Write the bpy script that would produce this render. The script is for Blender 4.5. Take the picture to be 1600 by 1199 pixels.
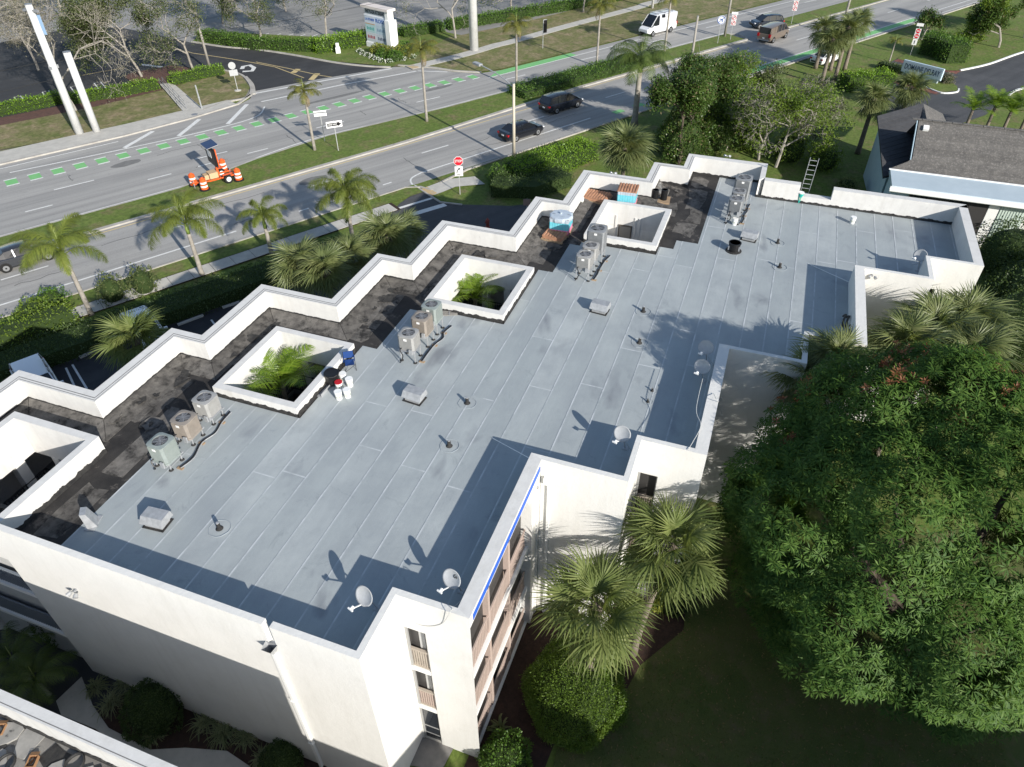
import bpy, math, random
import numpy as np
from mathutils import Vector, Matrix
random.seed(7); RNG = np.random.default_rng(11)
scene = bpy.context.scene
for o in list(bpy.data.objects): bpy.data.objects.remove(o)
rad = math.radians
# ---------------------------------------------------------------- camera (drone, 27 m up)
HC = 27.05; FPX = 1109.0
PITCH, ROLL, YAW = rad(40.066), rad(0.338), rad(20.094)
_f0 = Vector((math.cos(YAW), math.sin(YAW), 0)); _r0 = Vector((math.sin(YAW), -math.cos(YAW), 0)); _up = Vector((0, 0, 1))
FW = math.cos(PITCH)*_f0 - math.sin(PITCH)*_up
_dn = -(math.sin(PITCH)*_f0 + math.cos(PITCH)*_up)
RT = math.cos(ROLL)*_r0 + math.sin(ROLL)*_dn
DN = -math.sin(ROLL)*_r0 + math.cos(ROLL)*_dn
cam_d = bpy.data.cameras.new('camera'); cam = bpy.data.objects.new('camera', cam_d)
scene.collection.objects.link(cam)
cam.matrix_world = Matrix(((RT.x, -DN.x, -FW.x, 0), (RT.y, -DN.y, -FW.y, 0), (RT.z, -DN.z, -FW.z, HC), (0, 0, 0, 1)))
cam_d.sensor_width = 36; cam_d.lens = FPX/1600*36; cam_d.clip_end = 3000; cam_d.clip_start = 0.5
scene.camera = cam
scene.render.resolution_x = 1024; scene.render.resolution_y = 767
# ---------------------------------------------------------------- light
SUN_EL, SUN_AZ = rad(24.2), rad(56.0)          # azimuth = direction shadows fall, from +X
TOSUN = Vector((-math.cos(SUN_EL)*math.cos(SUN_AZ), -math.cos(SUN_EL)*math.sin(SUN_AZ), math.sin(SUN_EL)))
w = bpy.data.worlds.new('World'); scene.world = w; w.use_nodes = True
nt = w.node_tree; sky = nt.nodes.new('ShaderNodeTexSky'); sky.sky_type = 'NISHITA'; sky.sun_disc = False
sky.sun_elevation = SUN_EL; sky.sun_rotation = math.atan2(TOSUN.x, TOSUN.y); sky.air_density = 1.0; sky.dust_density = 0.6
nt.links.new(sky.outputs[0], nt.nodes['Background'].inputs[0]); nt.nodes['Background'].inputs[1].default_value = 0.115
sd = bpy.data.lights.new('sun', 'SUN'); sd.energy = 4.8; sd.angle = rad(0.55); sd.color = (1.0, 0.95, 0.87)
sun = bpy.data.objects.new('sun', sd); scene.collection.objects.link(sun)
sun.rotation_euler = (-TOSUN).to_track_quat('-Z', 'Y').to_euler(); sun.location = (0, 0, 60)
vs = scene.view_settings; vs.view_transform = 'Standard'; vs.look = 'None'; vs.exposure = 0.45; vs.gamma = 1.0; vs.use_curve_mapping = False
# ---------------------------------------------------------------- helpers
def ray(x, y): return RT*((x-800)/FPX) + DN*((y-599.5)/FPX) + FW
def P(x, y, z=0.0):
    r = ray(x, y); s = (HC-z)/-r.z; return Vector((r.x*s, r.y*s, z))
def HT(base, top):                                   # height of an upright thing from its foot and top in the picture
    B = P(*base); r = ray(*top); s = (B.x*r.x+B.y*r.y)/(r.x*r.x+r.y*r.y); return HC + r.z*s
RA = rad(-31.35); ES = Vector((math.cos(RA), math.sin(RA), 0)); EN = Vector((-math.sin(RA), math.cos(RA), 0))
def RS(s, n, z=0.0): v = ES*s + EN*n; return Vector((v.x, v.y, z))
C = scene.collection
class MB:
    def __init__(s): s.v = []; s.f = []; s.uv = None
    def add(s, vs, fs):
        b = len(s.v); s.v.extend([tuple(v) for v in vs]); s.f.extend([tuple(i+b for i in f) for f in fs]); return s
    def quad(s, a, b, c, d): return s.add([a, b, c, d], [(0, 1, 2, 3)])
    def box(s, x0, x1, y0, y1, z0, z1):
        vs = [(x, y, z) for z in (z0, z1) for y in (y0, y1) for x in (x0, x1)]
        return s.add(vs, [(0, 2, 3, 1), (4, 5, 7, 6), (0, 1, 5, 4), (2, 6, 7, 3), (0, 4, 6, 2), (1, 3, 7, 5)])
    def obox(s, c, ax, ay, az):                      # centre and three half-axes
        c = Vector(c); ax = Vector(ax); ay = Vector(ay); az = Vector(az)
        vs = [c+ax*i+ay*j+az*k for k in (-1, 1) for j in (-1, 1) for i in (-1, 1)]
        return s.add(vs, [(0, 2, 3, 1), (4, 5, 7, 6), (0, 1, 5, 4), (2, 6, 7, 3), (0, 4, 6, 2), (1, 3, 7, 5)])
    def bar(s, a, b, w, h=None):                     # square bar between two points
        a = Vector(a); b = Vector(b); d = b-a; h = h or w
        if d.length < 1e-6: return s
        n = d.normalized(); u = n.cross(Vector((0, 0, 1)))
        if u.length < .05: u = n.cross(Vector((1, 0, 0)))
        u.normalize(); v = u.cross(n)
        return s.obox((a+b)/2, d/2, u*w/2, v*h/2)
    def tube(s, pts, rs, n=8, caps=True):
        pts = [Vector(p) for p in pts]
        if not hasattr(rs, '__len__'): rs = [rs]*len(pts)
        vs = []; fs = []; u = None
        for i, p in enumerate(pts):
            d = (pts[min(i+1, len(pts)-1)]-pts[max(i-1, 0)]).normalized()
            if u is None:
                u = d.cross(Vector((0, 0, 1)))
                if u.length < .05: u = d.cross(Vector((1, 0, 0)))
            u = (u - d*u.dot(d)).normalized(); v = d.cross(u)
            for k in range(n):
                a = 2*math.pi*k/n; vs.append(p+(u*math.cos(a)+v*math.sin(a))*rs[i])
        for i in range(len(pts)-1):
            for k in range(n):
                fs.append((i*n+k, i*n+(k+1) % n, (i+1)*n+(k+1) % n, (i+1)*n+k))
        if caps: fs.append(tuple(range(n-1, -1, -1))); fs.append(tuple((len(pts)-1)*n+k for k in range(n)))
        return s.add(vs, fs)
    def cyl(s, c, r, h, n=16, r2=None): c = Vector(c); return s.tube([c, c+Vector((0, 0, h))], [r, r if r2 is None else r2], n)
    def lathe(s, c, prof, n=16):                     # prof: (r, z) list
        c = Vector(c); return s.tube([c+Vector((0, 0, z)) for r, z in prof], [max(r, .001) for r, z in prof], n)
    def prism(s, poly, z0, z1):                      # horizontal polygon (ccw) extruded
        n = len(poly); vs = [(p[0], p[1], z0) for p in poly]+[(p[0], p[1], z1) for p in poly]
        return s.add(vs, [tuple(range(n-1, -1, -1)), tuple(range(n, 2*n))]+[(i, (i+1) % n, n+(i+1) % n, n+i) for i in range(n)])
    def sheet(s, poly, z=0): return s.add([(p[0], p[1], z) for p in poly], [tuple(range(len(poly)))])
def props(o, label=None, cat=None, group=None, kind=None):
    if label: o['label'] = label
    if cat: o['category'] = cat
    if group: o['group'] = group
    if kind: o['kind'] = kind
    return o
def mk(name, mb, mat, parent=None, label=None, cat=None, group=None, kind=None, smooth=False, bevel=0):
    me = mb if isinstance(mb, bpy.types.Mesh) else bpy.data.meshes.new(name)
    if me is not mb:
        me.from_pydata(mb.v, [], mb.f); me.update()
        if smooth: me.polygons.foreach_set('use_smooth', [True]*len(me.polygons))
        me.materials.append(mat)
    o = bpy.data.objects.new(name, me); C.objects.link(o)
    if parent: o.parent = parent
    if bevel:
        m = o.modifiers.new('bevel', 'BEVEL'); m.width = bevel; m.segments = 2; m.limit_method = 'ANGLE'
    return props(o, label, cat, group, kind)
def empty(name, loc=(0, 0, 0), rz=0, label=None, cat=None, group=None, kind=None):
    o = bpy.data.objects.new(name, None); C.objects.link(o); o.location = loc; o.rotation_euler = (0, 0, rz); o.empty_display_size = .2
    return props(o, label, cat, group, kind)
KIDS = {}
def dup(root, loc=None, rz=None, label=None, scale=None):
    def cp(o, par):
        c = o.copy(); C.objects.link(c); c.parent = par
        for ch in [x for x in ALLO() if x.parent == o]: cp(ch, c)
        return c
    r = cp(root, None)
    if loc is not None: r.location = loc
    if rz is not None: r.rotation_euler = (0, 0, rz)
    if scale: r.scale = (scale,)*3 if not hasattr(scale, '__len__') else scale
    if label: r['label'] = label
    return r
def ALLO(): return list(bpy.data.objects)
def children_map():
    m = {}
    for o in bpy.data.objects: m.setdefault(o.parent, []).append(o)
    return m
def mesh_np(name, v, f, mat, k=4):                   # fast mesh from numpy arrays, k-gons
    me = bpy.data.meshes.new(name); v = np.asarray(v, np.float32); f = np.asarray(f, np.int32)
    me.vertices.add(len(v)); me.vertices.foreach_set('co', v.ravel())
    me.loops.add(f.size); me.loops.foreach_set('vertex_index', f.ravel())
    me.polygons.add(len(f)); me.polygons.foreach_set('loop_start', np.arange(0, f.size, k, dtype=np.int32))
    me.update(calc_edges=True); me.materials.append(mat); return me
# ---------------------------------------------------------------- materials
def _mat(name):
    m = bpy.data.materials.new(name); m.use_nodes = True; n = m.node_tree; return m, n, n.nodes['Principled BSDF']
def _mix(n, fac, a, b, mode='MIX'):
    x = n.nodes.new('ShaderNodeMix'); x.data_type = 'RGBA'; x.blend_type = mode
    for sock, val in ((x.inputs[0], fac), (x.inputs[6], a), (x.inputs[7], b)):
        if isinstance(val, (int, float)): sock.default_value = val
        elif isinstance(val, (tuple, list)): sock.default_value = (*val[:3], 1)
        else: n.links.new(val, sock)
    return x.outputs[2]
def _noise(n, scale, detail=5, rough=.6, vec=None, dist=0):
    t = n.nodes.new('ShaderNodeTexNoise'); t.inputs['Scale'].default_value = scale; t.inputs['Detail'].default_value = detail
    t.inputs['Roughness'].default_value = rough; t.inputs['Distortion'].default_value = dist
    if vec is not None: n.links.new(vec, t.inputs['Vector'])
    return t.outputs[0]
def _ramp(n, src, lo, hi):
    r = n.nodes.new('ShaderNodeMapRange'); n.links.new(src, r.inputs[0]); r.inputs[1].default_value = lo; r.inputs[2].default_value = hi; return r.outputs[0]
def _pos(n): return n.nodes.new('ShaderNodeNewGeometry').outputs['Position']
def _bump(n, b, src, strength, dist=.02):
    x = n.nodes.new('ShaderNodeBump'); x.inputs['Strength'].default_value = strength; x.inputs['Distance'].default_value = dist
    n.links.new(src, x.inputs['Height']); n.links.new(x.outputs[0], b.inputs['Normal'])
def M(name, c, c2=None, rough=.8, scale=2.0, lo=.35, hi=.65, c3=None, scale3=12, lo3=.55, hi3=.7, bump=0, bscale=40, metal=0, spec=.3, vary=0, fine=0, coat=0, streak=0):
    m, n, b = _mat(name); pos = _pos(n); col = None
    if c2 is not None: col = _mix(n, _ramp(n, _noise(n, scale, 6, .65, pos), lo, hi), c, c2)
    if c3 is not None: col = _mix(n, _ramp(n, _noise(n, scale3, 6, .7, pos), lo3, hi3), col if col is not None else c, c3)
    if streak:                                       # rain streaks and grime running down a wall
        mp = n.nodes.new('ShaderNodeMapping'); mp.inputs['Scale'].default_value = (2.6, 2.6, .16); n.links.new(pos, mp.inputs[0])
        col = _mix(n, _ramp(n, _noise(n, 1.0, 6, .7, mp.outputs[0]), .50, .78), col, _mix(n, 1.0, col, (1-streak, 1-streak*1.05, 1-streak*1.2), 'MULTIPLY'))
        col = _mix(n, _ramp(n, _noise(n, .8, 8, .8, pos, 1.2), .60, .74), col, _mix(n, 1.0, col, (1-streak*.7,)*3, 'MULTIPLY'))
    if fine:
        col = _mix(n, _ramp(n, _noise(n, fine, 5, .75, pos), .32, .68), _mix(n, 1.0, col, (.55, .58, .5), 'MULTIPLY'), _mix(n, 1.0, col, (1.22, 1.2, 1.2), 'MULTIPLY'))
    if vary:
        oi = n.nodes.new('ShaderNodeObjectInfo'); h = n.nodes.new('ShaderNodeHueSaturation')
        r = n.nodes.new('ShaderNodeMapRange'); n.links.new(oi.outputs['Random'], r.inputs[0]); r.inputs[3].default_value = 1-vary; r.inputs[4].default_value = 1+vary
        n.links.new(r.outputs[0], h.inputs['Value'])
        if col is None: h.inputs['Color'].default_value = (*c, 1)
        else: n.links.new(col, h.inputs['Color'])
        col = h.outputs[0]
    if col is None: b.inputs['Base Color'].default_value = (*c, 1)
    else: n.links.new(col, b.inputs['Base Color'])
    b.inputs['Roughness'].default_value = rough; b.inputs['Metallic'].default_value = metal; b.inputs['Specular IOR Level'].default_value = spec
    if coat: b.inputs['Coat Weight'].default_value = coat
    if bump: _bump(n, b, _noise(n, bscale, 5, .7, pos), bump)
    return m
def LEAF(name, c, c2, trans=.35, rough=.5, c3=None, spec=.35):
    m, n, b = _mat(name); g = n.nodes.new('ShaderNodeNewGeometry')
    col = _mix(n, g.outputs['Random Per Island'], c, c2)
    if c3 is not None: col = _mix(n, _ramp(n, g.outputs['Random Per Island'], .9, .93), col, c3)
    col = _mix(n, _ramp(n, _noise(n, .9, 3, .5, g.outputs['Position']), .3, .7), col, _mix(n, 1.0, col, (.72, .8, .7), 'MULTIPLY'))
    n.links.new(col, b.inputs['Base Color']); b.inputs['Roughness'].default_value = rough; b.inputs['Specular IOR Level'].default_value = spec
    t = n.nodes.new('ShaderNodeBsdfTranslucent'); n.links.new(_mix(n, 1.0, col, (1.25, 1.25, .6), 'MULTIPLY'), t.inputs[0])
    mx = n.nodes.new('ShaderNodeMixShader'); mx.inputs[0].default_value = trans
    n.links.new(b.outputs[0], mx.inputs[1]); n.links.new(t.outputs[0], mx.inputs[2]); n.links.new(mx.outputs[0], n.nodes['Material Output'].inputs[0])
    return m
WALL = M('white_stucco', (.71, .70, .67), (.67, .66, .63), rough=.9, scale=.9, c3=(.585, .57, .535), scale3=.35, lo3=.58, hi3=.85, bump=.6, bscale=7, streak=.07)
PAR = M('white_parapet_paint', (.66, .65, .625), (.60, .59, .57), rough=.8, scale=2.2, c3=(.48, .47, .45), scale3=5, lo3=.6, hi3=.85, bump=.3, bscale=12, streak=.12)
PLAIN = M('white_paint', (.80, .80, .78), rough=.5)
BLACK = M('black_mastic', (.02, .02, .021), (.05, .048, .045), rough=.75, scale=5, bump=.5, bscale=25)
DARK = M('dark_interior', (.035, .037, .04), rough=.6)
GLASS = M('dark_glass', (.02, .024, .03), rough=.08, spec=.6)
SCREEN = M('dark_insect_screen', (.05, .048, .047), rough=.45)
PINK = M('beige_pink_paint', (.46, .36, .31), (.40, .32, .28), rough=.7)
METAL = M('galvanised_metal', (.44, .45, .46), (.33, .34, .35), rough=.45, metal=.25, scale=6)
STEEL = M('grey_steel', (.30, .31, .33), rough=.5, metal=.4)
BLACKP = M('black_plastic', (.012, .012, .013), rough=.4)
RUBBER = M('rubber', (.015, .015, .015), rough=.85)
CONC = M('concrete', (.52, .50, .455), (.43, .415, .38), rough=.9, scale=1.3, c3=(.27, .26, .24), scale3=7, lo3=.6, hi3=.8, bump=.15, vary=.06)
KERB = M('kerb_concrete', (.46, .44, .40), (.33, .31, .28), rough=.9, scale=.8, c3=(.16, .15, .14), scale3=2.4, lo3=.6, hi3=.75)
def asphalt(name, c, c2, c3):
    m, n, b = _mat(name); pos = _pos(n)
    mp = n.nodes.new('ShaderNodeMapping'); mp.inputs['Rotation'].default_value = (0, 0, -RA); n.links.new(pos, mp.inputs[0])
    mp2 = n.nodes.new('ShaderNodeMapping'); mp2.inputs['Scale'].default_value = (.02, .55, 1); n.links.new(mp.outputs[0], mp2.inputs[0])
    col = _mix(n, _ramp(n, _noise(n, 1.0, 4, .55, mp2.outputs[0]), .36, .64), c, c2)
    col = _mix(n, _ramp(n, _noise(n, .22, 6, .65, pos), .5, .75), col, c3)
    mp3 = n.nodes.new('ShaderNodeMapping'); mp3.inputs['Scale'].default_value = (.035, 1.5, 1); n.links.new(mp.outputs[0], mp3.inputs[0])
    col = _mix(n, _ramp(n, _noise(n, 1.0, 6, .7, mp3.outputs[0]), .48, .72), col, _mix(n, 1.0, col, (.74, .74, .75), 'MULTIPLY'))
    col = _mix(n, _ramp(n, _noise(n, .7, 8, .75, pos, 1.5), .60, .72), col, _mix(n, 1.0, col, (.72, .72, .73), 'MULTIPLY'))
    col = _mix(n, _ramp(n, _noise(n, 9, 4, .7, pos), .35, .75), col, _mix(n, 1.0, col, (.8, .8, .8), 'MULTIPLY'))
    n.links.new(col, b.inputs['Base Color']); b.inputs['Roughness'].default_value = .85
    _bump(n, b, _noise(n, 60, 3, .7, pos), .2); return m
ROAD = asphalt('road_asphalt', (.40, .388, .365), (.30, .293, .28), (.345, .336, .318))
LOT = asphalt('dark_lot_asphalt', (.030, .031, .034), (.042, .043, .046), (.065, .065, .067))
LOTG = asphalt('worn_lot_asphalt', (.31, .30, .285), (.23, .225, .215), (.35, .34, .32))
DRIVE = asphalt('driveway_asphalt', (.075, .077, .082), (.055, .057, .062), (.10, .10, .105))
LINE = M('road_paint_white', (.72, .72, .70), (.60, .60, .58), rough=.6, scale=3, c3=(.38, .38, .37), scale3=14, lo3=.62, hi3=.8)
LINEY = M('road_paint_yellow', (.60, .47, .22), (.50, .40, .22), rough=.6, scale=3)
LINEG = M('road_paint_green', (.17, .45, .16), (.21, .48, .19), rough=.6, scale=1.5, c3=(.18, .34, .17), scale3=9, lo3=.6, hi3=.85)
GRASS = M('lawn_grass', (.105, .165, .028), (.150, .190, .048), rough=.95, scale=.35, lo=.3, hi=.7, c3=(.20, .165, .085), scale3=.55, lo3=.50, hi3=.70, bump=1.0, bscale=14, fine=3.2)
GRASSD = M('dry_lawn_grass', (.20, .185, .085), (.13, .155, .045), rough=.95, scale=.4, c3=(.30, .235, .15), scale3=.5, lo3=.46, hi3=.66, bump=1.0, bscale=12, fine=2.6)
MULCH = M('bark_mulch', (.055, .032, .024), (.030, .020, .016), rough=.95, scale=5, c3=(.12, .07, .05), scale3=18, lo3=.58, hi3=.75, bump=1.0, bscale=16)
MULCHR = M('red_bark_mulch', (.13, .070, .055), (.085, .050, .042), rough=.95, scale=4, c3=(.20, .12, .09), scale3=14, lo3=.58, hi3=.75, bump=1.0, bscale=16)
BARK = M('palm_bark', (.24, .20, .165), (.15, .125, .10), rough=.95, scale=5, bump=.8, bscale=14)
BARKG = M('grey_bark', (.36, .33, .29), (.24, .22, .19), rough=.95, scale=3, bump=.5, bscale=20)
BARKD = M('dark_bark', (.13, .105, .08), (.07, .057, .045), rough=.95, scale=3, bump=.6, bscale=16)
WOOD = M('weathered_wood', (.38, .27, .17), (.28, .20, .13), rough=.85, scale=7)
# ================================================================ GROUND, ROADS
def struct(name, mb, mat, parent=None, **k): return mk(name, mb, mat, parent, kind=None if parent else 'structure', **k)
def rpoly(pts, z): return MB().sheet([RS(s, n) for s, n in pts], z)
def ppoly(pts, z): return MB().sheet([P(x, y) for x, y in reversed(pts)], z) if _cw(pts) else MB().sheet([P(x, y) for x, y in pts], z)
def _cw(pts):
    q = [P(x, y) for x, y in pts]; return sum(q[i].x*q[(i+1) % len(q)].y-q[(i+1) % len(q)].x*q[i].y for i in range(len(q))) < 0
def strip(pts, wid, z0, z1):                         # ribbon with thickness along a polyline of points
    pts = [Vector((p[0], p[1], 0)) for p in pts]; L = []; R_ = []
    for i, p in enumerate(pts):
        d = (pts[min(i+1, len(pts)-1)]-pts[max(i-1, 0)]).normalized(); n = Vector((-d.y, d.x, 0)); L.append(p+n*wid/2); R_.append(p-n*wid/2)
    m = MB()
    for i in range(len(pts)-1): m.prism([R_[i], R_[i+1], L[i+1], L[i]], z0, z1)
    return m
def smooth_pts(pts, k=6):                            # catmull-rom
    pts = [Vector((p[0], p[1], p[2] if len(p) > 2 else 0)) for p in pts]; out = []
    for i in range(len(pts)-1):
        a = pts[max(i-1, 0)]; b = pts[i]; c = pts[i+1]; d = pts[min(i+2, len(pts)-1)]
        for j in range(k):
            t = j/k; out.append(.5*((2*b)+(c-a)*t+(2*a-5*b+4*c-d)*t*t+(3*b-a-3*c+d)*t**3))
    return out+[pts[-1]]
g = MB().quad((-1500, -1500, -.02), (2500, -1500, -.02), (2500, 1800, -.02), (-1500, 1800, -.02))
struct('ground', g, GRASS)
# far-side car park and drives
struct('far_parking_lot', rpoly([(-150, 83.9), (70, 84.5), (150, 95), (420, 110), (420, 420), (-150, 420)], -.012), LOTG)
lot = struct('dark_parking_lot', ppoly([(-160, 235), (0, 190), (90, 168), (165, 152), (250, 135), (330, 112), (350, 112), (380, 122), (396, 140), (386, 154), (400, 152), (520, 131), (610, 108), (600, 103), (520, 97), (400, 76), (300, 67), (235, 52), (180, 42), (90, 48), (-40, 75), (-160, 110)], -.006), LOT)
near = struct('road', rpoly([(-150, 52), (420, 52), (420, 62.2), (100, 62.2), (60, 62.0), (35, 60.7), (-150, 60.6)], .010), ROAD)
far = struct('road', rpoly([(-150, 64.5), (14, 64.4), (22, 66.2), (30, 67.2), (44, 66.4), (92, 66.2), (420, 66.0), (420, 73.3), (57, 73.3), (54, 74), (52, 76.5), (50.5, 79.7), (47.5, 83.0), (38, 84.6), (29.6, 85.4), (28.5, 83.2), (26.6, 82), (21, 81), (14, 80.3), (-150, 80.3)], .010), ROAD)
struct('road', rpoly([(92, 61.9), (99, 61.9), (99, 66.4), (92, 66.4)], .006), ROAD)
med = struct('median', rpoly([(-150, 60.9), (35, 61.0), (60, 62.3), (91.5, 62.5), (92, 66.0), (44, 66.4), (30, 67.2), (22, 66.2), (14, 64.4), (-150, 64.5)], .09), GRASS)
mk('kerb', strip([RS(s, n) for s, n in ((-150, 60.75), (35, 60.85), (60, 62.15), (91.6, 62.35))], .42, 0, .13), KERB, med)
mk('kerb', strip([RS(s, n) for s, n in ((91.6, 62.3), (92.6, 63.2), (92.8, 64.6), (92, 66.0))], .3, 0, .14), KERB, med)
mk('kerb', strip([RS(s, n) for s, n in ((92, 66.1), (44, 66.5), (30, 67.3), (22, 66.3), (14, 64.5), (-150, 64.6))], .22, 0, .095), KERB, med)
med2 = struct('median', rpoly([(99, 62.6), (420, 62.6), (420, 65.8), (100, 65.8), (98.6, 64.5)], .09), GRASS)
mk('kerb', strip([RS(s, n) for s, n in ((100, 65.9), (98.5, 64.4), (99, 62.5), (420, 62.5))], .36, 0, .13), KERB, med2)
# markings
def mark(pts, wid, mat, parent, name='lane_line', z=.016):
    q = [RS(s, n) for s, n in pts]; return mk(name, strip(smooth_pts(q, 5) if len(q) > 3 else q, wid, z-.004, z), mat, parent)
mark([(-150, 53.8), (14.8, 53.75)], .16, LINE, near); mark([(32.4, 53.8), (54, 54.1)], .16, LINE, near); mark([(70, 53.9), (108, 53.9)], .14, LINE, near); mark([(109, 53.9), (420, 53.9)], .14, LINE, near)
mark([(32.4, 53.8), (31.0, 53.3), (30.4, 52.2), (30.6, 51.2)], .16, LINE, near)
for s in (-24, -12.2, -1.3, 10.9, 23.1, 34.9, 47.4, 59.8, 72.2, 84.4, 96.8, 109, 121, 133.5): mark([(s, 57.4+s*.005), (s+3.15, 57.4+s*.005)], .14, LINE, near, 'lane_dash')
for s in (17.5, 20.2, 22.9, 25.6, 28.3): mark([(s, 53.75), (s+.9, 53.75)], .15, LINE, near, 'lane_dash')
mark([(-150, 60.25), (35, 60.35), (60, 61.55), (91, 61.8)], .13, LINEY, near); mark([(-150, 64.95), (14, 64.85), (22, 66.65), (30, 67.6), (44, 66.85), (92, 66.5)], .15, LINEY if False else LINE, far)
for s in (-9, 2.4, 12.4, 17.0, 21.8): mark([(s, 68.2), (s+2.1, 68.15)], .15, LINE, far, 'lane_dash')
for s in (-7.5, 5.3): mark([(s, 71.3), (s+3.3, 71.2)], .15, LINE, far, 'lane_dash')
for s in (17.4, 30.1, 42.4, 55, 67.6, 80, 92.4, 105, 117, 129): mark([(s, 70.1), (s+3.1, 69.95)], .15, LINE, far, 'lane_dash')
for i in range(29):                                  # green bicycle crossing
    s = -1.6+i*1.92; n = 75.55-.016*s if s < 40 else 74.9-(s-40)*.125
    mk('bicycle_lane_block', strip([RS(s, n), RS(s+.95, n)], 1.25, .012, .016), LINEG, far)
    for e in (-.72, .72): mark([(s-.05, n+e), (s+1.0, n+e)], .2, LINE, far, 'lane_dash')
mk('bicycle_lane', rpoly([(54.2, 71.95), (68.6, 72.0), (68.6, 73.25), (56.2, 73.25)], .015), LINEG, far)
mark([(54, 71.85), (69, 71.95), (150, 71.95)], .14, LINE, far, z=.018)
mk('bicycle_lane', rpoly([(71, 52.7), (96, 52.7), (96, 53.75), (71, 53.75)], .015), LINEG, near)
mk('bicycle_lane', rpoly([(100, 52.7), (120.5, 52.7), (120.5, 53.75), (100, 53.75)], .015), LINEG, near)
for i in range(3): mk('bicycle_lane_block', rpoly([(57+i*3.2, 53.2), (58.4+i*3.2, 53.2), (58.4+i*3.2, 54.0), (57+i*3.2, 54.0)], .015), LINEG, near)
mark([(66, 52.62), (420, 52.62)], .12, LINE, near)
mark([(3, 77.9), (13, 77.0), (21.5, 76.6), (26.5, 77.2), (28.6, 79.6)], .16, LINE, far)
for a, b in (((13.0, 77.3), (16.6, 80.0)), ((18.2, 77.0), (21.6, 80.4)), ((23.4, 77.1), (27.4, 81.6))): mark([a, b], .45, LINE, far, 'chevron_bar')
mark([(-60, 79.6), (13, 79.4)], .12, LINE, far)
mark([(29.2, 84.6), (38.5, 83.6), (46.8, 82.6)], .28, LINE, far, 'stop_line', .018); mark([(29.0, 81.4), (39, 80.9), (48.6, 79.7)], .22, LINE, far, 'crossing_line'); mark([(48.8, 79.7), (51.4, 77.0)], .2, LINE, far, 'crossing_line')
def pmark(pts, wid, mat, parent, name='lane_line', z=.004): return mk(name, strip([P(x, y) for x, y in pts], wid, z-.004, z), mat, parent)
pmark([(230, 62), (300, 83), (360, 92), (400, 99), (430, 105), (475, 122)], .14, LINEY, lot); pmark([(400, 97), (450, 107), (500, 118), (528, 122)], .14, LINEY, lot)
for a, b in (((458, 114), (466, 108)), ((486, 125), (496, 115))): pmark([a, b], .7, LINEY, lot, 'chevron_bar')
for x, y in ((22, 152), (66, 144), (110, 136), (147, 130), (-20, 160)): pmark([(x+11, y+15), (x, y), (x+10, y-2), (x+22, y+12)], .13, LINE, lot, 'parking_bay_line')
pmark([(128, 118), (160, 112), (196, 106)], .12, LINEY, lot); pmark([(222, 101), (268, 107)], .5, LINE, lot, 'stop_line')
pmark([(378, 108), (380, 104), (390, 102), (397, 106), (394, 111), (379, 112)], .55, LINE, lot, 'turn_arrow')
for i in range(6): pmark([(395+i*19, 62+i*.5), (420+i*19, 52+i*.5)], .16, LINE, lot, 'parking_bay_line')
TAR = M('crack_sealant', (.045, .045, .047), rough=.6)
for par, s0, s1, na, nb, cnt in ((near, -4, 110, 54.3, 60, 16), (far, 0, 100, 67, 74, 16)):
    for k in range(cnt):
        s = random.uniform(s0, s1); n = random.uniform(na, nb); L = random.uniform(2, 7); cross = random.random() < .4; q = [RS(s+(0 if cross else L*j/7)+random.uniform(-.12, .12), n+(L*.5*j/7 if cross else 0)+random.uniform(-.15, .15)) for j in range(8)]
        q = [v for v in q if na-.3 < v.dot(EN) < nb+.3]
        if len(q) > 3: mk('crack_seal', strip(smooth_pts(q, 3), .05, .011, .0135), TAR, par)
OILP = M('asphalt_patch_dark', (.20, .198, .19), (.15, .149, .145), rough=.9, scale=2)
for par, s, n, L, W_ in ((near, 24, 58.6, 3.2, 1.5), (near, 66, 56.0, 4.0, 1.2), (far, 36, 77.4, 9, .8), (far, 12, 73.2, 3, 1.4), (far, 47, 72.6, 5, .9)):
    q = [RS(s+L*math.cos(a)*random.uniform(.42, .5), n+W_*math.sin(a)*random.uniform(.4, .5)) for a in np.linspace(0, 5.9, 13)]; mk('asphalt_patch', MB().prism(q, .010, .0125), OILP, par)
# kerbs and pavements, far side
struct('kerb', strip([RS(s, n) for s, n in ((-150, 80.45), (14, 80.45), (21, 81.1), (26.6, 82.2), (29, 84.2))], .3, 0, .14), KERB)
fs = struct('far_pavement', rpoly([(-150, 80.6), (14, 80.6), (21, 81.25), (26.4, 82.35), (26.2, 84.0), (22, 83.9), (15, 83.6), (10, 83.7), (-150, 84.6)], .13), CONC)
struct('far_verge', ppoly([(-160, 280), (0, 236), (120, 214), (200, 197), (292, 176), (286, 160), (275, 148), (250, 139), (150, 163), (0, 189), (-160, 232)], .10), GRASSD)
isl = struct('driveway_island', ppoly([(272, 138), (330, 113), (350, 112), (378, 120), (391, 138), (384, 152), (352, 160), (320, 172), (300, 168)], .10), GRASSD)
mk('kerb', strip(smooth_pts([P(*q) for q in ((335, 111), (356, 112), (380, 120), (393, 138), (386, 153), (352, 161), (318, 173))]), .3, 0, .14), KERB, isl)
mk('kerb', strip(smooth_pts([P(*q) for q in ((384, 121), (395, 134), (397, 148))]), .35, 0, .12), KERB, isl)
struct('path', ppoly([(250, 133), (270, 131), (318, 172), (288, 178)], .125), CONC)
struct('mulch_bed', ppoly([(194, 121), (206, 115), (270, 103), (296, 107), (345, 113), (272, 139), (252, 133), (215, 134)], .09), MULCHR)
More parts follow.
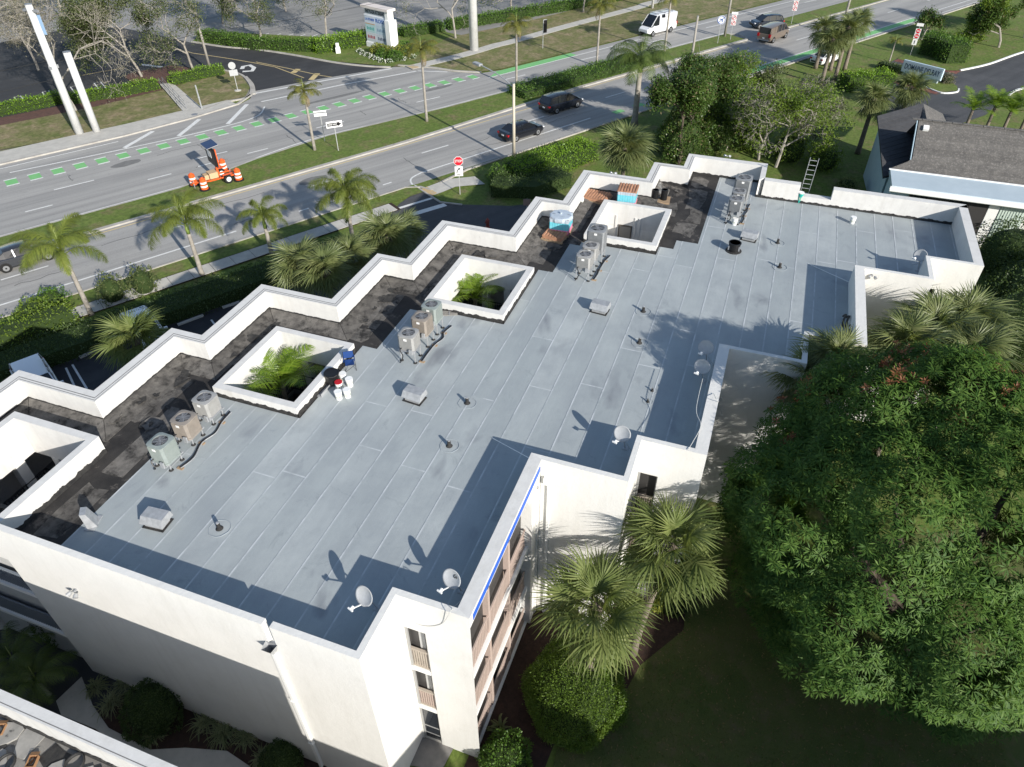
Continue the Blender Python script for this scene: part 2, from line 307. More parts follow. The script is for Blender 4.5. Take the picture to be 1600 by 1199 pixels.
struct('mulch_bed', ppoly([(-160, 220), (0, 186), (130, 160), (250, 136), (255, 142), (150, 168), (0, 198), (-160, 240)], .105), MULCHR)
struct('kerb', strip(smooth_pts([P(*q) for q in ((300, 66), (350, 74), (400, 78), (460, 87), (520, 98), (570, 104), (610, 106))]), .3, 0, .13), KERB)
struct('sign_verge', ppoly([(300, 66), (320, 50), (420, 55), (560, 62), (640, 40), (740, 60), (690, 95), (650, 104), (610, 105), (520, 97), (400, 77)], .09), GRASS)
struct('far_verge', rpoly([(50.6, 80.0), (52.2, 76.9), (54.4, 74.2), (57.2, 73.45), (420, 73.45), (420, 104), (150, 96), (100, 91.5), (75, 89.5), (60, 89.5), (50.5, 84)], .10), GRASSD)
struct('kerb', strip(smooth_pts([RS(s, n) for s, n in ((48, 83.0), (50.6, 79.9), (52.2, 76.7), (54.4, 74.0))]), .3, 0, .14), KERB)
sw = [(48.5, 81.2), (54, 81.2), (59, 81.6), (63, 82.2), (66, 82.3), (78, 83.6), (94, 84.9), (101, 85.9), (150, 88), (420, 100)]
pav = struct('far_pavement', strip(smooth_pts([RS(s, n) for s, n in sw], 4), 1.7, .09, .125), CONC)
mk('tactile_pad', strip([RS(48.6, 81.2), RS(49.6, 81.2)], 1.5, .10, .131), M('faded_yellow_pad', (.52, .36, .16), (.45, .36, .24), rough=.8), pav)
# near side
struct('verge', rpoly([(-150, 50.2), (30.2, 50.2), (30.4, 52), (-150, 52)], .06), GRASS)
struct('kerb', strip([RS(-150, 51.95), RS(29.5, 51.95), RS(30.6, 51.2), RS(31, 50)], .2, 0, .11), KERB)
sw_m = MB(); np_ = empty('near_pavement', kind='structure')
for i in range(34):
    s0 = -26+i*1.55
    if s0 > 27: break
    mk('paving_slab', MB().prism([RS(s0+.015, 48.7), RS(s0+1.535, 48.7), RS(s0+1.535, 50.1), RS(s0+.015, 50.1)], 0, .075+.004*random.random()), CONC, np_)
mk('slab_bed', rpoly([(-150, 48.6), (27, 48.6), (27, 50.2), (-150, 50.2)], .05), MULCH, np_)
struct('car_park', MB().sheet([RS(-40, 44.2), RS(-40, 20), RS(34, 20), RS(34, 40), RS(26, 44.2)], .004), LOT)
struct('driveway', ppoly([(505, 415), (600, 345), (625, 318), (657, 296), (672, 305), (690, 317), (725, 320), (800, 322), (832, 318), (880, 330), (850, 420), (600, 480)], .008), DRIVE)
carp = bpy.data.objects['car_park']
pmark([(611, 329.5), (675, 310)], .3, LINE, carp, 'crossing_line', .016); pmark([(639, 337), (696, 320)], .6, LINE, carp, 'stop_line', .016)
for a, b in (((125, 560), (158, 545)), ((278, 509), (318, 494)), ((348, 482), (378, 472))):
    mk('wheel_stop', strip([P(*a), P(*b)], .18, 0, .12), CONC, None, label={125: 'grey concrete wheel stop beside the low fan palm in the shaded car park', 278: 'grey concrete wheel stop in the open bay between hedge and roof', 348: 'short visible wheel stop nearest the hedge under the zigzag parapet'}[a[0]], cat='wheel stop', group='wheel stops in the shaded car park')
for a, b in (((103, 575), (117, 605)), ((113, 570), (136, 608)), ((330, 500), (345, 520))): pmark([a, b], .12, LINE, carp, 'parking_bay_line', .012)
cs = struct('corner_pavement', ppoly([(657, 297), (700, 281), (742, 277), (758, 289), (712, 293), (690, 302), (675, 307)], .07), CONC)
mk('tactile_pad', ppoly([(658, 297), (667, 293), (683, 303), (675, 307)], .076), bpy.data.materials['faded_yellow_pad'], cs)
struct('kerb', strip([P(*q) for q in ((655, 296), (674, 308), (688, 317), (722, 321))], .16, 0, .10), KERB)
struct('kerb', strip([RS(32.4, 50.8), RS(36, 51.6), RS(60, 51.9), RS(420, 52.1)], .2, 0, .11), KERB)
# right-hand estate entrance
dd = struct('entrance_drive', ppoly([(1372, 108), (1402, 92), (1420, 99), (1482, 112), (1502, 112), (1545, 101), (1600, 82), (1760, 40), (1760, 150), (1600, 140), (1572, 150), (1540, 180), (1440, 215), (1385, 175), (1370, 130)], .006), DRIVE)
struct('entrance_lawn', ppoly([(1402, 92), (1425, 80), (1500, 45), (1600, 20), (1760, -20), (1760, 38), (1600, 82), (1545, 101), (1502, 111), (1482, 111), (1420, 98)], .05), GRASS)
struct('kerb', strip(smooth_pts([P(*q) for q in ((1500, 111), (1545, 101), (1600, 82), (1700, 55))]), .22, 0, .14), PLAIN)
struct('kerb', strip(smooth_pts([P(*q) for q in ((1576, 150), (1588, 142), (1620, 135))]), .22, 0, .14), PLAIN)
isl2 = struct('entrance_island', ppoly([(1370, 104), (1385, 96), (1405, 108), (1470, 122), (1495, 136), (1496, 143), (1470, 146), (1440, 134), (1392, 122)], .10), GRASS)
mk('kerb', strip(smooth_pts([P(*q) for q in ((1442, 135), (1470, 146), (1494, 145), (1498, 140))]), .16, 0, .13), PLAIN, isl2)
BRK = M('red_paver', (.22, .085, .065), (.16, .07, .055), rough=.85, scale=4, vary=.25)
for nm, q0, q1, wid in (('brick_paving', (1402, 93), (1500, 113), 2.2), ('brick_paving', (1382, 122), (1470, 146), 1.9)):
    a = P(*q0); b = P(*q1); d = (b-a); L = d.length; d.normalize(); n = Vector((-d.y, d.x, 0)); bp = struct(nm, strip([a, b], wid+.05, .008, .012), M('paver_joint', (.10, .07, .06)))
    nx = int(L/.42); ny = int(wid/.42); bm_ = None
    for i in range(nx):
        for j in range(ny):
            if bm_ is None: bm_ = mk('paver', MB().obox((0, 0, 0), (.20, 0, 0), (0, .20, 0), (0, 0, .01)), BRK, bp); o = bm_
            else: o = bpy.data.objects.new('paver', bm_.data); C.objects.link(o); o.parent = bp
            o.location = a+d*(.42*i+.21)+n*((j-(ny-1)/2)*.42)+Vector((0, 0, .016)); o.rotation_euler = (0, 0, math.atan2(d.y, d.x))
# garden round the building
struct('garden_bed', MB().sheet([(3.9, 40), (3.9, 4.8), (7.9, 4.8), (7.9, 40)], .0), MULCH)
struct('garden_bed', ppoly([(700, 1260), (745, 1150), (790, 1010), (830, 930), (960, 880), (1075, 920), (1068, 985), (1000, 1040), (975, 1085), (905, 1140), (865, 1165), (840, 1230), (820, 1300)], .006), MULCH)
struct('garden_path', ppoly([(88, 1096), (128, 1058), (145, 1102), (170, 1138), (235, 1172), (290, 1169), (355, 1174), (392, 1199), (380, 1230), (270, 1230), (150, 1140), (96, 1118)], .03), CONC)
struct('patio', ppoly([(654, 1152), (712, 1164), (690, 1205), (636, 1196)], .04), M('patio_concrete', (.22, .21, .20), (.17, .165, .16), rough=.9, scale=3))
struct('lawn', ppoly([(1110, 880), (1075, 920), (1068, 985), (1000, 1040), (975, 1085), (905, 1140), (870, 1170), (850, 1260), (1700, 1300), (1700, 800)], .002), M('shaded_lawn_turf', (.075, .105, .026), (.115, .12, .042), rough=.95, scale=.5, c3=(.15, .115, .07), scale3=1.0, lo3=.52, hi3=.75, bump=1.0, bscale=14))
# ================================================================ MAIN BUILDING
ZR, ZP = 8.17, 9.25
B = empty('apartment_building', (7.75, 7.2, 0), label='white three-storey zigzag apartment block with a wide grey membrane flat roof', cat='building')
def bk(name, mb, mat, parent=B, **k):                # build in world coordinates under a parent
    o = mk(name, mb, mat, parent, **k); o.matrix_parent_inverse = Matrix.Translation(parent.location).inverted() if parent.parent is None else parent_inv(parent); return o
def parent_inv(p):
    m = Matrix.Identity(4); chain = []
    while p: chain.append(p); p = p.parent
    for q in reversed(chain): m = m @ q.matrix_parent_inverse @ Matrix.LocRotScale(q.location, q.rotation_euler, q.scale)
    return m.inverted()
E_ = [((7.75, 26.18), .2), ((7.75, 7.22), .2), ((9.87, 7.22), .2), ((9.87, 4.92), .44), ((16.38, 4.92), .2), ((16.38, 1.87), .2), ((18.5, 1.87), .2), ((18.5, -.43), .44),
      ((25.01, -.43), .2), ((25.01, -3.48), .2), ((27.13, -3.48), .2), ((27.13, -5.78), .44), ((33.64, -5.78), .2), ((33.64, -8.83), .2), ((35.76, -8.83), .2), ((35.76, -11.2), .44),
      ((42.75, -11.2), .45), ((42.75, -.42), .3), ((44.86, -.42), .45), ((44.86, 4.4), .45), ((42.82, 4.4), .45), ((42.82, 6.2), .5), ((40.26, 6.2), .5), ((40.26, 10.0), .55), ((35.83, 10.0), .5), ((35.83, 11.6), .55),
      ((31.43, 11.6), .5), ((31.43, 15.43), .55), ((27.12, 15.43), .5), ((27.12, 17.03), .55), ((22.75, 17.03), .5), ((22.75, 20.8), .55), ((18.47, 20.8), .5), ((18.47, 22.37), .55), ((14.05, 22.37), .5), ((14.05, 26.18), .55)]
PTS = [Vector((*p, 0)) for p, t in E_]; TH = [t for p, t in E_]; NE = len(PTS)
def inner_poly(extra=0):
    out = []
    for i in range(NE):
        def line(j, off):
            a = PTS[j]; b = PTS[(j+1) % NE]; d = (b-a).normalized(); n = Vector((-d.y, d.x, 0)); return a+n*off, d
        (a, d), (c, e) = line((i-1) % NE, TH[(i-1) % NE]+extra), line(i, TH[i]+extra)
        den = d.x*e.y-d.y*e.x; t = ((c.x-a.x)*e.y-(c.y-a.y)*e.x)/den; out.append(a+d*t)
    return out
INN = inner_poly()
def seg(i, z0, z1): j = (i+1) % NE; return MB().prism([PTS[i], PTS[j], INN[j], INN[i]], z0, z1)
WINE = (2, 6, 10, 14)
for i in range(NE):
    if i in WINE: bk('parapet', seg(i, 7.6, ZP), WALL)
    elif i == 3:
        bk('coping', seg(i, 8.95, ZP), PAR); bk('wall', MB().box(10.075, 16.38, 5.345, 5.36, 7.9, 8.95), WALL)
    elif i == 0:
        m = MB(); m.box(7.75, 7.95, 10.3, 20.8, 0, ZP); bk('wall', m, WALL)
        bk('wall', MB().prism([(7.75, 10.05), (7.75, 7.22), (7.95, 7.42), (7.95, 10.05)], 0, ZP), WALL)
        bk('wall', MB().box(7.76, 7.94, 10.05, 10.3, 0, 8.25), WALL)
        bk('parapet', MB().box(7.75, 7.95, 20.8, 25.63, 7.35, ZP), WALL)
    elif i == 16:
        yl_, yh_ = P(1303, 296, ZP).y, P(1252, 286, ZP).y
        for y0_, y1_, zz in ((-11.2, yl_, ZP), (yl_, yh_, 8.62), (yh_, -.42, ZP)): bk('parapet_wall', MB().box(42.30, 42.75, max(y0_, -10.75), y1_, 0, zz), PAR)
        bk('parapet_wall', MB().box(42.30, 42.75, -11.199, -10.75, 0, ZP), PAR)
    else: bk('wall' if i < 15 else 'parapet_wall', seg(i, 0, ZP), WALL if i < 15 else PAR)
# painted groove lines and sloping cant strips inside the street parapet
OLD = M('old_cap_sheet', (.155, .145, .132), (.075, .07, .065), rough=.95, scale=2.5, c3=(.022, .021, .02), scale3=1.8, lo3=.50, hi3=.66, bump=.8, bscale=18, vary=.2)
GRV = M('parapet_groove', (.16, .155, .15), rough=.9)
IN2 = inner_poly(-.16); IN3 = inner_poly(.0); IN4 = inner_poly(.85)
for i in list(range(19, 36)):
    j = (i+1) % NE
    for k, wd in ((-.20, .034), (-.09, .026)):
        q = inner_poly(k); q2 = inner_poly(k+wd); bk('groove', MB().prism([q[i], q[j], q2[j], q2[i]], ZP, ZP+.003), GRV)
    if i >= 21:
        a, b, c, d = IN3[i], IN3[j], IN4[j], IN4[i]
        Z = lambda p, z: (p.x, p.y, z)
        bk('cant_base', MB().quad(Z(a, 8.31), Z(d, ZR-.0), Z(c, ZR-.0), Z(b, 8.31)), BLACK)
        L = (b-a).length; n = max(1, int(L/2.6)); cuts = [k/n for k in range(n+1)]
        for k in range(n):
            t0, t1 = cuts[k]+.004, cuts[k+1]-.004; z = random.uniform(-.015, .015)
            q = [a.lerp(b, t0), a.lerp(b, t1), d.lerp(c, t1), d.lerp(c, t0)]
            bk('cant_sheet', MB().add([Z(q[0], 8.36+z), Z(q[1], 8.36+z), Z(q[2], ZR+.02), Z(q[3], ZR+.02), Z(q[0], 8.32+z), Z(q[1], 8.32+z), Z(q[2], ZR-.02), Z(q[3], ZR-.02)], [(3, 2, 1, 0), (4, 5, 6, 7), (0, 1, 5, 4), (2, 3, 7, 6), (1, 2, 6, 5), (3, 0, 4, 7)]), OLD)
def jag(a, b, nrm, z, h0, h1, name, mat, th=.025, parent=None):     # torn upstand of roofing felt with an uneven top edge
    a = Vector((*a, 0)); b = Vector((*b, 0)); n = max(3, int((b-a).length/.05)); nv = Vector((*nrm, 0))*th; m = MB(); top = []
    f_ = random.random()*9
    for k in range(n+1): top.append(z+h0+(h1-h0)*(.5+.22*math.sin(k*.31+f_)+.16*math.sin(k*.83+2*f_)+random.uniform(-.14, .14)))
    vs = []
    for k in range(n+1):
        p = a.lerp(b, k/n); vs += [(p.x, p.y, z-.01), (p.x, p.y, top[k]), (p.x+nv.x, p.y+nv.y, top[k]-.01), (p.x+nv.x, p.y+nv.y, z-.01)]
    fs = []
    for k in range(n):
        o = 4*k
        for e in range(3): fs.append((o+e, o+e+1, o+5+e, o+4+e))
    m.add(vs, fs); return bk(name, m, mat, parent or B)
for i in range(15, 36):
    if i == 15: continue
    j = (i+1) % NE; a, b = INN[i], INN[j]; d = (b-a).normalized(); nv = (-d.y, d.x)
    z = 8.34 if i >= 21 else ZR
    jag((a.x, a.y), (b.x, b.y), nv, z, .05 if i >= 21 else .10, .10 if i >= 21 else .19, 'black_flashing', BLACK)
# --- light wells
WELLS = [(7.95, 12.3, 20.55, 24.6, 9.0), (16.35, 20.82, 14.9, 18.83, 8.62), (24.98, 29.45, 9.55, 13.48, 8.62), (33.61, 38.08, 4.2, 8.13, 8.62)]
WFL = M('walkway_floor', (.20, .205, .21), rough=.8); SHW = M('stairwell_wall', (.50, .50, .49), (.44, .44, .43), rough=.9); RAILM = M('dark_bronze_rail', (.03, .03, .032), rough=.5)
for wi, (x0, x1, y0, y1, zt) in enumerate(WELLS):
    t = .3; w_ = bk('light_well', MB().prism([(x0, y0), (x1, y0), (x1-t, y0+t), (x0+t, y0+t)], 7.2, zt).prism([(x1, y0), (x1, y1), (x1-t, y1-t), (x1-t, y0+t)], 7.2, zt).prism([(x1, y1), (x0, y1), (x0+t, y1-t), (x1-t, y1-t)], 7.2, zt).prism([(x0, y1), (x0, y0), (x0+t, y0+t), (x0+t, y1-t)], 7.2, zt), PAR)
    jag((x0, y0), (x1, y0), (0, -1), ZR, .12, .26, 'black_flashing', BLACK, parent=w_); jag((x0, y1), (x0, y0), (-1, 0), ZR, .1, .22, 'black_flashing', BLACK, parent=w_)
    jag((x1, y0), (x1, y1), (1, 0), ZR, .1, .22, 'black_flashing', BLACK, parent=w_); jag((x1, y1), (x0, y1), (0, 1), ZR, .1, .2, 'black_flashing', BLACK, parent=w_)
    a0, a1, b0, b1 = x0+t, x1-t, y0+t, y1-t
    bk('courtyard_floor', MB().box(max(a0-1.3, 8.1), a1+1.3, b0-1.3, b1+1.3, -.02, .02), CONC, w_)
    if wi == 3:
        m = MB(); m.box(a0-.15, a0, b0, b1, 0, 7.2).box(a1, a1+.15, b0, b1, 0, 7.2).box(a0, a1, b0-.15, b0, 0, 7.2).box(a0, a1, b1, b1+.15, 0, 7.2); bk('courtyard_wall', m, WALL, w_)
        dm = MB().box(a1-.06, a1-.005, b1-1.55, b1-.75, 5.25, 7.35); d_ = bk('window', dm, M('window_brown_frame', (.10, .085, .07), rough=.5), w_)
        bk('pane', MB().box(a1-.075, a1-.062, b1-1.48, b1-.82, 6.35, 7.28), M('pale_pane', (.30, .28, .25), rough=.2), w_); bk('pane', MB().box(a1-.075, a1-.062, b1-1.48, b1-.82, 5.35, 6.28), SCREEN, w_)
        for yy in (b1-.62, b1-1.75, b1-2.0): bk('pilaster', MB().box(a1-.05, a1-.001, yy, yy+.09, 4, 7.9), PAR, w_)
    else:
        m = MB(); e = 1.3; w0 = max(a0-e, 8.15)
        m.box(w0-.1, w0, b0-e, b1+e, 0, 7.2).box(a1+e, a1+e+.1, b0-e, b1+e, 0, 7.2).box(w0, a1+e, b0-e-.1, b0-e, 0, 7.2).box(w0, a1+e, b1+e, b1+e+.1, 0, 7.2); bk('walkway_wall', m, SHW, w_)
        for zf in (5.2, 2.6):
            m = MB()
            for q in ((w0, a1+e, b0-e, b0), (w0, a1+e, b1, b1+e), (w0, a0, b0, b1), (a1, a1+e, b0, b1)): m.box(q[0], q[1], q[2], q[3], zf-.2, zf)
            bk('walkway_slab', m, WFL, w_)
            for p0, p1 in (((a0, b0), (a1, b0)), ((a1, b0), (a1, b1)), ((a1, b1), (a0, b1)), ((a0, b1), (a0, b0))):
                m = MB(); p0 = Vector((*p0, 0)); p1 = Vector((*p1, 0)); L = (p1-p0).length; n = int(L/.13)
                for z in (zf+.1, zf+1.05): m.bar(p0+Vector((0, 0, z)), p1+Vector((0, 0, z)), .045)
                for k in range(n+1): p = p0.lerp(p1, k/n); m.box(p.x-.011, p.x+.011, p.y-.011, p.y+.011, zf+.1, zf+1.05)
                bk('railing', m, RAILM, w_)
        for q in ((a1-.02, b1-1.2), (a1+.02, b0+.9)): bk('column', MB().box(q[0], q[0]+.35, q[1], q[1]+.35, 0, 7.2), WALL, w_)
        if wi == 0: bk('column', MB().box(a1-.9, a1-.5, b1-.02, b1+.38, 0, 7.2), WALL, w_)
# --- roof deck (old black felt) as cells round the wells
def inside(x, y):
    c = False
    for i in range(NE):
        a, b = DK[i], DK[(i+1) % NE]
        if (a.y > y) != (b.y > y) and x < (b.x-a.x)*(y-a.y)/(b.y-a.y)+a.x: c = not c
    return c
DK = inner_poly(-.1)
xs = sorted({round(p.x, 3) for p in DK} | {v for w_ in WELLS for v in w_[:2]}); ys = sorted({round(p.y, 3) for p in DK} | {v for w_ in WELLS for v in w_[2:4]})
deck = MB()
for i in range(len(xs)-1):
    for j in range(len(ys)-1):
        cx, cy = (xs[i]+xs[i+1])/2, (ys[j]+ys[j+1])/2
        if inside(cx, cy) and not any(a < cx < b and c < cy < d for a, b, c, d, _ in WELLS): deck.box(xs[i], xs[i+1], ys[j], ys[j+1], ZR-.25, ZR)
def xhi_y(x): return 18.9 if x < 21.2 else 14.2 if x < 29.9 else 8.85 if x < 35 else 2.4
FELT = M('worn_black_felt', (.022, .021, .021), (.045, .042, .04), rough=.85, scale=1.2, c3=(.15, .135, .12), scale3=.9, lo3=.55, hi3=.66, bump=.8, bscale=18)
roof = bk('roof', deck, FELT)
# --- old felt patches still lying on the black strip
for k, (x, y, w1, w2) in enumerate([(13.2, 19.6, 3.5, 1.0), (9.7, 19.6, 2.4, .9), (15.4, 20.7, 2.6, .7), (19.6, 19.9, 3.0, .7), (22.0, 16.0, 1.0, 2.2), (24.2, 15.3, 2.6, .8), (27.2, 14.5, 2.5, .8), (31.2, 10.2, 1.2, 1.3), (33.4, 9.6, 2.4, .8), (30.3, 12.6, 1.0, 2.0), (39.2, 6.4, 1.3, 2.2), (39.0, 4.6, 1.6, 1.0), (40.8, 3.2, 2.6, 1.0), (38.6, 2.9, 1.8, .8), (36.9, 3.2, 1.6, 1.1), (43.2, 3.3, 1.4, .9)]):
    q = [(x+sx*w1/2+random.uniform(-.25, .25), y+sy*w2/2+random.uniform(-.12, .12)) for sx, sy in ((-1, -1), (0, -1), (1, -1), (1, 0), (1, 1), (0, 1), (-1, 1), (-1, 0))]
    bk('felt_patch', MB().prism(q, ZR, ZR+.006+.004*(k % 2)), OLD, roof)
for i in range(21, 36):                              # torn felt scraps along the street parapet
    j = (i+1) % NE; a, b = IN3[i], IN3[j]; d = (b-a).normalized(); nv = Vector((-d.y, d.x, 0)); L = (b-a).length
    for k in range(int(L*1.7)):
        c = a+d*random.uniform(.3, max(.4, L-.3))+nv*random.uniform(.35, 1.9); R_ = random.uniform(.10, .42); ph = random.random()*6
        if not inside(c.x, c.y) or any(w0-.3 < c.x < w1+.3 and v0-.3 < c.y < v1+.3 for w0, w1, v0, v1, _ in WELLS) or c.x < 9.6: continue
        if c.y < xhi_y(c.x): continue
        q = [(c.x+R_*random.uniform(.45, 1.25)*math.cos(ph+t_)*random.uniform(.7, 1.6), c.y+R_*random.uniform(.45, 1.1)*math.sin(ph+t_)) for t_ in np.linspace(0, 5.6, 9)]; z = ZR+max(0, .2*(1-(c-a).dot(nv)/.85))+.02
        bk('torn_felt', MB().add([(*p_, z+random.uniform(0, .07)) for p_ in q]+[(c.x, c.y, z+.01)], [(e, (e+1) % 9, 9) for e in range(9)]), OLD if random.random() < .45 else BLACK, roof)
for i in range(23, 36):                              # long strips of old felt following the parapet
    j = (i+1) % NE; a, b = IN3[i], IN3[j]; d = (b-a).normalized(); nv = Vector((-d.y, d.x, 0)); L = (b-a).length
    if L < 3.2: continue
    for off, wd in ((.98, .30), (1.42, .42)):
        p0 = a+d*random.uniform(.9, 1.3)+nv*off; p1 = a+d*(L-random.uniform(.2, .7))+nv*off
        if any(w0-.2 < q.x < w1+.2 and v0-.2 < q.y+s_*wd/2 < v1+.2 for w0, w1, v0, v1, _ in WELLS for q in (p0, p1, (p0+p1)/2) for s_ in (-1, 1)): continue
        bk('felt_strip', strip(smooth_pts([p0, p0.lerp(p1, .33)+nv*random.uniform(-.04, .04), p0.lerp(p1, .66)+nv*random.uniform(-.04, .04), p1], 3), wd, ZR, ZR+.014), OLD, roof)
# --- new grey membrane, roll by roll
m_, n_, b_ = _mat('grey_membrane'); GREY = m_
uvn = n_.nodes.new('ShaderNodeUVMap'); sep = n_.nodes.new('ShaderNodeSeparateXYZ'); n_.links.new(uvn.outputs[0], sep.inputs[0]); pos = _pos(n_)
oi = n_.nodes.new('ShaderNodeObjectInfo')
col = _mix(n_, oi.outputs['Random'], (.325, .358, .366), (.400, .430, .434))
col = _mix(n_, _ramp(n_, _noise(n_, .55, 5, .6, pos), .40, .72), col, (.300, .328, .342))
mpx = n_.nodes.new('ShaderNodeMapping'); mpx.inputs['Scale'].default_value = (.9, 1.6, 1); n_.links.new(pos, mpx.inputs[0])
col = _mix(n_, _ramp(n_, _noise(n_, .42, 3, .5, mpx.outputs[0], .4), .62, .78), col, (.215, .232, .25))
mps = n_.nodes.new('ShaderNodeMapping'); mps.inputs['Scale'].default_value = (.35, 5, 1); n_.links.new(pos, mps.inputs[0])
col = _mix(n_, _ramp(n_, _noise(n_, 2.0, 4, .6, mps.outputs[0]), .45, .75), col, _mix(n_, 1.0, col, (1.04, 1.04, 1.04), 'MULTIPLY'))
mpb = n_.nodes.new('ShaderNodeMapping'); mpb.inputs['Scale'].default_value = (.16, .55, 1); n_.links.new(pos, mpb.inputs[0])
col = _mix(n_, _ramp(n_, _noise(n_, 1.0, 4, .6, mpb.outputs[0]), .42, .66), col, _mix(n_, 1.0, col, (1.12, 1.115, 1.10), 'MULTIPLY'))
col = _mix(n_, _ramp(n_, _noise(n_, .9, 8, .8, pos, 1.0), .57, .70), col, _mix(n_, 1.0, col, (.80, .81, .82), 'MULTIPLY'))
col = _mix(n_, _ramp(n_, _noise(n_, 45, 3, .7, pos), .35, .7), col, _mix(n_, 1.0, col, (.86, .86, .86), 'MULTIPLY'))
ed = _ramp(n_, sep.outputs[0], .075, .03); ed2 = _ramp(n_, _noise(n_, 1.1, 5, .7, pos), .36, .60)
mm = n_.nodes.new('ShaderNodeMath'); mm.operation = 'MULTIPLY'; n_.links.new(ed, mm.inputs[0]); n_.links.new(ed2, mm.inputs[1])
ed3 = _ramp(n_, sep.outputs[1], .07, .02); mm3 = n_.nodes.new('ShaderNodeMath'); mm3.operation = 'MULTIPLY'; n_.links.new(ed3, mm3.inputs[0]); n_.links.new(ed2, mm3.inputs[1])
mx = n_.nodes.new('ShaderNodeMath'); mx.operation = 'MAXIMUM'; n_.links.new(mm.outputs[0], mx.inputs[0]); n_.links.new(mm3.outputs[0], mx.inputs[1])
col = _mix(n_, mx.outputs[0], col, (.54, .565, .575))
n_.links.new(col, b_.inputs['Base Color']); b_.inputs['Roughness'].default_value = .55; b_.inputs['Specular IOR Level'].default_value = .4
_bump(n_, b_, _noise(n_, 2.4, 6, .6, pos), .35, .03)
YB = [-10.76, -8.63, -5.34, -3.28, .01, 2.07, 5.36, 7.42, 18.78]; XL = [35.97, 33.85, 27.34, 25.22, 18.71, 16.59, 10.08, 7.96]
def xlo(y):
    for k in range(8):
        if y < YB[k+1]: return XL[7-k] if False else [35.97, 33.85, 27.34, 25.22, 18.71, 16.59, 10.08, 7.96][k]
    return 7.96
BACK = [(14.8, 16.3), (14.1, 21.3), (13.5, 24.6), (9.5, 24.9), (8.75, 30.0), (8.2, 33.1), (4.15, 33.5), (3.4, 34.4), (2.25, 35.4), (-.42, 44.4), (-99, 42.28)]
def xhi(y):
    for yb, x in BACK:
        if y > yb: return x
rows = []; y = 18.78
while y > -10.7: rows.append((max(y-.98, -10.76), y)); y -= .98
ybr = sorted(set(YB+[b for b, _ in BACK if b > -50]))
nsheet = 0
for ri, (ya, yb) in enumerate(rows):
    sub = sorted({ya, yb} | {v for v in ybr if ya < v < yb}); parts = []
    for a, b in zip(sub[:-1], sub[1:]):
        c = (a+b)/2; lo, hi = xlo(c), xhi(c)
        if hi > lo+.05: parts.append((a, b, lo, hi))
    if not parts: continue
    X0 = min(p[2] for p in parts); X1 = max(p[3] for p in parts); cuts = [X0]; x = X0+random.uniform(4, 12)
    while x < X1-1.2: cuts.append(x); x += random.uniform(8.5, 12)
    cuts.append(X1)
    for xa, xb in zip(cuts[:-1], cuts[1:]):
        vs, fs, uv = [], [], []
        for a, b, lo, hi in parts:
            p, q = max(lo, xa), min(hi, xb)
            if q-p < .02: continue
            zt = lambda yy: ZR+.005+.009*(yy-ya)/.98
            # edge nudge: hand-laid laps wander a few millimetres
            n = max(1, int((q-p)/1.6)); X = [p+(q-p)*k/n for k in range(n+1)]
            for k in range(n):
                j0, j1 = (random.uniform(-.02, .02), random.uniform(-.02, .02)) if False else (0, 0)
                o = len(vs); ya_ = a-(.03 if a == ya and ya > -10.7 else 0)
                vs += [(X[k], ya_, zt(a)), (X[k+1], ya_, zt(a)), (X[k+1], b, zt(b)), (X[k], b, zt(b))]; fs.append((o, o+1, o+2, o+3))
                for xx, yy in ((X[k], a), (X[k+1], a), (X[k+1], b), (X[k], b)): uv.append(((yb-yy)/.98, xx-xa+(.2 if xa == X0 else 0)))
        if not fs: continue
        me = bpy.data.meshes.new('membrane_sheet'); me.from_pydata(vs, [], fs); ul = me.uv_layers.new(name='UVMap')
        for li, u in enumerate(uv): ul.data[li].uv = u
        me.materials.append(GREY); bk('membrane_sheet', me, GREY, roof); nsheet += 1
# --- window stacks on the short front faces
LOUV = M('beige_louvre', (.42, .37, .31), (.36, .31, .26), rough=.7); ALU = M('aluminium_frame', (.42, .42, .41), rough=.45, metal=.3)
for k in range(4):
    dx, dy = 8.63*k, -5.35*k; X = 9.87+dx; yt, ym, yl = 7.22+dy, 6.43+dy, 4.92+dy; yi = 5.36+dy
    bk('wall', MB().prism([(X, ym), (X, yl), (X+.2, yi), (X+.2, ym)], 0, 7.6), WALL)
    bk('jamb', MB().box(X, X+.2, yt-.06, yt-.001, 0, 7.6), WALL)
    for fi, (z0, z1) in enumerate(((5.25, 7.6), (2.62, 4.98), (.1, 2.38))):
        w_ = bk('window_bay', MB().box(X+.02, X+.3, ym-.02, yt+.2, z0-.24 if fi < 2 else 0, z0), PLAIN if fi < 2 else CONC)
        bk('screen', MB().box(X+.22, X+.26, ym-.02, yt+.2, z0, z1+.02), SCREEN, w_)
        bk('side_frame', MB().box(X+.03, X+.10, yt-.14, yt-.07, z0, z1), ALU, w_); bk('side_frame', MB().box(X+.03, X+.1, ym, ym+.04, z0, z1), ALU, w_)
        if fi < 2:
            m = MB()
            for q in range(8): m.box(X+.08, X+.11, ym+.05+q*.085, ym+.05+q*.085+.055, z0+.1, z0+1.0)
            bk('louvre_railing', m, LOUV if fi == 0 else PINK, w_); bk('rail', MB().box(X+.05, X+.13, ym, yt-.08, z0+1.0, z0+1.08), LOUV, w_); bk('rail', MB().box(X+.05, X+.13, ym, yt-.08, z0+.03, z0+.1), LOUV, w_)
        else:
            bk('rail', MB().box(X+.06, X+.1, ym+.03, yt-.1, z0+.9, z0+.96), ALU, w_); bk('rail', MB().box(X+.06, X+.1, ym+.03, yt-.1, z0+.35, z0+.4), ALU, w_)
            bk('pane', MB().box(X+.07, X+.085, ym+.03, yt-.1, z0, z1), GLASS, w_); bk('rail', MB().box(X+.05, X+.1, ym, yt-.1, z1-.1, z1), ALU, w_)
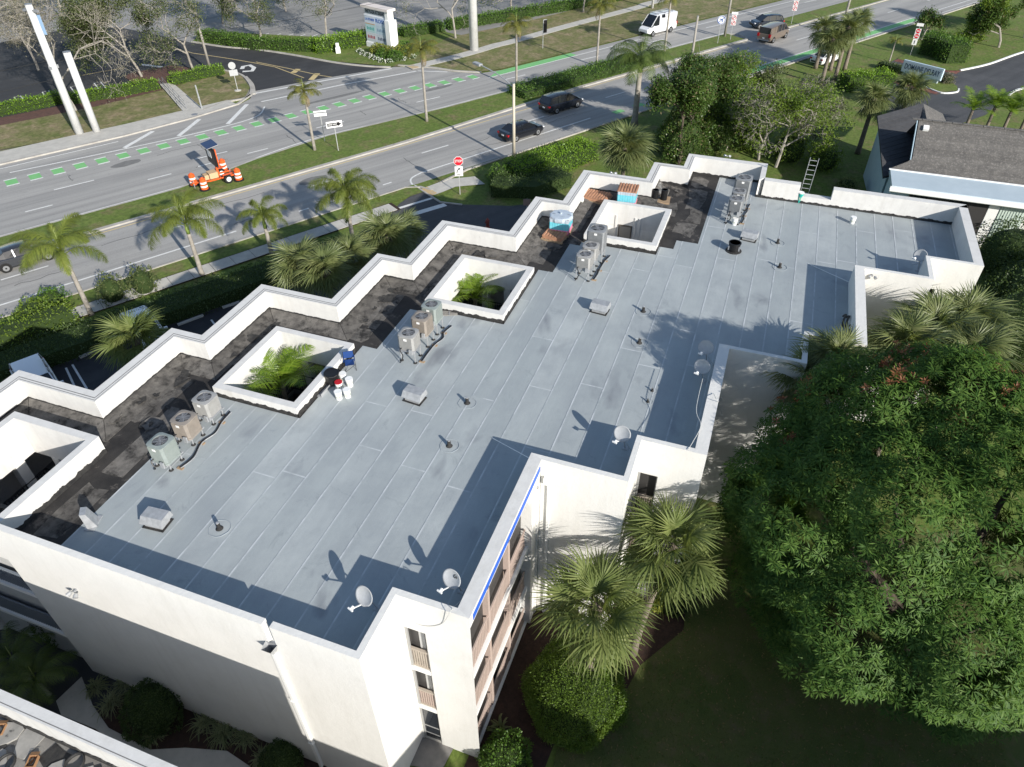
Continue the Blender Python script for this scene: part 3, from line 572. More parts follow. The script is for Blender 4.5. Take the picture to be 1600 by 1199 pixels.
# --- screened balconies on the long side
bk('wall', MB().box(10.07, 16.38, 6.6, 6.8, 0, 7.9), SHW); bk('pilaster', MB().box(15.65, 16.2, 5.0, 5.45, 0, 8.95), WALL); bk('pilaster', MB().box(16.2, 16.379, 4.95, 5.4, 0, 8.95), WALL)
bk('soffit', MB().box(10.075, 16.36, 5.345, 6.59, 7.7, 7.88), PLAIN); bk('fascia', MB().box(10.075, 15.65, 5.2, 5.34, 7.7, 8.95), WALL)
bk('blue_tape', MB().box(10.1, 16.2, 4.905, 4.919, 8.84, 9.10), M('blue_masking_tape', (.03, .12, .55), rough=.5))
for zf in (5.2, 2.6, 0.05):
    s_ = bk('balcony', MB().box(10.07, 15.65, 5.12, 6.6, zf-.22, zf), PLAIN)
    for xa, xb in ((10.12, 11.85), (12.0, 13.75), (13.9, 15.6)):
        m = MB(); m.box(xa, xb, 5.22, 5.27, zf+.95, zf+1.03).box(xa, xb, 5.22, 5.27, zf+.05, zf+.12)
        for q in range(int((xb-xa)/.125)): m.box(xa+.05+q*.125, xa+.1+q*.125, 5.225, 5.265, zf+.1, zf+.97)
        bk('railing', m, PINK, s_); bk('screen', MB().box(xa, xb, 5.40, 5.415, zf+.02, zf+2.5), SCREEN, s_)
    for x in (11.85, 13.75): bk('post', MB().box(x, x+.15, 5.2, 5.4, zf, zf+2.55), PINK, s_)
# --- open walkway at the left end
BLU = M('blue_grey_railing', (.16, .185, .22), rough=.6)
bk('wall', MB().box(9.1, 9.25, 20.8, 26.1, 0, 7.9), M('shaded_brown_wall', (.09, .08, .07), rough=.9)); bk('wall', MB().box(7.95, 9.6, 20.6, 20.79, 0, 8), WALL)  # rear wall coloured dark, standing for the shade inside the walkway
for zf in (5.2, 2.6):
    s_ = bk('walkway_slab', MB().box(7.78, 9.09, 20.8, 26.1, zf-.2, zf), PLAIN); m = MB()
    m.box(7.84, 7.88, 20.8, 26.1, zf+1.0, zf+1.06)
    for q in range(48): m.box(7.845, 7.875, 20.83+q*.11, 20.88+q*.11, zf+.06, zf+1.0)
    bk('railing', m, BLU, s_); bk('kick_plate', MB().box(7.9, 7.92, 20.8, 26.1, zf, zf+.98), BLU, s_)
# --- rainwater outlet, downpipes, flood lights, cables
def at_x(px, py, x): r = ray(px, py); s = x/r.x; return Vector((x, r.y*s, HC+r.z*s))
def at_y(px, py, y): r = ray(px, py); s = y/r.y; return Vector((r.x*s, y, HC+r.z*s))
rh = bk('rainwater_head', MB().add([(7.74, 10.0, 8.35), (7.74, 10.4, 8.35), (7.46, 10.36, 8.35), (7.46, 10.04, 8.35), (7.74, 10.12, 7.95), (7.74, 10.28, 7.95), (7.62, 10.28, 7.95), (7.62, 10.12, 7.95)], [(0, 1, 5, 4), (1, 2, 6, 5), (2, 3, 7, 6), (3, 0, 4, 7), (4, 5, 6, 7)]), METAL)
bk('downpipe', MB().box(7.64, 7.745, 10.14, 10.26, .1, 7.95), PLAIN, rh)
for y, z in ((10.2, 2.0), (10.2, 5.0)): bk('pipe_bracket', MB().box(7.62, 7.745, 10.1, 10.3, z, z+.04), PLAIN, rh)
rh2 = bk('downpipe', MB().box(16.29, 16.375, 4.55, 4.65, .1, 8.3), PLAIN); bk('rainwater_head', MB().box(16.2, 16.37, 4.42, 4.78, 8.2, 8.5), PLAIN, rh2)
def flood(p, d, label, up=.0):
    f = empty('flood_light', p, math.atan2(d[1], d[0]), label=label, cat='flood light', group='flood lights on the building')
    mk('bracket', MB().box(0, .12, -.03, .03, -.03, .03), METAL, f)
    for s in (-1, 1):
        h = mk('lamp_head', MB().lathe((0, 0, 0), [(.03, -.02), (.065, .02), (.08, .12), (.085, .14)], 12), METAL, f); h.location = (.14, s*.1, 0); h.rotation_euler = (0, rad(115), s*.5)
    return f
flood(at_x(120, 921, 7.75), (-1, 0), 'small twin flood light on the big sunlit front wall'); flood(at_x(836, 752, 16.38), (-1, 0), 'dark twin flood light at the corner above the palm shadow wall')
flood(Vector((33.62, -6.2, 9.0)), (-1, 0), 'red-brown flood light on the corner by the far dish')
flood(P(1136, 245, 9.27), (1, 0), 'white twin flood light on the farthest parapet top'); flood(P(957, 272, 9.27), (1, 0), 'white twin flood light above the tile pallets')
CAB = M('coax_cable', (.55, .55, .53), rough=.5); CABD = M('black_cable', (.03, .03, .03), rough=.5)
def cable(pts, label, r=.012, mat=CAB): return mk('cable', MB().tube(smooth_pts(pts, 6), r, 5), mat, None, label=label, cat='cable')
cable([P(736, 925, ZR+.05), P(710, 948, ZR+.3), at_x(705, 955, 9.8)+Vector((0, 0, .05)), at_x(690, 975, 9.85), at_x(660, 978, 9.85), at_x(630, 965, 9.85)], 'thin grey cable looping over the parapet below the logo dish')
cable([P(1098, 592, 9.28), P(1088, 640, 9.28), P(1095, 665, 9.28), P(1083, 690, 9.28), P(1075, 703, 9.28)], 'tangled pale cable lying along the parapet beside the paired dishes')
cable([P(1115, 615, 9.28), P(1122, 628, 9.25), at_x(1126, 622, 24.9), at_x(1128, 650, 24.9)], 'short loop of pale cable hanging off the parapet edge over the shaded wall')
# ================================================================ THINGS ON THE ROOF
ACM = {'grey': M('ac_grey_paint', (.33, .33, .325), (.28, .28, .275), rough=.55, scale=4, c3=(.30, .29, .27), scale3=9, lo3=.62, hi3=.8), 'beige': M('ac_beige_paint', (.27, .24, .21), (.23, .205, .18), rough=.6, scale=4, c3=(.24, .18, .13), scale3=9, lo3=.6, hi3=.8),
       'green': M('ac_pale_green_paint', (.26, .295, .285), (.225, .26, .25), rough=.55, scale=4, c3=(.27, .28, .26), scale3=9, lo3=.62, hi3=.8), 'dark': M('ac_dark_grey_paint', (.24, .25, .26), (.2, .21, .22), rough=.55, scale=4)}
BLADE = M('fan_blade_metal', (.16, .16, .165), rough=.4, metal=.5)
def make_ac(kind, h, hs, w=.76):
    m = ACM[kind]; t = empty('air_conditioner'); r = .09; a = w/2
    def oct_(k=0): q = a-k; c = r; return [(-q+c, -q), (q-c, -q), (q, -q+c), (q, q-c), (q-c, q), (-q+c, q), (-q, q-c), (-q, -q+c)]
    mk('body', MB().prism(oct_(.02), hs, hs+h-.04), m, t); ribs = MB()
    for s in (-1, 1):
        for k in range(15):
            u = -a+r+.02+k*(w-2*r-.04)/14; ribs.box(u-.009, u+.009, min(s*(a-.021), s*(a-.004)), max(s*(a-.021), s*(a-.004)), hs+.05, hs+h-.07); ribs.box(min(s*(a-.021), s*(a-.004)), max(s*(a-.021), s*(a-.004)), u-.009, u+.009, hs+.05, hs+h-.07)
    mk('louvres', ribs, m, t); mk('base_rim', MB().prism(oct_(0), hs-.03, hs+.05), m if kind != 'grey' else STEEL, t)
    cap = MB(); n = 24; R0 = a*.74; ring = [(R0*math.cos(2*math.pi*k/n), R0*math.sin(2*math.pi*k/n)) for k in range(n)]
    sq = []
    for k in range(n):
        an = 2*math.pi*k/n; ca, sa = math.cos(an), math.sin(an); sc = min(a/max(abs(ca), abs(sa), 1e-6), (2*a-r)/(abs(ca)+abs(sa))); sq.append((sc*ca, sc*sa))
    z = hs+h; vs = [(x, y, z-.035) for x, y in sq]+[(x, y, z-.012) for x, y in sq]+[(x, y, z+.012) for x, y in ring]+[(x*.97, y*.97, z-.12) for x, y in ring]; fs = []
    for k in range(n):
        j = (k+1) % n
        for L in range(3): fs.append((L*n+k, L*n+j, (L+1)*n+j, (L+1)*n+k))
    cp = mk('top_cap', cap.add(vs, fs), m, t); mk('fan_well', MB().cyl((0, 0, z-.0395), R0*.965, .012, 24), BLACKP, cp)
    fb = MB()
    for k in range(4):
        an = k*math.pi/2+.4; d = Vector((math.cos(an), math.sin(an), 0)); n_ = Vector((-d.y, d.x, 0)); p = d*R0*.5
        fb.obox((p.x, p.y, z-.012), d*R0*.42, n_*.10+Vector((0, 0, .012)), Vector((0, 0, .004)))
    fb.cyl((0, 0, z-.03), .07, .03, 12); mk('fan', fb, BLADE, cp)
    gr = MB()
    for k in range(6): rr = R0*(k+1)/6.5; gr.tube([(rr*math.cos(2*math.pi*q/20), rr*math.sin(2*math.pi*q/20), z-.0) for q in range(21)], .0035, 4, False)
    for k in range(4): an = k*math.pi/4; gr.bar((-R0*math.cos(an), -R0*math.sin(an), z), (R0*math.cos(an), R0*math.sin(an), z), .008)
    mk('grille', gr, STEEL, cp); mk('data_plate', MB().box(-a-.004, -a+.012, -.07, .07, hs+h-.2, hs+h-.1), PLAIN, t)
    if hs > .1:
        for sx in (-1, 1):
            for sy in (-1, 1):
                l = mk('leg', MB().box(sx*(a-.1)-.02, sx*(a-.1)+.02, sy*(a-.06)-.02, sy*(a-.06)+.02, .03, hs-.03), METAL, t); mk('foot', MB().lathe((sx*(a-.1), sy*(a-.06), 0), [(.09, .012), (.07, .03), (.03, .06)], 10), BLACK, l)
        for sy in (-1, 1): mk('stand_rail', MB().box(-a-.05, a+.05, sy*(a-.06)-.025, sy*(a-.06)+.025, hs-.07, hs-.031), METAL, t)
    li = MB().tube(smooth_pts([(-a, .2, hs+.15), (-a-.12, .22, hs+.1), (-a-.16, .1, hs-.15), (-a-.1, .3, .03)]), .022, 6); mk('refrigerant_line', li, BLACKP, t)
    mk('disconnect_box', MB().box(-a-.12, -a-.06, -.32, -.18, hs-.05, hs+.2), METAL, t)
    return t
ACS = [((250, 689), 'green', .8, .34, 'pale green air conditioner, nearest of the row by the first light well'), ((286, 652.5), 'beige', .74, .34, 'beige air conditioner between the pale green and the white-grey unit'), ((319, 621), 'grey', .74, .34, 'white-grey air conditioner closest to the first palm courtyard corner'),
       ((638, 520), 'grey', .74, .62, 'white-topped grey air conditioner on tall legs, nearest of the middle row'), ((658.7, 494), 'beige', .78, .62, 'tan louvred air conditioner in the middle of the second row'), ((674, 475.4), 'green', .78, .62, 'pale air conditioner touching the second light well corner'),
       ((914.5, 397), 'grey', .72, .62, 'small grey air conditioner standing on legs, nearest of the third row'), ((923.5, 382.8), 'grey', .72, .62, 'small grey air conditioner squeezed between two units of the third row'), ((934, 356.5), 'dark', 1.15, .62, 'tall dark grey air conditioner against the third light well'),
       ((1151.4, 310), 'dark', .8, .62, 'grey air conditioner nearest the white bucket in the far row'), ((1155.4, 298), 'dark', .82, .62, 'grey air conditioner in the middle of the far row'), ((1163.4, 277.3), 'dark', 1.2, .62, 'tallest round-topped grey air conditioner by the far parapet corner')]
proto = {}
for (px, kind, h, hs, lab) in ACS:
    w_ = .76 if h < 1 else .92
    p = P(*px, ZR+hs+h); key = (kind, h, hs)
    if key not in proto: o = proto[key] = make_ac(kind, h, hs, w_)
    else: o = dup(proto[key])
    o.location = (p.x, p.y, ZR+.012); o.rotation_euler = (0, 0, random.uniform(-.04, .04)); props(o, lab, 'air conditioner', 'air conditioners on the roof')
for row, lab in ((ACS[:3], 'black insulated pipe run beside the nearest row of air conditioners'), (ACS[3:6], 'black insulated pipe run beside the middle row of air conditioners'), (ACS[6:9], 'black insulated pipe run beside the third row of air conditioners'), (ACS[9:], 'black insulated pipe run beside the far row of air conditioners')):
    q = []
    for px, kind, h, hs, _ in row: c = P(*px, ZR+hs+h); q += [c+Vector((-.1, -.52, ZR+.05-c.z)), c+Vector((.5, -.58+random.uniform(-.1, .1), ZR+.05-c.z))]
    o = empty('pipe_run', q[0], 0, label=lab, cat='pipes', group='pipe runs beside the air conditioners')
    for dy, r_, m_2 in ((0, .028, BLACKP), (.07, .018, METAL)): mk('pipe', MB().tube(smooth_pts([v-q[0]+Vector((0, -dy, random.uniform(-.01, .02))) for v in q], 4), r_, 6), m_2, o)
    for v in q[::2]: mk('support_block', MB().box(v.x-q[0].x-.06, v.x-q[0].x+.06, v.y-q[0].y-.16, v.y-q[0].y+.08, -.04, .0), WOOD, o)
# roof hood vents
def make_hood(mat):
    t = empty('roof_vent'); mk('curb', MB().box(-.27, .27, -.17, .17, 0, .2), mat, t); mk('flashing', MB().box(-.34, .34, -.24, .24, 0, .012), BLACK, t)
    v = [(-.36, -.24, .16), (.36, -.24, .16), (.36, .26, .16), (-.36, .26, .16), (-.34, -.12, .36), (.34, -.12, .36), (.34, .22, .36), (-.34, .22, .36)]
    mk('hood', MB().add(v, [(3, 2, 1, 0), (4, 5, 6, 7), (0, 1, 5, 4), (1, 2, 6, 5), (2, 3, 7, 6), (3, 0, 4, 7)]), mat, t); return t
BLUEM = M('sky_blue_film_metal', (.28, .34, .42), rough=.3, metal=.6); hv = make_hood(METAL)
for i, (px, rz, lab) in enumerate([((247, 818), rad(-85), 'low metal hood vent on the near-left roof beside the shadow'), ((648, 624), rad(-95), 'metal hood vent in the centre of the roof'), ((937, 486), rad(-95), 'metal hood vent halfway to the far end with a black base'), ((1170, 374), rad(-98), 'metal hood vent just behind the black turbine housing')]):
    o = hv if i == 0 else dup(hv); o.scale = (1.2, 1.25, 1.25); o.location = P(*px, ZR+.012); o.rotation_euler = (0, 0, rz); props(o, lab, 'roof vent', 'hood vents on the roof')
t = empty('vent_cover', P(146, 818, ZR+.01), rad(20), label='tall loose sheet-metal vent cover leaning at the edge of the black strip', cat='vent cover')
q = mk('cover', MB().add([(-.3, -.14, 0), (.3, -.14, 0), (.3, .14, 0), (-.3, .14, 0), (-.26, -.04, .72), (.26, -.04, .72), (.26, .12, .78), (-.26, .12, .78)], [(3, 2, 1, 0), (4, 5, 6, 7), (0, 1, 5, 4), (1, 2, 6, 5), (2, 3, 7, 6), (3, 0, 4, 7)]), METAL, t); q.rotation_euler = (rad(-6), rad(4), rad(20)); q.scale = (.75, 1.1, .85); mk('lip', MB().box(-.32, .32, -.17, .17, .0, .03), METAL, t)
# pipe vents in lead boots
PATCH = M('membrane_patch', (.36, .40, .43), (.31, .35, .38), rough=.6, scale=6)
def make_pipe(h=.3):
    t = empty('pipe_vent'); mk('boot', MB().lathe((0, 0, 0), [(.13, .0), (.11, .02), (.075, .05), (.06, h*.9)], 12), BLACK, t); mk('pipe', MB().lathe((0, 0, 0), [(.052, 0), (.052, h), (.04, h), (.04, h-.05)], 12), METAL, t)
    ring = []
    for k in range(17): a = 2*math.pi*k/16; rr = .36+random.uniform(-.02, .02); ring.append((rr*math.cos(a), rr*math.sin(a), .006))
    mk('mastic_ring', MB().tube(ring, .010, 4, False), PATCH, t); return t
pv = make_pipe()
for i, (px, lab) in enumerate([((343, 826), 'pipe vent with a round mastic ring beside the near-left hood vent'), ((702, 697), 'pipe vent in a mastic ring, nearest the corner shadow in mid roof'), ((730, 630), 'pipe vent in a mastic ring right of the central hood vent'), ((1005, 487), 'pipe vent right of the halfway hood vent'), ((999, 536), 'pipe vent at the ragged edge of the leaf shadow'), ((1215, 380), 'pipe vent on the far roof, farther of a pair'), ((1218, 418), 'pipe vent on the far roof, nearer of a pair'), ((1019, 611), 'small pipe stub inside the leaf shadow, upper of two'), ((1012, 628), 'small pipe stub inside the leaf shadow, lower of two')]):
    o = pv if i == 0 else dup(pv, scale=(.55 if i > 6 else 1)); o.location = P(*px, ZR+.016); o.rotation_euler = (0, 0, random.random()*3); props(o, lab, 'pipe vent', 'pipe vents on the roof')
t = empty('turbine_vent', P(1146, 392, ZR+.012), 0, label='black open round turbine vent housing with clamps on the far roof', cat='roof vent')
mk('drum', MB().lathe((0, 0, 0), [(.30, 0), (.30, .42), (.33, .44), (.33, .5), (.27, .5), (.27, .1), (.0, .09)], 20), BLACKP, t); mk('flange', MB().lathe((0, 0, 0), [(.42, 0), (.42, .02), (.3, .05)], 20), BLACK, t)
for a in (0, 2.1, 4.2): mk('clamp', MB().box(.3*math.cos(a)-.04, .3*math.cos(a)+.04, .3*math.sin(a)-.04, .3*math.sin(a)+.04, .1, .34), STEEL, t)
# satellite dishes
DISH = M('dish_grey', (.44, .455, .47), (.38, .39, .40), rough=.5, scale=6, c3=(.32, .27, .20), scale3=5, lo3=.68, hi3=.8)
def make_dish(logo=False, rx=.34, ry=.30):
    t = empty('satellite_dish'); n = Vector((-.8, .25, .55)).normalized(); u = n.cross(Vector((0, 0, 1))).normalized(); v = u.cross(n) if False else n.cross(u)*-1; v = v if v.z > 0 else -v
    c = Vector((0, 0, 0)); vs = []; fs = []; K, A = 6, 28
    for s in (0, 1):
        for k in range(K+1):
            f = k/K
            for q in range(A): an = 2*math.pi*q/A; p = c+u*(rx*f*math.cos(an))+v*(ry*f*math.sin(an))+n*(.07*f*f-.07)-n*(.012*s); vs.append(p)
    M_ = (K+1)*A
    for s in (0, 1):
        for k in range(K):
            for q in range(A): a = s*M_+k*A+q; b = s*M_+k*A+(q+1) % A; fs.append((a, b, b+A, a+A) if s == 0 else (a, a+A, b+A, b))
    for q in range(A): a = K*A+q; b = K*A+(q+1) % A; fs.append((a, b, M_+b, M_+a))
    dd_ = mk('reflector', MB().add(vs, fs), DISH, t, smooth=True)
    low = -v*ry*.95; tip = n*.42-v*ry*1.02
    mk('feed_arm', MB().bar(low-n*.02, tip, .03), PLAIN, t); hd = mk('feed_horn', MB().tube([tip, tip-n*.10+v*.05], [.045, .06], 10), PLAIN, t); mk('feed_bracket', MB().bar(tip-u*.09, tip+u*.09, .05), PLAIN, hd)
    foot = Vector((.30, -.14, -.78)); mk('mast', MB().tube([-n*.1, -n*.16-v*.08, Vector((.18, -.06, -.35)), foot], .022, 8), METAL, t); mk('mount', MB().obox(-n*.11, u*.07, v*.1, n*.03), STEEL, t)
    for a in ((.65, .25), (.1, -.5)): mk('strut', MB().tube([Vector((.2, -.07, -.4)), Vector((a[0], a[1], -.78))], .012, 6), METAL, t)
    mk('foot_plate', MB().box(foot.x-.1, foot.x+.1, foot.y-.1, foot.y+.1, -.79, -.775), METAL, t)
    if logo:
        LG = M('dish_logo_grey', (.09, .095, .10), rough=.5); m = MB(); o = c+v*.12+u*-.06-n*.045
        for k in range(7): an = -1.2+k*.4; m.obox(o+u*(-.03+.06*math.cos(an))+v*(.055*math.sin(an)), u*.014, v*.016, n*.004)
        m.obox(o-u*.05, u*.012, v*.05, n*.004).obox(o-u*.085-v*.01, u*.012, v*.03, n*.004); mk('logo', m, LG, dd_)
    return t
dishes = [((568, 932), (508, 862), 'satellite dish nearest the camera beside the front corner', False), ((705, 905), (640, 848), 'satellite dish with a dark curled logo near the balcony parapet', True), ((972, 678), (895, 652), 'satellite dish standing between the two front corners at mid roof', False), ((1097, 573), (1032, 545), 'lower of two satellite dishes beside the long parapet, with a rusty feed', False), ((1103, 543), None, 'upper of two satellite dishes beside the long parapet', False), ((1438, 399), (1350, 395), 'flat-lying satellite dish on the far right corner of the roof', False)]
ds0 = None
for px, sh, lab, lg in dishes:
    z = 9.15
    p = P(*px, z)
    if lg: o = make_dish(True)
    elif ds0 is None: o = ds0 = make_dish()
    else: o = dup(ds0)
    k = (z-ZR-.012)/.79; o.location = p; o.scale = (1, 1, 1)
    if px[0] == 1438: o.rotation_euler = (0, 0, -.35)
    for ch in o.children:
        if ch.name.split('.')[0] in ('mast', 'strut', 'foot_plate'): ch.scale = (1, 1, k)
    props(o, lab, 'satellite dish', 'satellite dishes on the roof')
# guy wires
for a, b, lab in (((1340, 447, 8.3), (1262, 412, ZR+.02), 'thin white rod lying across the far shadow to the corner'), ((838, 722, 9.2), (768, 684, ZR+.02), 'thin white rod lying across the shadow at the middle corner')):
    mk('antenna_rod', MB().tube([P(*a), P(*b)], .015, 6), PLAIN, None, label=lab, cat='rod')
# buckets
def make_bucket(body, lid=None):
    t = empty('bucket'); mk('body', MB().lathe((0, 0, 0), [(.125, 0), (.15, .36), (.158, .36), (.158, .385), (.14, .385), (.12, .03), (.001, .03)] if lid is None else [(.125, 0), (.15, .37)], 18), body, t)
    if lid: mk('lid', MB().lathe((0, 0, .36), [(.16, 0), (.16, .03), (.14, .035), (.001, .028)], 18), lid, t)
    mk('handle', MB().tube([(.155*math.cos(a), .155*math.sin(a), .28-.06*math.sin(a)) for a in np.linspace(0, math.pi, 9)], .005, 4), STEEL, t); mk('label_print', MB().lathe((0, 0, .1), [(.136, 0), (.145, .12)], 9), M('bucket_label', (.18, .25, .16), (.6, .6, .5), rough=.6, scale=20), t); return t
RED = M('red_plastic', (.45, .02, .03), rough=.4); WB = M('bucket_white', (.78, .78, .76), rough=.45); TEAL = M('teal_plastic', (.02, .32, .27), rough=.4)
bw, br = make_bucket(WB, PLAIN), make_bucket(WB, RED)
bl = [((530, 623), bw, 'white bucket, nearest of the five by the first courtyard'), ((543.5, 620), None, 'white bucket right of the nearest one in the cluster of five'), ((531, 608), br, 'white bucket with a red lid in the cluster by the first courtyard'), ((547, 603), None, 'white bucket on the right side of the cluster behind the red lid'), ((537, 595), None, 'white bucket at the back of the cluster next to the black bin'), ((1147, 351), None, 'white bucket below the far row of air conditioners'), ((1331, 349), None, 'lone white bucket near the far right parapet'), ((908, 319), None, 'white bucket inside the street parapet near the tile pallets')]
for px, src, lab in bl:
    o = src or dup(bw); o.location = P(*px, ZR+.012); o.rotation_euler = (0, 0, random.random()*6); props(o, lab, 'bucket', 'buckets on the roof')
o = make_bucket(TEAL, WB); o.location = P(1248, 316, ZR+.012); o.scale = (1.1, 1.1, 1.6); props(o, 'tall teal bucket with a white top at the foot of the ladder', 'bucket', 'buckets on the roof')
# folding chair, bin, trough
BLUE = M('blue_canvas', (.012, .045, .17), rough=.8)
t = empty('folding_chair', P(548, 576, ZR+.012), rad(215), label='blue canvas folding chair with black legs by the first courtyard', cat='chair'); t.scale = (.85, .85, .85)
mk('seat', MB().add([(-.24, -.22, .40), (.24, -.22, .38), (.24, .22, .38), (-.24, .22, .40), (0, 0, .33)], [(0, 1, 4), (1, 2, 4), (2, 3, 4), (3, 0, 4)]), BLUE, t); mk('backrest', MB().obox((-.27, 0, .68), (.012, 0, 0), (0, .24, 0), (-.04, 0, .17)), BLUE, t)
for sy in (-1, 1):
    for a, b in (((-.25, .26*sy, 0), (.25, .26*sy, .38)), ((.25, .26*sy, 0), (-.25, .26*sy, .40)), ((-.25, .26*sy, .4), (-.32, .26*sy, .86))): mk('leg', MB().tube([a, b], .012, 6), BLACKP, t)
    mk('armrest', MB().box(-.28, .22, .26*sy-.025, .26*sy+.025, .6, .62), BLUE, t)
for sx in (-1, 1): mk('cross_leg', MB().tube([(.25*sx, -.26, .02), (.25*sx, .26, .38)], .010, 6), BLACKP, t)
t = empty('rubbish_bin', P(521, 599, ZR+.012), .3, label='black lumpy plastic bin bag holder beside the white buckets', cat='bin')
mk('bag', MB().lathe((0, 0, 0), [(.22, 0), (.30, .12), (.28, .36), (.33, .55), (.27, .56), (.2, .4), (.01, .38)], 9), BLACKP, t); mk('rim', MB().tube([(.31*math.cos(a), .31*math.sin(a), .56+.02*math.sin(3*a)) for a in np.linspace(0, 6.283, 13)], .018, 5, False), BLACKP, t)
t = empty('flashing_trough', P(500, 618, ZR+.012), 0, label='bent grey sheet-metal trough with a red rag by the first courtyard wall', cat='sheet metal'); tr = MB()
for k, (o1, o2, z1, z2) in enumerate(((-.14, -.13, 0, .16), (-.13, .13, 0, .01), (.13, .14, 0, .16))): tr.box(-.1, 1.55, o1, o2, z1, z2)
mk('trough', tr, METAL, t); mk('rag', MB().add([(.62, -.1, .05), (.82, -.09, .06), (.85, .05, .04), (.66, .08, .05), (.73, 0, .13)], [(0, 1, 4), (1, 2, 4), (2, 3, 4), (3, 0, 4)]), RED, t)
t = empty('cardboard_sheet', P(698, 490, ZR+.02), rad(-65), label='grey corrugated board lying beside the second row of air conditioners', cat='board'); mb = MB()
for k in range(5): mb.box(-.5, .5, -.2+k*.08, -.2+k*.08+.05, 0, .05+.012*(k % 2))
mk('board', mb, M('grey_board', (.25, .24, .22), (.2, .19, .18), rough=.9, scale=8), t); mk('strap', MB().box(.1, .14, -.22, .2, .05, .068), STEEL, t)
# roof-tile pallets
TERR = M('terracotta_tile', (.42, .22, .13), (.32, .17, .11), rough=.85, scale=5, vary=.25); CY = M('cyan_wrap', (.12, .50, .60), (.2, .56, .64), rough=.3, scale=4); PKW = M('pink_wrap', (.70, .16, .33), (.74, .28, .42), rough=.3, scale=4); FILM = M('clear_film', (.50, .56, .62), (.38, .44, .50), rough=.2, scale=5, spec=.6)
tile_m = MB(); A = 6; vs = []
for x in (-.19, .19):
    for k in range(A+1): an = math.pi*k/A; vs.append((x, .085*math.cos(an)*(1.06 if x < 0 else .94), .06*math.sin(an)))
tile_m.add(vs, [(k, k+1, A+2+k, A+1+k) for k in range(A)]+[tuple(range(A, -1, -1)), tuple(range(A+1, 2*A+2))])
tm = bpy.data.meshes.new('roof_tile'); tm.from_pydata(tile_m.v, [], tile_m.f); tm.materials.append(TERR)
def tiles(par, nx, ny, z, dz=0):
    for i in range(nx):
        for j in range(ny):
            o = bpy.data.objects.new('roof_tile', tm); C.objects.link(o); o.parent = par; o.location = ((i-(nx-1)/2)*.36, (j-(ny-1)/2)*.165, z+dz*i); o.rotation_euler = (random.uniform(-.02, .02), -.05, random.uniform(-.03, .03))
def pallet(t, lx, ly):
    m = MB()
    for k in range(6): m.box(-lx/2, lx/2, -ly/2+k*(ly-.1)/5, -ly/2+k*(ly-.1)/5+.1, .09, .11)
    for x in (-lx/2+.05, 0, lx/2-.05): m.box(x-.04, x+.04, -ly/2, ly/2, 0, .09)
    mk('pallet', m, WOOD, t)
def wrapped(name, px, rz, lab, top):
    t = empty(name, P(*px, ZR+.012), rz, label=lab, cat='tile pallet', group='roof tile pallets by the street parapet'); pallet(t, 1.15, 1.15); n = 7
    for k in range(n):
        for j, sd in ((0, -1), (1, 1)):
            for ax in (0, 1):
                c0 = -.5+k*1.0/n+.5/n; wd = .5/n*.92
                for z0, z1, mt in ((.11, .36, PKW), (.36, .78, CY), (.78, .98, FILM)):
                    m = MB(); e = .50*sd
                    if ax == 0: m.box(c0-wd, c0+wd, min(e, e*1.08), max(e, e*1.08), z0, z1)
                    else: m.box(min(e, e*1.08), max(e, e*1.08), c0-wd, c0+wd, z0, z1)
                    mk('wrap_panel', m, mt, t)
    mk('tile_core', MB().box(-.5, .5, -.5, .5, .11, .975), TERR, t)
    if top: tiles(t, 3, 7, .98)
    else:
        mk('shrink_film', MB().lathe((0, 0, 0), [(.64, .80), (.66, .9), (.65, 1.0), (.58, 1.04), (.3, 1.05), (.02, 1.03)], 10), FILM, t); mk('film_knot', MB().lathe((.05, .03, 1.03), [(.1, 0), (.04, .05), (.07, .12)], 6), FILM, t)
    return t
wrapped('tile_pallet', (876, 362), .05, 'film-wrapped cyan and pink tile pallet inside the inner parapet corner', False)
wrapped('tile_pallet', (979, 319), .08, 'cyan and pink striped tile pallet topped with loose terracotta tiles', True)
t = empty('tile_stack', P(868, 371, ZR+.012), -.1, label='low terracotta tile stack in front of the film-wrapped pallet', cat='tile stack', group='low tile stacks by the pallets'); pallet(t, 1.2, 1.25); mk('tile_core', MB().box(-.55, .55, -.55, .55, .11, .26), TERR, t); tiles(t, 3, 7, .26)
t = empty('tile_stack', P(931, 311, ZR+.012), -.1, label='low orange tile stack left of the striped pallet', cat='tile stack', group='low tile stacks by the pallets'); pallet(t, 1.25, 1.7); mk('tile_core', MB().box(-.55, .55, -.78, .78, .11, .24), TERR, t); tiles(t, 3, 9, .24)
# felt rolls on card, torch debris
t = empty('felt_rolls', P(1028, 313, ZR+.012), .1, label='two upright black felt rolls on a tan board by the far corner', cat='felt rolls')
mk('board', MB().box(-.45, .45, -.7, .7, 0, .09), WOOD, t)
for y, z in ((-.32, .62), (.2, .55)): r_ = mk('roll', MB().lathe((0, y, .09), [(.19, 0), (.19, z), (.15, z), (.05, z-.02), (.05, z-.3)], 16), BLACKP, t)
t = empty('plastic_sheet', P(1013, 300, ZR+.012), .4, label='crumpled clear plastic sheet and sticks beside the black felt rolls', cat='plastic sheet')
vs = [((i-4)*.3+random.uniform(-.08, .08), (j-3)*.3+random.uniform(-.08, .08), random.uniform(0, .22)) for j in range(7) for i in range(9)]
mk('sheet', MB().add(vs, [(j*9+i, j*9+i+1, j*9+i+10, j*9+i+9) for j in range(6) for i in range(8)]), M('dusty_clear_plastic', (.33, .33, .32), (.10, .10, .10), rough=.3, scale=3, lo=.42, hi=.58), t)
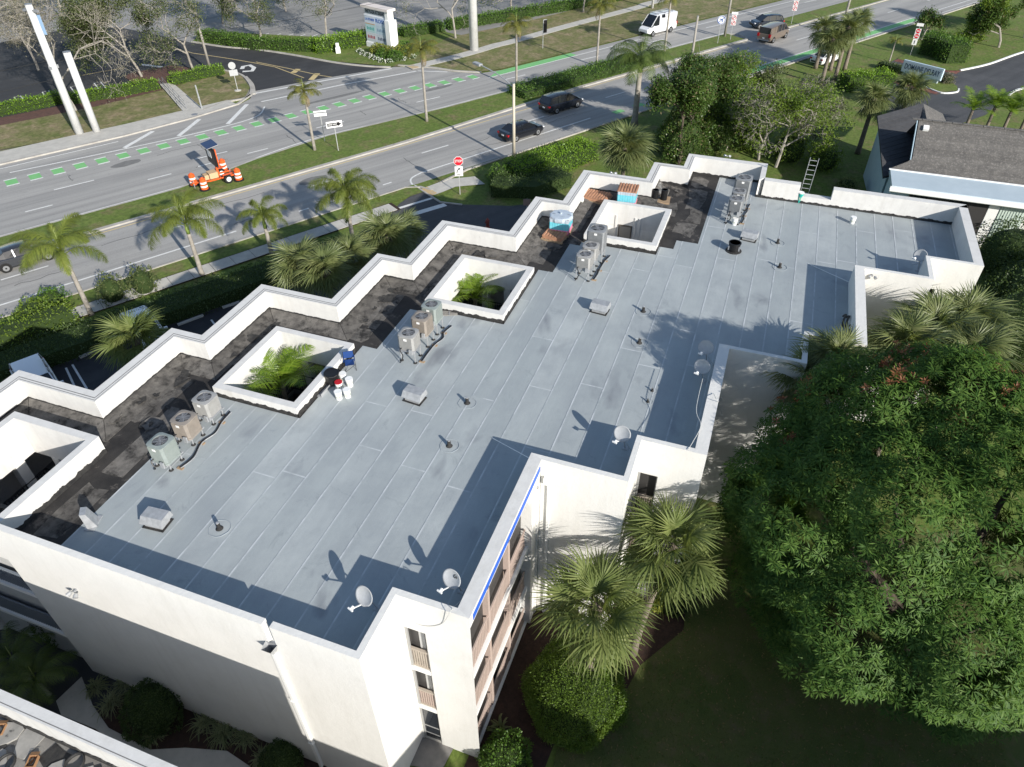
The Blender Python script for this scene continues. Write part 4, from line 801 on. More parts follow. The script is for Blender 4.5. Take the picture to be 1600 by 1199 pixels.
for k in range(4): a = random.uniform(0, 3); mk('stick', MB().bar((math.cos(a)*-.6, math.sin(a)*-.6, .2), (math.cos(a)*.7, math.sin(a)*.7, .32), .035), WOOD, t)
t = empty('rag_pile', P(1312, 521, ZR+.012), 0, label='dark pile of twisted felt scraps against the shaded right parapet', cat='felt scraps')
for k in range(7): p0 = Vector((random.uniform(-.2, .6), -.1-k*.14, .02)); mk('scrap', MB().tube(smooth_pts([p0, p0+Vector((.15, .02, .3)), p0+Vector((.35, -.04, .45)), p0+Vector((.6, .02, .2))], 3), [.05]*10, 5), M('felt_scrap', (.06, .055, .05), (.12, .11, .10), rough=.9, scale=6), t)
# ladder over the far parapet
t = empty('ladder', (0, 0, 0), 0, label='aluminium ladder leaning over the far parapet beside the teal bucket', cat='ladder')
ya, yb = P(1255, 293, 9.25).y, P(1268, 296, 9.25).y; base = Vector((45.6, 0, 0)); topp = Vector((42.75, 0, 10.75))
for y in (ya, yb): mk('rail', MB().bar(base+Vector((0, y, 0)), topp+Vector((0, y, 0)), .03, .075), METAL, t)
for k in range(34):
    f = (k+.5)/34; p = base.lerp(topp, f); mk('rung', MB().tube([p+Vector((0, ya, 0)), p+Vector((0, yb, 0))], .016, 6), METAL, t)
# ================================================================ NEIGHBOURING BUILDINGS
NB = empty('neighbour_building', (3.9, 6, 0), label='white neighbouring block whose tile-strewn roof cuts the lower left corner', cat='building')
for poly in ([(3.9, 60), (-30, 60), (-30, 4.8), (3.9, 4.8)], [(-1.0, 4.79), (-30, 4.79), (-30, -9.6), (-1.0, -9.6)], [(2.4, -9.61), (-30, -9.61), (-30, -12.6), (2.4, -12.6)], [(4.6, -12.61), (-30, -12.61), (-30, -15), (4.6, -15)], [(8.4, -15.01), (-30, -15.01), (-30, -70), (8.4, -70)]):
    x1 = poly[0][0]; y1, y0 = poly[0][1], poly[2][1]
    bk('wall', MB().box(-30, x1-.02, y0, y1, 0, 8.2), WALL, NB)
    pp = bk('parapet', MB().box(x1-.32, x1, y0, y1, 8.2, ZP), PAR, NB); bk('groove', MB().box(x1-.27, x1-.25, y0, y1, ZP, ZP+.003), GRV, NB)
    bk('parapet', MB().box(-30, x1-.33, y0, y0+.3, 8.2, ZP), PAR, NB)
nroof = bk('roof', MB().box(-29.9, 3.57, 5.2, 59, 8.2, 8.24), M('dusty_old_roof', (.25, .24, .22), (.16, .15, .14), rough=.95, scale=.8, c3=(.03, .03, .03), scale3=.7, lo3=.56, hi3=.66, bump=.5), NB)
jag((3.575, 5.2), (3.575, 40), (-1, 0), 8.24, .12, .3, 'black_flashing', BLACK, parent=NB)
PALE = M('pale_torn_sheet', (.34, .33, .31), (.24, .235, .22), rough=.95, scale=2, c3=(.05, .05, .05), scale3=3, lo3=.6, hi3=.7)
for k in range(60):
    x, y = random.uniform(1.0, 3.4), 7.5+k*.2; q = [(x+math.cos(a)*random.uniform(.2, .55), y+math.sin(a)*random.uniform(.2, .5)) for a in np.linspace(0, 5.4, 7)]
    bk('torn_sheet', MB().prism(q, 8.24, 8.25+random.random()*.05), PALE if k % 3 else BLACK, nroof)
CARD = M('orange_cardboard', (.36, .20, .10), (.30, .17, .09), rough=.85)
for px, lab in (((2, 1142), 'open orange cardboard box on the neighbouring roof at the picture edge'), ((52, 1192), 'orange cardboard box of cable on the neighbouring roof, right of the edge one')):
    t = empty('cardboard_box', P(*px, 8.26), .4, label=lab, cat='box', group='boxes on the neighbouring roof'); t.scale = (.55, .55, .5); m = MB()
    for q in ((-.25, .25, -.2, -.19), (-.25, .25, .19, .2), (-.25, -.24, -.19, .19), (.24, .25, -.19, .19)): m.box(q[0], q[1], q[2], q[3], 0, .22)
    mk('side', m, CARD, t); mk('bottom', MB().box(-.24, .24, -.19, .19, 0, .01), CARD, t); mk('flap', MB().obox((-.33, 0, .24), (.1, 0, -.04), (0, .2, 0), (0, 0, .004)), CARD, t); mk('flap', MB().obox((.33, 0, .2), (.1, 0, -.05), (0, .2, 0), (0, 0, .004)), CARD, t)
    mk('coil', MB().tube([(.15*math.cos(a), .12*math.sin(a), .08+a*.006) for a in np.linspace(0, 18, 60)], .015, 5), CABD, t)
for px, lab in (((10, 1196), 'dark cable coil lying by the boxes on the neighbouring roof'), ((118, 1196), 'blue-grey cable coil nearest the parapet on the neighbouring roof')):
    t = mk('cable_coil', MB().tube([(.25*math.cos(a)*(1+.05*math.sin(a*3)), .22*math.sin(a), .03+a*.004) for a in np.linspace(0, 25, 90)], .018, 5), CABD, None, label=lab, cat='cable coil', group='coils on the neighbouring roof'); t.location = P(*px, 8.26)
# grey-shingled house beyond
SHG = M('grey_shingle', (.135, .127, .118), (.095, .09, .086), rough=.95, scale=1.5, c3=(.20, .188, .172), scale3=7, lo3=.5, hi3=.66, bump=.6, bscale=12, vary=.12)
PB = M('pale_blue_render', (.42, .53, .60), (.38, .49, .56), rough=.8, scale=1.2); PBR = M('pale_blue_roof', (.47, .55, .60), (.42, .50, .55), rough=.6, scale=.7)
Hs = empty('shingle_house', (57.5, -12, 0), label='pale blue house with a grey shingle roof and dark windows beyond the far parapet', cat='house')
yL, yR = -9.4, -40.0
bk('wall', MB().box(57.5, 70, yR, yL-.3, 0, 3.7), PB, Hs)
fr = bk('flat_roof', MB().box(56.9, 60.3, yR, yL-.2, 3.72, 4.05), PBR, Hs); bk('fascia', MB().box(56.75, 56.9, yR, yL-.1, 3.62, 4.0), PLAIN, Hs); bk('gutter', MB().box(56.6, 56.75, yR, yL-.1, 3.72, 3.82), PLAIN, Hs); bk('dark_soffit', MB().box(56.95, 57.5, yR, yL-.3, 3.6, 3.7), DARK, Hs)
rz_, rx_, rex, rez = 6.8, 63.8, 60.0, 4.08
rs = bk('roof', MB().add([(rex, yL-.1, rez), (rex, yR, rez), (rx_, yR, rz_), (rx_, -10.98, rz_), (68, -10.98, rez), (68, yR, rez), (rex+.84, -10.98, rez+.6)], [(0, 6, 3, 2, 1), (3, 4, 5, 2)]), SHG, Hs)
sl = Vector((rx_-rex, 0, rz_-rez)); n_rows = 17
for r in range(n_rows):                              # shingle courses
    f0 = r/n_rows; f1 = (r+1)/n_rows+.004; a = Vector((rex, 0, rez))+sl*f0+Vector((-.01, 0, .035)); b = Vector((rex, 0, rez))+sl*f1+Vector((-.006, 0, .016)); y0 = -11.0+1.35*max(0, 1-f0/.22)
    bk('shingle_course', MB().add([(a.x, y0, a.z), (a.x, yR, a.z), (b.x, yR, b.z), (b.x, -11.0+1.35*max(0, 1-f1/.22), b.z), (a.x, y0, a.z-.03), (a.x, yR, a.z-.03)], [(0, 3, 2, 1), (0, 1, 5, 4)]), SHG, rs)
m = MB()
for k in range(40): m.box(rx_-.13, rx_+.13, -10.5-k*.72-.68, -10.5-k*.72, rz_+.0, rz_+.06)
bk('ridge_cap', m, SHG, rs); vb = bk('roof_vent_box', MB().obox(P(1446, 203, 6.3)+Vector((0, 0, .1)), (.18, 0, .1), (0, .2, 0), (-.06, 0, .12)), PLAIN, rs)
bk('barge_board', MB().bar((rex+.8, -10.9, rez+.47), (rx_+.1, -10.9, rz_-.08), .06, .2), PB, rs); bk('eave_trim', MB().box(rex-.08, rex+.02, yR, yL-.1, rez-.03, rez+.05), PLAIN, rs)
# dark side wing
Z = lambda x, y, z: P(x, y, z); DSH = M('dark_shingle', (.065, .066, .07), (.05, .05, .053), rough=.95, scale=2, vary=.1)
A_, B_, C_, D_ = Z(1371, 182, 5.3), Z(1443, 162, 5.3), Z(1380, 277, 3.5), Z(1432, 262, 3.5)
wg = bk('wing_roof', MB().add([A_, B_, D_, C_, A_-Vector((0, 0, .15)), B_-Vector((0, 0, .15)), D_-Vector((0, 0, .15)), C_-Vector((0, 0, .15))], [(3, 2, 1, 0), (4, 5, 6, 7), (0, 1, 5, 4), (1, 2, 6, 5), (2, 3, 7, 6), (3, 0, 4, 7)]), DSH, Hs)
for r in range(14):
    f0, f1 = r/14, (r+1)/14+.005; up = Vector((0, 0, .03)); bk('shingle_course', MB().add([C_.lerp(A_, f0)+up*1.3, D_.lerp(B_, f0)+up*1.3, D_.lerp(B_, f1)+up*.6, C_.lerp(A_, f1)+up*.6, C_.lerp(A_, f0), D_.lerp(B_, f0)], [(0, 1, 2, 3), (4, 5, 1, 0)]), DSH, wg)
E1, E2 = Z(1479, 191, 4.0), Z(1412, 171, 4.0)
bk('wing_roof', MB().add([B_, Z(1450, 196, 5.0), E1, Z(1473, 178, 3.6)], [(0, 1, 2, 3)]), SHG, Hs)
m = MB(); pw = [C_+Vector((.4, -.3, 0)), D_+Vector((.4, .3, 0)), B_+Vector((0, .3, 0)), A_+Vector((0, -.4, 0))]
bk('wall', MB().add([(p.x, p.y, 0) for p in pw]+[(p.x, p.y, p.z-.2) for p in pw], [(0, 1, 5, 4), (1, 2, 6, 5), (2, 3, 7, 6), (3, 0, 4, 7)]), PB, Hs)
for px in (): bk('window', MB().obox(Z(*px, 2.4), (.5, -.0, 0), (0, .04, 0), (0, 0, .5)), GLASS, Hs)
# glazing and door on the front
def hx(px, py, x=57.46): r = ray(px, py); s = x/r.x; return Vector((x, r.y*s, HC+r.z*s))
def rect(name, p0, p1, z0, z1, mat, x=57.46, par=Hs, th=.05): return bk(name, MB().box(x-th, x, min(p0, p1), max(p0, p1), z0, z1), mat, par)
ya = hx(1423, 299).y; yb = hx(1548, 315).y; wz = rect('window', ya, yb, .3, 3.5, M('bronze_frame', (.05, .045, .042), rough=.5))
NP = 4; 
for k in range(NP):
    y0 = ya+(yb-ya)*k/NP-.08; y1 = ya+(yb-ya)*(k+1)/NP+.08; rect('pane', y0, y1, .5, 3.35, SCREEN if k % 2 else GLASS, 57.405, wz, .02)
yc, yd = hx(1552, 318).y, hx(1600, 325).y; rect('white_pier', yb-.05, yb-.75, 0, 3.6, PLAIN, 57.45); rect('panel', yb-.78, yb-2.5, 0, 3.6, M('pale_green_siding', (.52, .60, .54), (.47, .56, .50), rough=.8), 57.43)
m = MB()
for k in range(9): m.box(57.35, 57.38, yb-.85-k*.18, yb-.82-k*.18, .05, 3.5)
bk('siding_batten', m, M('pale_green_batten', (.44, .52, .46)), Hs); rect('white_pier', yb-2.52, yb-3.1, 0, 3.6, PLAIN, 57.45); wz2 = rect('window', yb-3.15, yb-6, .3, 3.5, M('brown_glazing', (.05, .035, .03), rough=.3), 57.44); rect('mullion', yb-3.15, yb-6, 1.8, 1.9, PLAIN, 57.38, wz2)
# ================================================================ VEGETATION
def leaf_quads(pos, d, up, ln, wd, fold=.0):
    """pos base (N,3), d unit direction (N,3), up approx normal -> quads; diamond-shaped leaves"""
    s = np.cross(d, up); s /= np.linalg.norm(s, axis=1, keepdims=True)+1e-9; ln = np.reshape(ln, (-1, 1)); wd = np.reshape(wd, (-1, 1))
    nn = np.cross(s, d)
    v = np.stack([pos, pos+d*ln*.5+s*wd*.5+nn*fold*wd, pos+d*ln-nn*fold*ln*.35, pos+d*ln*.5-s*wd*.5+nn*fold*wd], 1).reshape(-1, 3)
    return v, np.arange(len(v)).reshape(-1, 4)
def rnd_dirs(n, rng): d = rng.normal(size=(n, 3)); return d/np.linalg.norm(d, axis=1, keepdims=True)
def cat_vf(parts):
    V, F, o = [], [], 0
    for v, f in parts: V.append(v); F.append(f+o); o += len(v)
    return np.concatenate(V), np.concatenate(F)
# ---- materials
L_MANGO = LEAF('mango_leaf', (.052, .118, .024), (.135, .220, .046), .28, .55, spec=.18); L_RED = LEAF('mango_flush_leaf', (.26, .09, .05), (.34, .15, .08), .3)
L_SAB = LEAF('sabal_frond_leaf', (.135, .172, .050), (.225, .25, .090), .3, .55, spec=.22); L_SABD = LEAF('grey_green_frond', (.145, .175, .065), (.235, .25, .11), .3, .45)
L_FOX = LEAF('foxtail_frond_leaf', (.15, .20, .035), (.26, .285, .07), .35, .5); L_ROY = LEAF('royal_frond_leaf', (.08, .13, .03), (.15, .19, .05), .3, .45); L_COCO = LEAF('coconut_frond_leaf', (.11, .135, .028), (.24, .21, .05), .35, .5)
L_COURT = LEAF('courtyard_frond_leaf', (.14, .25, .02), (.27, .36, .05), .4, .4)
L_HB = LEAF('bright_hedge_leaf', (.13, .25, .018), (.24, .37, .04), .3, .4, spec=.4); L_HD = LEAF('dark_hedge_leaf', (.05, .085, .025), (.085, .125, .035), .25, .5); L_HM = LEAF('mid_hedge_leaf', (.075, .16, .022), (.125, .21, .035), .3, .45)
L_OAK = LEAF('oak_leaf', (.085, .11, .038), (.14, .16, .06), .2, .55); L_OAKL = LEAF('sparse_tree_leaf', (.13, .20, .028), (.23, .31, .05), .4, .5); L_DRY = LEAF('dry_leaf', (.20, .18, .14), (.28, .25, .19), .25, .7)
L_DT = LEAF('dark_broadleaf', (.055, .105, .022), (.12, .18, .04), .25, .42, c3=(.20, .16, .09)); L_BUSH = LEAF('round_bush_leaf', (.10, .17, .022), (.17, .25, .04), .3, .45); L_LIR = LEAF('variegated_blade', (.19, .21, .10), (.38, .39, .24), .3, .5); L_CROT = LEAF('yellow_croton_leaf', (.35, .32, .05), (.12, .18, .03), .3, .5)
DEAD = LEAF('dead_frond', (.26, .19, .11), (.36, .26, .16), .2, .8)
CORE = M('foliage_core', (.028, .048, .012), rough=.95)
# ---- palm fronds (one mesh each, reused frond by frond)
def strip_leaf(base, d, nrm, ln, wd, droop, seg=3):  # narrow tapering leaflet bending down; returns v,f
    N = len(base); s = np.cross(d, nrm); s /= np.linalg.norm(s, axis=1, keepdims=True)+1e-9; rows = []
    for k in range(seg+1):
        t = k/seg; c = base+d*(ln*t)[:, None]; c[:, 2] -= droop*ln*t**2.2; w_ = wd*(1-t)**.6*(.55+.45*min(1, 3*t+.3)); w_ = np.maximum(w_, .004)
        rows.append(c+s*w_[:, None]/2); rows.append(c-s*w_[:, None]/2)
    V = np.stack(rows, 1).reshape(-1, 3); K = 2*(seg+1); F = []
    for k in range(seg): F.append(np.array([2*k, 2*k+1, 2*k+3, 2*k+2])[None]+K*np.arange(N)[:, None])
    return V, np.concatenate(F)
def tube_np(pts, rs, n=5): m = MB().tube(pts, rs, n); return np.array(m.v), np.array([f for f in m.f if len(f) == 4])
def fan_frond(lp=.78, lb=1.15, nl=32, spread=150, droop=.5, wd=.075, seed=0, sag=.15):
    r = np.random.default_rng(seed); pts = [Vector((lp*t, 0, -sag*t*t*lp)) for t in np.linspace(0, 1, 5)]; parts = [tube_np(pts, [.022, .018, .015, .013, .011], 5)]
    a = np.radians(np.linspace(-spread, spread, nl))+r.normal(0, .03, nl); hub = np.array(pts[-1]); costa = .38*lb
    t = 1-np.abs(a)/np.radians(spread); base = hub[None]+np.stack([costa*np.clip(t*1.1-.15, 0, 1)*.9, 0*t, -.16*costa*t**2], 1)
    d = np.stack([np.cos(a*.82), np.sin(a*.82), -.12-.25*t*0+.18*np.abs(np.sin(a))], 1); d /= np.linalg.norm(d, axis=1, keepdims=True)
    ln = lb*(.72+.28*np.cos(a*.5))*r.uniform(.88, 1.08, nl)*(1-.28*t); nr = np.tile([0, 0, 1.], (nl, 1))+np.stack([0*a, ((np.arange(nl) % 2)*2-1)*.55, 0*a], 1)
    parts.append(strip_leaf(base, d, nr, ln, np.full(nl, wd), droop*r.uniform(.6, 1.4, nl), 4)); return cat_vf(parts)
def pinnate(L=2.8, n=60, ll=.55, wd=.035, arch=.9, plume=False, ldroop=.5, seed=0, rise=.75):
    r = np.random.default_rng(seed); T = np.linspace(0, 1, 14); ang = rise-arch*1.9*T**1.25; x = np.concatenate([[0], np.cumsum(np.cos(ang[:-1])*L/13)]); z = np.concatenate([[0], np.cumsum(np.sin(ang[:-1])*L/13)])
    pts = [Vector((x[i], 0, z[i])) for i in range(14)]; parts = [tube_np(pts, [.035*(1-.85*t) for t in T], 5)]
    t = np.repeat(np.linspace(.16, .99, n), 2 if not plume else 6); N = len(t); t = np.clip(t+r.normal(0, .004, N), 0, 1); bx = np.interp(t, T, x); bz = np.interp(t, T, z); an = np.interp(t, T, ang)
    tan = np.stack([np.cos(an), 0*an, np.sin(an)], 1); nor = np.stack([-np.sin(an), 0*an, np.cos(an)], 1); side = np.tile([0, 1., 0], (N, 1))
    if plume: ph = r.uniform(0, 2*np.pi, N); d = side*np.cos(ph)[:, None]+nor*np.sin(ph)[:, None]+tan*.75
    else: sg = np.where(np.arange(N) % 2, 1, -1)[:, None]; d = side*sg*1.0+tan*.55+nor*r.uniform(-.05, .3, N)[:, None]
    d /= np.linalg.norm(d, axis=1, keepdims=True); ln = ll*np.sin(np.pi*np.clip(t*.93+.1, 0, 1))**.6*r.uniform(.85, 1.1, N)
    parts.append(strip_leaf(np.stack([bx, 0*bx, bz], 1), d, nor+side*.01, ln, np.full(N, wd), ldroop*r.uniform(.6, 1.3, N), 3)); return cat_vf(parts)
FR = {}
def frond_mesh(key, fn, mat, **k):
    if key not in FR: v, f = fn(**k); FR[key] = mesh_np('frond', v, f, mat)
    return FR[key]
def palm(name, loc, h, label, cat, group, kind, scale=1.0, n=None, lean=(0, 0), rt=.15, rz=0, crown_shaft=None, dead=0, elev=(70, -35)):
    rng = random.Random(hash((round(loc[0], 2), round(loc[1], 2))) & 0xffff); t = empty(name, (loc[0], loc[1], 0), rz, label=label, cat=cat, group=group); top = Vector((lean[0], lean[1], h)); pts = []; rs = []
    for k in range(9): f = k/8; pts.append(Vector((lean[0]*f**1.6, lean[1]*f**1.6, h*f))); rs.append(rt*(1.25-.35*f if k else 1.5))
    mk('trunk', MB().tube(pts, rs, 10), BARK if kind in ('sabal', 'sabald', 'court') else BARKG, t, smooth=True)
    if crown_shaft: mk('crown_shaft', MB().tube([top-Vector((0, 0, .05)), top+Vector((0, 0, .35*crown_shaft)), top+Vector((0, 0, .8*crown_shaft))], [rt*.95, rt*1.0, rt*.45], 10), M('crown_shaft_green', (.20, .27, .07), (.15, .22, .05), rough=.5) if 'crown_shaft_green' not in bpy.data.materials else bpy.data.materials['crown_shaft_green'], t, smooth=True); top = top+Vector((0, 0, .7*crown_shaft))
    spec = {'sabal': (fan_frond, L_SAB, 3, dict()), 'sabald': (fan_frond, L_SABD, 3, dict(lp=.68, lb=1.15, droop=.5, nl=30)), 'fox': (pinnate, L_FOX, 3, dict(L=3.5, n=95, ll=.6, wd=.026, plume=True, arch=1.3, rise=1.05, ldroop=.55)),
            'roy': (pinnate, L_ROY, 3, dict(L=3.6, n=80, ll=.75, wd=.034, arch=1.15, rise=.85, ldroop=.9)), 'coco': (pinnate, L_COCO, 3, dict(L=2.6, n=55, ll=.6, wd=.04, arch=1.0, rise=.75, ldroop=.8)), 'court': (pinnate, L_COURT, 3, dict(L=2.2, n=34, ll=.62, wd=.045, arch=.62, rise=.95, ldroop=.25))}[kind]
    n = n or {'sabal': 28, 'sabald': 38, 'fox': 10, 'roy': 17, 'coco': 16, 'court': 12}[kind]
    for k in range(n):
        var = rng.randrange(3); me = frond_mesh((kind, var), spec[0], spec[1], seed=var+5, **spec[3]); o = bpy.data.objects.new('frond', me); C.objects.link(o); o.parent = t
        f = (k+.5)/n; el = elev[0]+(elev[1]-elev[0])*f**.85+rng.uniform(-7, 7); az = k*2.39996+rng.uniform(-.2, .2)
        if kind in ('fox', 'roy', 'coco', 'court'): el = (28-52*f)+rng.uniform(-6, 6)
        o.location = top+Vector((0, 0, .12*scale*(1-f)*2-.1)); o.rotation_euler = (rng.uniform(-.25, .25)*(2.4 if 'sabal' in kind else 1), -rad(el+(rng.uniform(-14, 14) if 'sabal' in kind else 0)), az); s = scale*rng.uniform(.88, 1.1)*(1 if f > .12 or kind in ('fox', 'roy') else .8); o.scale = (s, s, s)
    if 'sabal' in kind:
        for k in range(5):
            o = bpy.data.objects.new('young_frond', frond_mesh((kind, k % 3), spec[0], spec[1], seed=k % 3+5, **spec[3])); C.objects.link(o); o.parent = t; o.location = top+Vector((0, 0, .1)); o.rotation_euler = (rng.uniform(-.4, .4), -rad(rng.uniform(48, 88)), k*2.4); o.scale = (scale*rng.uniform(.5, .75),)*3
        mk('boot_skirt', MB().lathe(top, [(rt*.9, -.7), (rt*1.5, -.35), (rt*1.6, -.05), (rt*.8, .2), (.03, .3)], 10), BARKD, t)
    for k in range(dead if 'sabal' not in kind else 3):
        me = frond_mesh(('dead', kind), spec[0], DEAD, seed=3, **spec[3]); o = bpy.data.objects.new('dead_frond', me); C.objects.link(o); o.parent = t; o.location = top-Vector((0, 0, .15)); o.rotation_euler = (0, rad(75), rng.uniform(0, 6.28)); o.scale = (scale*.7,)*3
    if kind in ('fox', 'roy', 'coco'): mk('spear_leaf', MB().tube([top, top+Vector((.1, .05, 1.5*scale))], [.03, .008], 5), M('spear_green', (.3, .36, .12)) if 'spear_green' not in bpy.data.materials else bpy.data.materials['spear_green'], t)
    return t
def crown_at(px, base): return HT(base, px)
# sabal palms by the front lawn
GA = 'fan palms by the front lawn'
palm('fan_palm', P(988, 1020), 6.55, 'tall fan palm leaning over the lawn bed with a bare trunk', 'palm', GA, 'sabal', 1.15, 28, lean=(.5, -.6), rt=.15)
palm('fan_palm', P(918, 1080), 5.7, 'shorter fan palm rising from behind the clipped round bush', 'palm', GA, 'sabal', 1.12, 27, lean=(.0, .1), rt=.16)
GR = 'fan palms at the right end of the block'
for px, z, s, lab in (((1455, 522), 8.0, 1.25, 'grey-green fan palm against the palm-shadowed right wall, front one'), ((1500, 508), 7.6, 1.3, 'grey-green fan palm at the right outer corner of the block'), ((1415, 545), 8.2, 1.15, 'grey-green fan palm half hidden by the mango top left'), ((1515, 560), 8.0, 1.2, 'low grey-green fan palm above the reddish mango shoots')):
    p = P(*px, z); palm('fan_palm', p, z, lab, 'palm', GR, 'sabald', s, 40)
for px, z, lab in (((1305, 565), 8.7, 'dark fan palm peeping over the parapet left of the mango'), ((1262, 592), 8.3, 'dark fan palm in shade below the parapet corner')): p = P(*px, z); palm('fan_palm', p, z, lab, 'palm', GR, 'sabald', .95, 34)
# street side
GS = 'fan palms between the car park and the block'
for px, z, s, lab in (((212, 533), 6.6, .95, 'low fan palm over the parked white car in the shaded car park'), ((470, 418), 6.9, 1.0, 'fan palm in the clump behind the zigzag parapet, nearest one'), ((510, 425), 7.2, .95, 'fan palm in the clump right of the nearest one'), ((547, 400), 6.9, .85, 'fan palm in the middle of the parapet clump'), ((605, 372), 7.0, 1.0, 'fan palm at the right end of the parapet clump'), ((632, 362), 6.4, .8, 'small fan palm touching the driveway mouth'), ((977, 235), 6.6, 1.2, 'big round fan palm behind the tile pallets')):
    p = P(*px, z); palm('fan_palm', p, z, lab, 'palm', GS, 'sabald' if px[0] > 400 else 'sabal', s, 34 if px[0] != 977 else 52, elev=(80, -20))
GF = 'foxtail palms along the near pavement'
for b, c, s, lab in (((143, 492), (92, 400), 1.0, 'leftmost foxtail palm over the grey car'), ((316, 430), (290, 352), 1.0, 'second foxtail palm with a green crown shaft over the pavement'), ((425, 398), (407, 345), .72, 'small third foxtail palm by the pavement'), ((553, 385), (545, 312), 1.0, 'dense foxtail palm next to the driveway mouth')):
    palm('foxtail_palm', P(*b), max(HT(b, c)-.6, 1.5), lab, 'palm', GF, 'fox', s, 11 if b[0] != 553 else 16, rt=.14, crown_shaft=.9)
GM = 'slender palms on the median'
for b, c, s, d, lab in (((492, 236), (473, 140), .78, 1, 'slender median palm left of the one-way sign'), ((667, 191), (664, 75), .9, 1, 'slender median palm with yellowing fronds below the plaza sign'), ((807, 139), (802, 37), .9, 1, 'slender median palm in the long hedge by the street light'), ((932, 104), (940, 8), .9, 1, 'slender median palm with a brown skirt cut by the top edge'), ((1038, 82), (1047, -5), .9, 0, 'slender median palm in front of the white van cut by the top edge')):
    palm('median_palm', P(*b), HT(b, c)-.2, lab, 'palm', GM, 'coco', s, 15, rt=.12, dead=d)
palm('royal_palm', P(991, 195), HT((991, 195), (998, 112)), 'thick grey-trunked royal palm on the near verge', 'palm', None, 'roy', 1.22, 20, rt=.27, crown_shaft=1.2)
GE = 'cabbage palms at the estate entrance'
for b, c, s, lab in (((1274, 107), (1272, 45), 1.25, 'leftmost cabbage palm of the entrance group'), ((1283, 132), (1296, 62), 1.1, 'cabbage palm second from left in the entrance group'), ((1297, 110), (1312, 58), 1.1, 'cabbage palm in the middle of the entrance group'), ((1303, 128), (1330, 45), 1.2, 'cabbage palm fourth from left in the entrance group'), ((1319, 110), (1345, 35), 1.15, 'rightmost cabbage palm of the entrance group'), ((1340, 240), (1358, 155), 1.1, 'lone cabbage palm on the lawn before the dark roof wing'), ((1411, 172), (1426, 138), 1.25, 'short stout cabbage palm beside the house roof')):
    h = HT(b, c); palm('cabbage_palm', P(*b), h, lab, 'palm', GE, 'sabald', s, 38, rt=.19, elev=(75, -50))
GC = 'bushy palms behind the house ridge'
for px, z, lab in (((1520, 172), 2.6, 'leftmost bushy palm behind the house ridge'), ((1555, 168), 3.0, 'second bushy palm behind the house ridge'), ((1580, 175), 2.8, 'third bushy palm behind the house ridge'), ((1610, 170), 3.2, 'bushy palm at the right picture edge behind the ridge')): palm('bushy_palm', P(*px, z), z, lab, 'palm', GC, 'court', 1.15, 14)
palm('small_palm', P(1389, 98), 2.6, 'thin young palm at the entrance island tip', 'palm', None, 'coco', .5, 9, rt=.07)
# courtyard palms
palm('courtyard_palm', P(438, 592, 7.2), 6.9, 'bright green palm filling the first light well', 'palm', 'palms in the light wells', 'court', 1.08, 14, rt=.11)
palm('courtyard_palm', P(742, 458, 7.0), 6.7, 'bright green palm in the second light well', 'palm', 'palms in the light wells', 'court', .95, 15, rt=.1)
# ---- hedges and shrubs
def hedge(name, pts, wid, h, mat, label, group=None, leaf=.11, dens=130, cat='hedge', z0=0, jitter=.09, seed=1):
    r = np.random.default_rng(seed+len(label)); pts = [Vector((p[0], p[1], 0)) for p in pts]; t = empty(name, pts[0], 0, label=label, cat=cat, group=group); o = pts[0]; loc = [p-o for p in pts]
    core = strip(loc, wid*.82, 0, h*.9); mk('dark_core', core, CORE, t); pos = []; nor = []  # dark solid core stands for the shade inside the hedge
    for a, b in zip(loc[:-1], loc[1:]):
        L = (b-a).length; d = (b-a)/max(L, 1e-6); n = Vector((-d.y, d.x, 0))
        for (w0, w1, area, nm, mode) in ((0, 0, L*wid, (0, 0, 1), 'top'), (0, 0, L*h, n, 's+'), (0, 0, L*h, -n, 's-')):
            N = int(area*dens); u = r.uniform(0, L, N); q = r.uniform(-.5, .5, N)
            if mode == 'top': p = np.outer(u, d)+np.outer(q*wid, n)+np.array([0, 0, h])
            else: p = np.outer(u, d)+np.outer(np.full(N, wid/2*(1 if mode == 's+' else -1)), n)+np.outer((q+.5)*h, [0, 0, 1])
            pos.append(p+np.array(a)); nor.append(np.tile(np.array(nm), (N, 1)))
    for e, dsg in ((loc[0], -1), (loc[-1], 1)):
        d = (loc[-1]-loc[-2] if dsg > 0 else loc[1]-loc[0]).normalized(); n = Vector((-d.y, d.x, 0)); N = int(wid*h*dens); p = np.outer(r.uniform(-.5, .5, N)*wid, n)+np.outer(r.uniform(0, h, N), [0, 0, 1])+np.array(e); pos.append(p); nor.append(np.tile(np.array(d*dsg), (N, 1)))
    pos = np.concatenate(pos); nor = np.concatenate(nor); und = .06*np.sin(pos[:, :1]*2.1+1)+.06*np.sin(pos[:, 1:2]*2.7); pos = pos+nor*(r.normal(0, jitter, (len(pos), 1))+und); d = nor*.9+rnd_dirs(len(pos), r)*.9; d /= np.linalg.norm(d, axis=1, keepdims=True)
    v, f = leaf_quads(pos, d, rnd_dirs(len(pos), r), leaf*r.uniform(.7, 1.4, len(pos)), leaf*.55*r.uniform(.8, 1.2, len(pos)), .15); o2 = bpy.data.objects.new('foliage', mesh_np('foliage', v, f, mat)); C.objects.link(o2); o2.parent = t; t.location.z = z0; return t
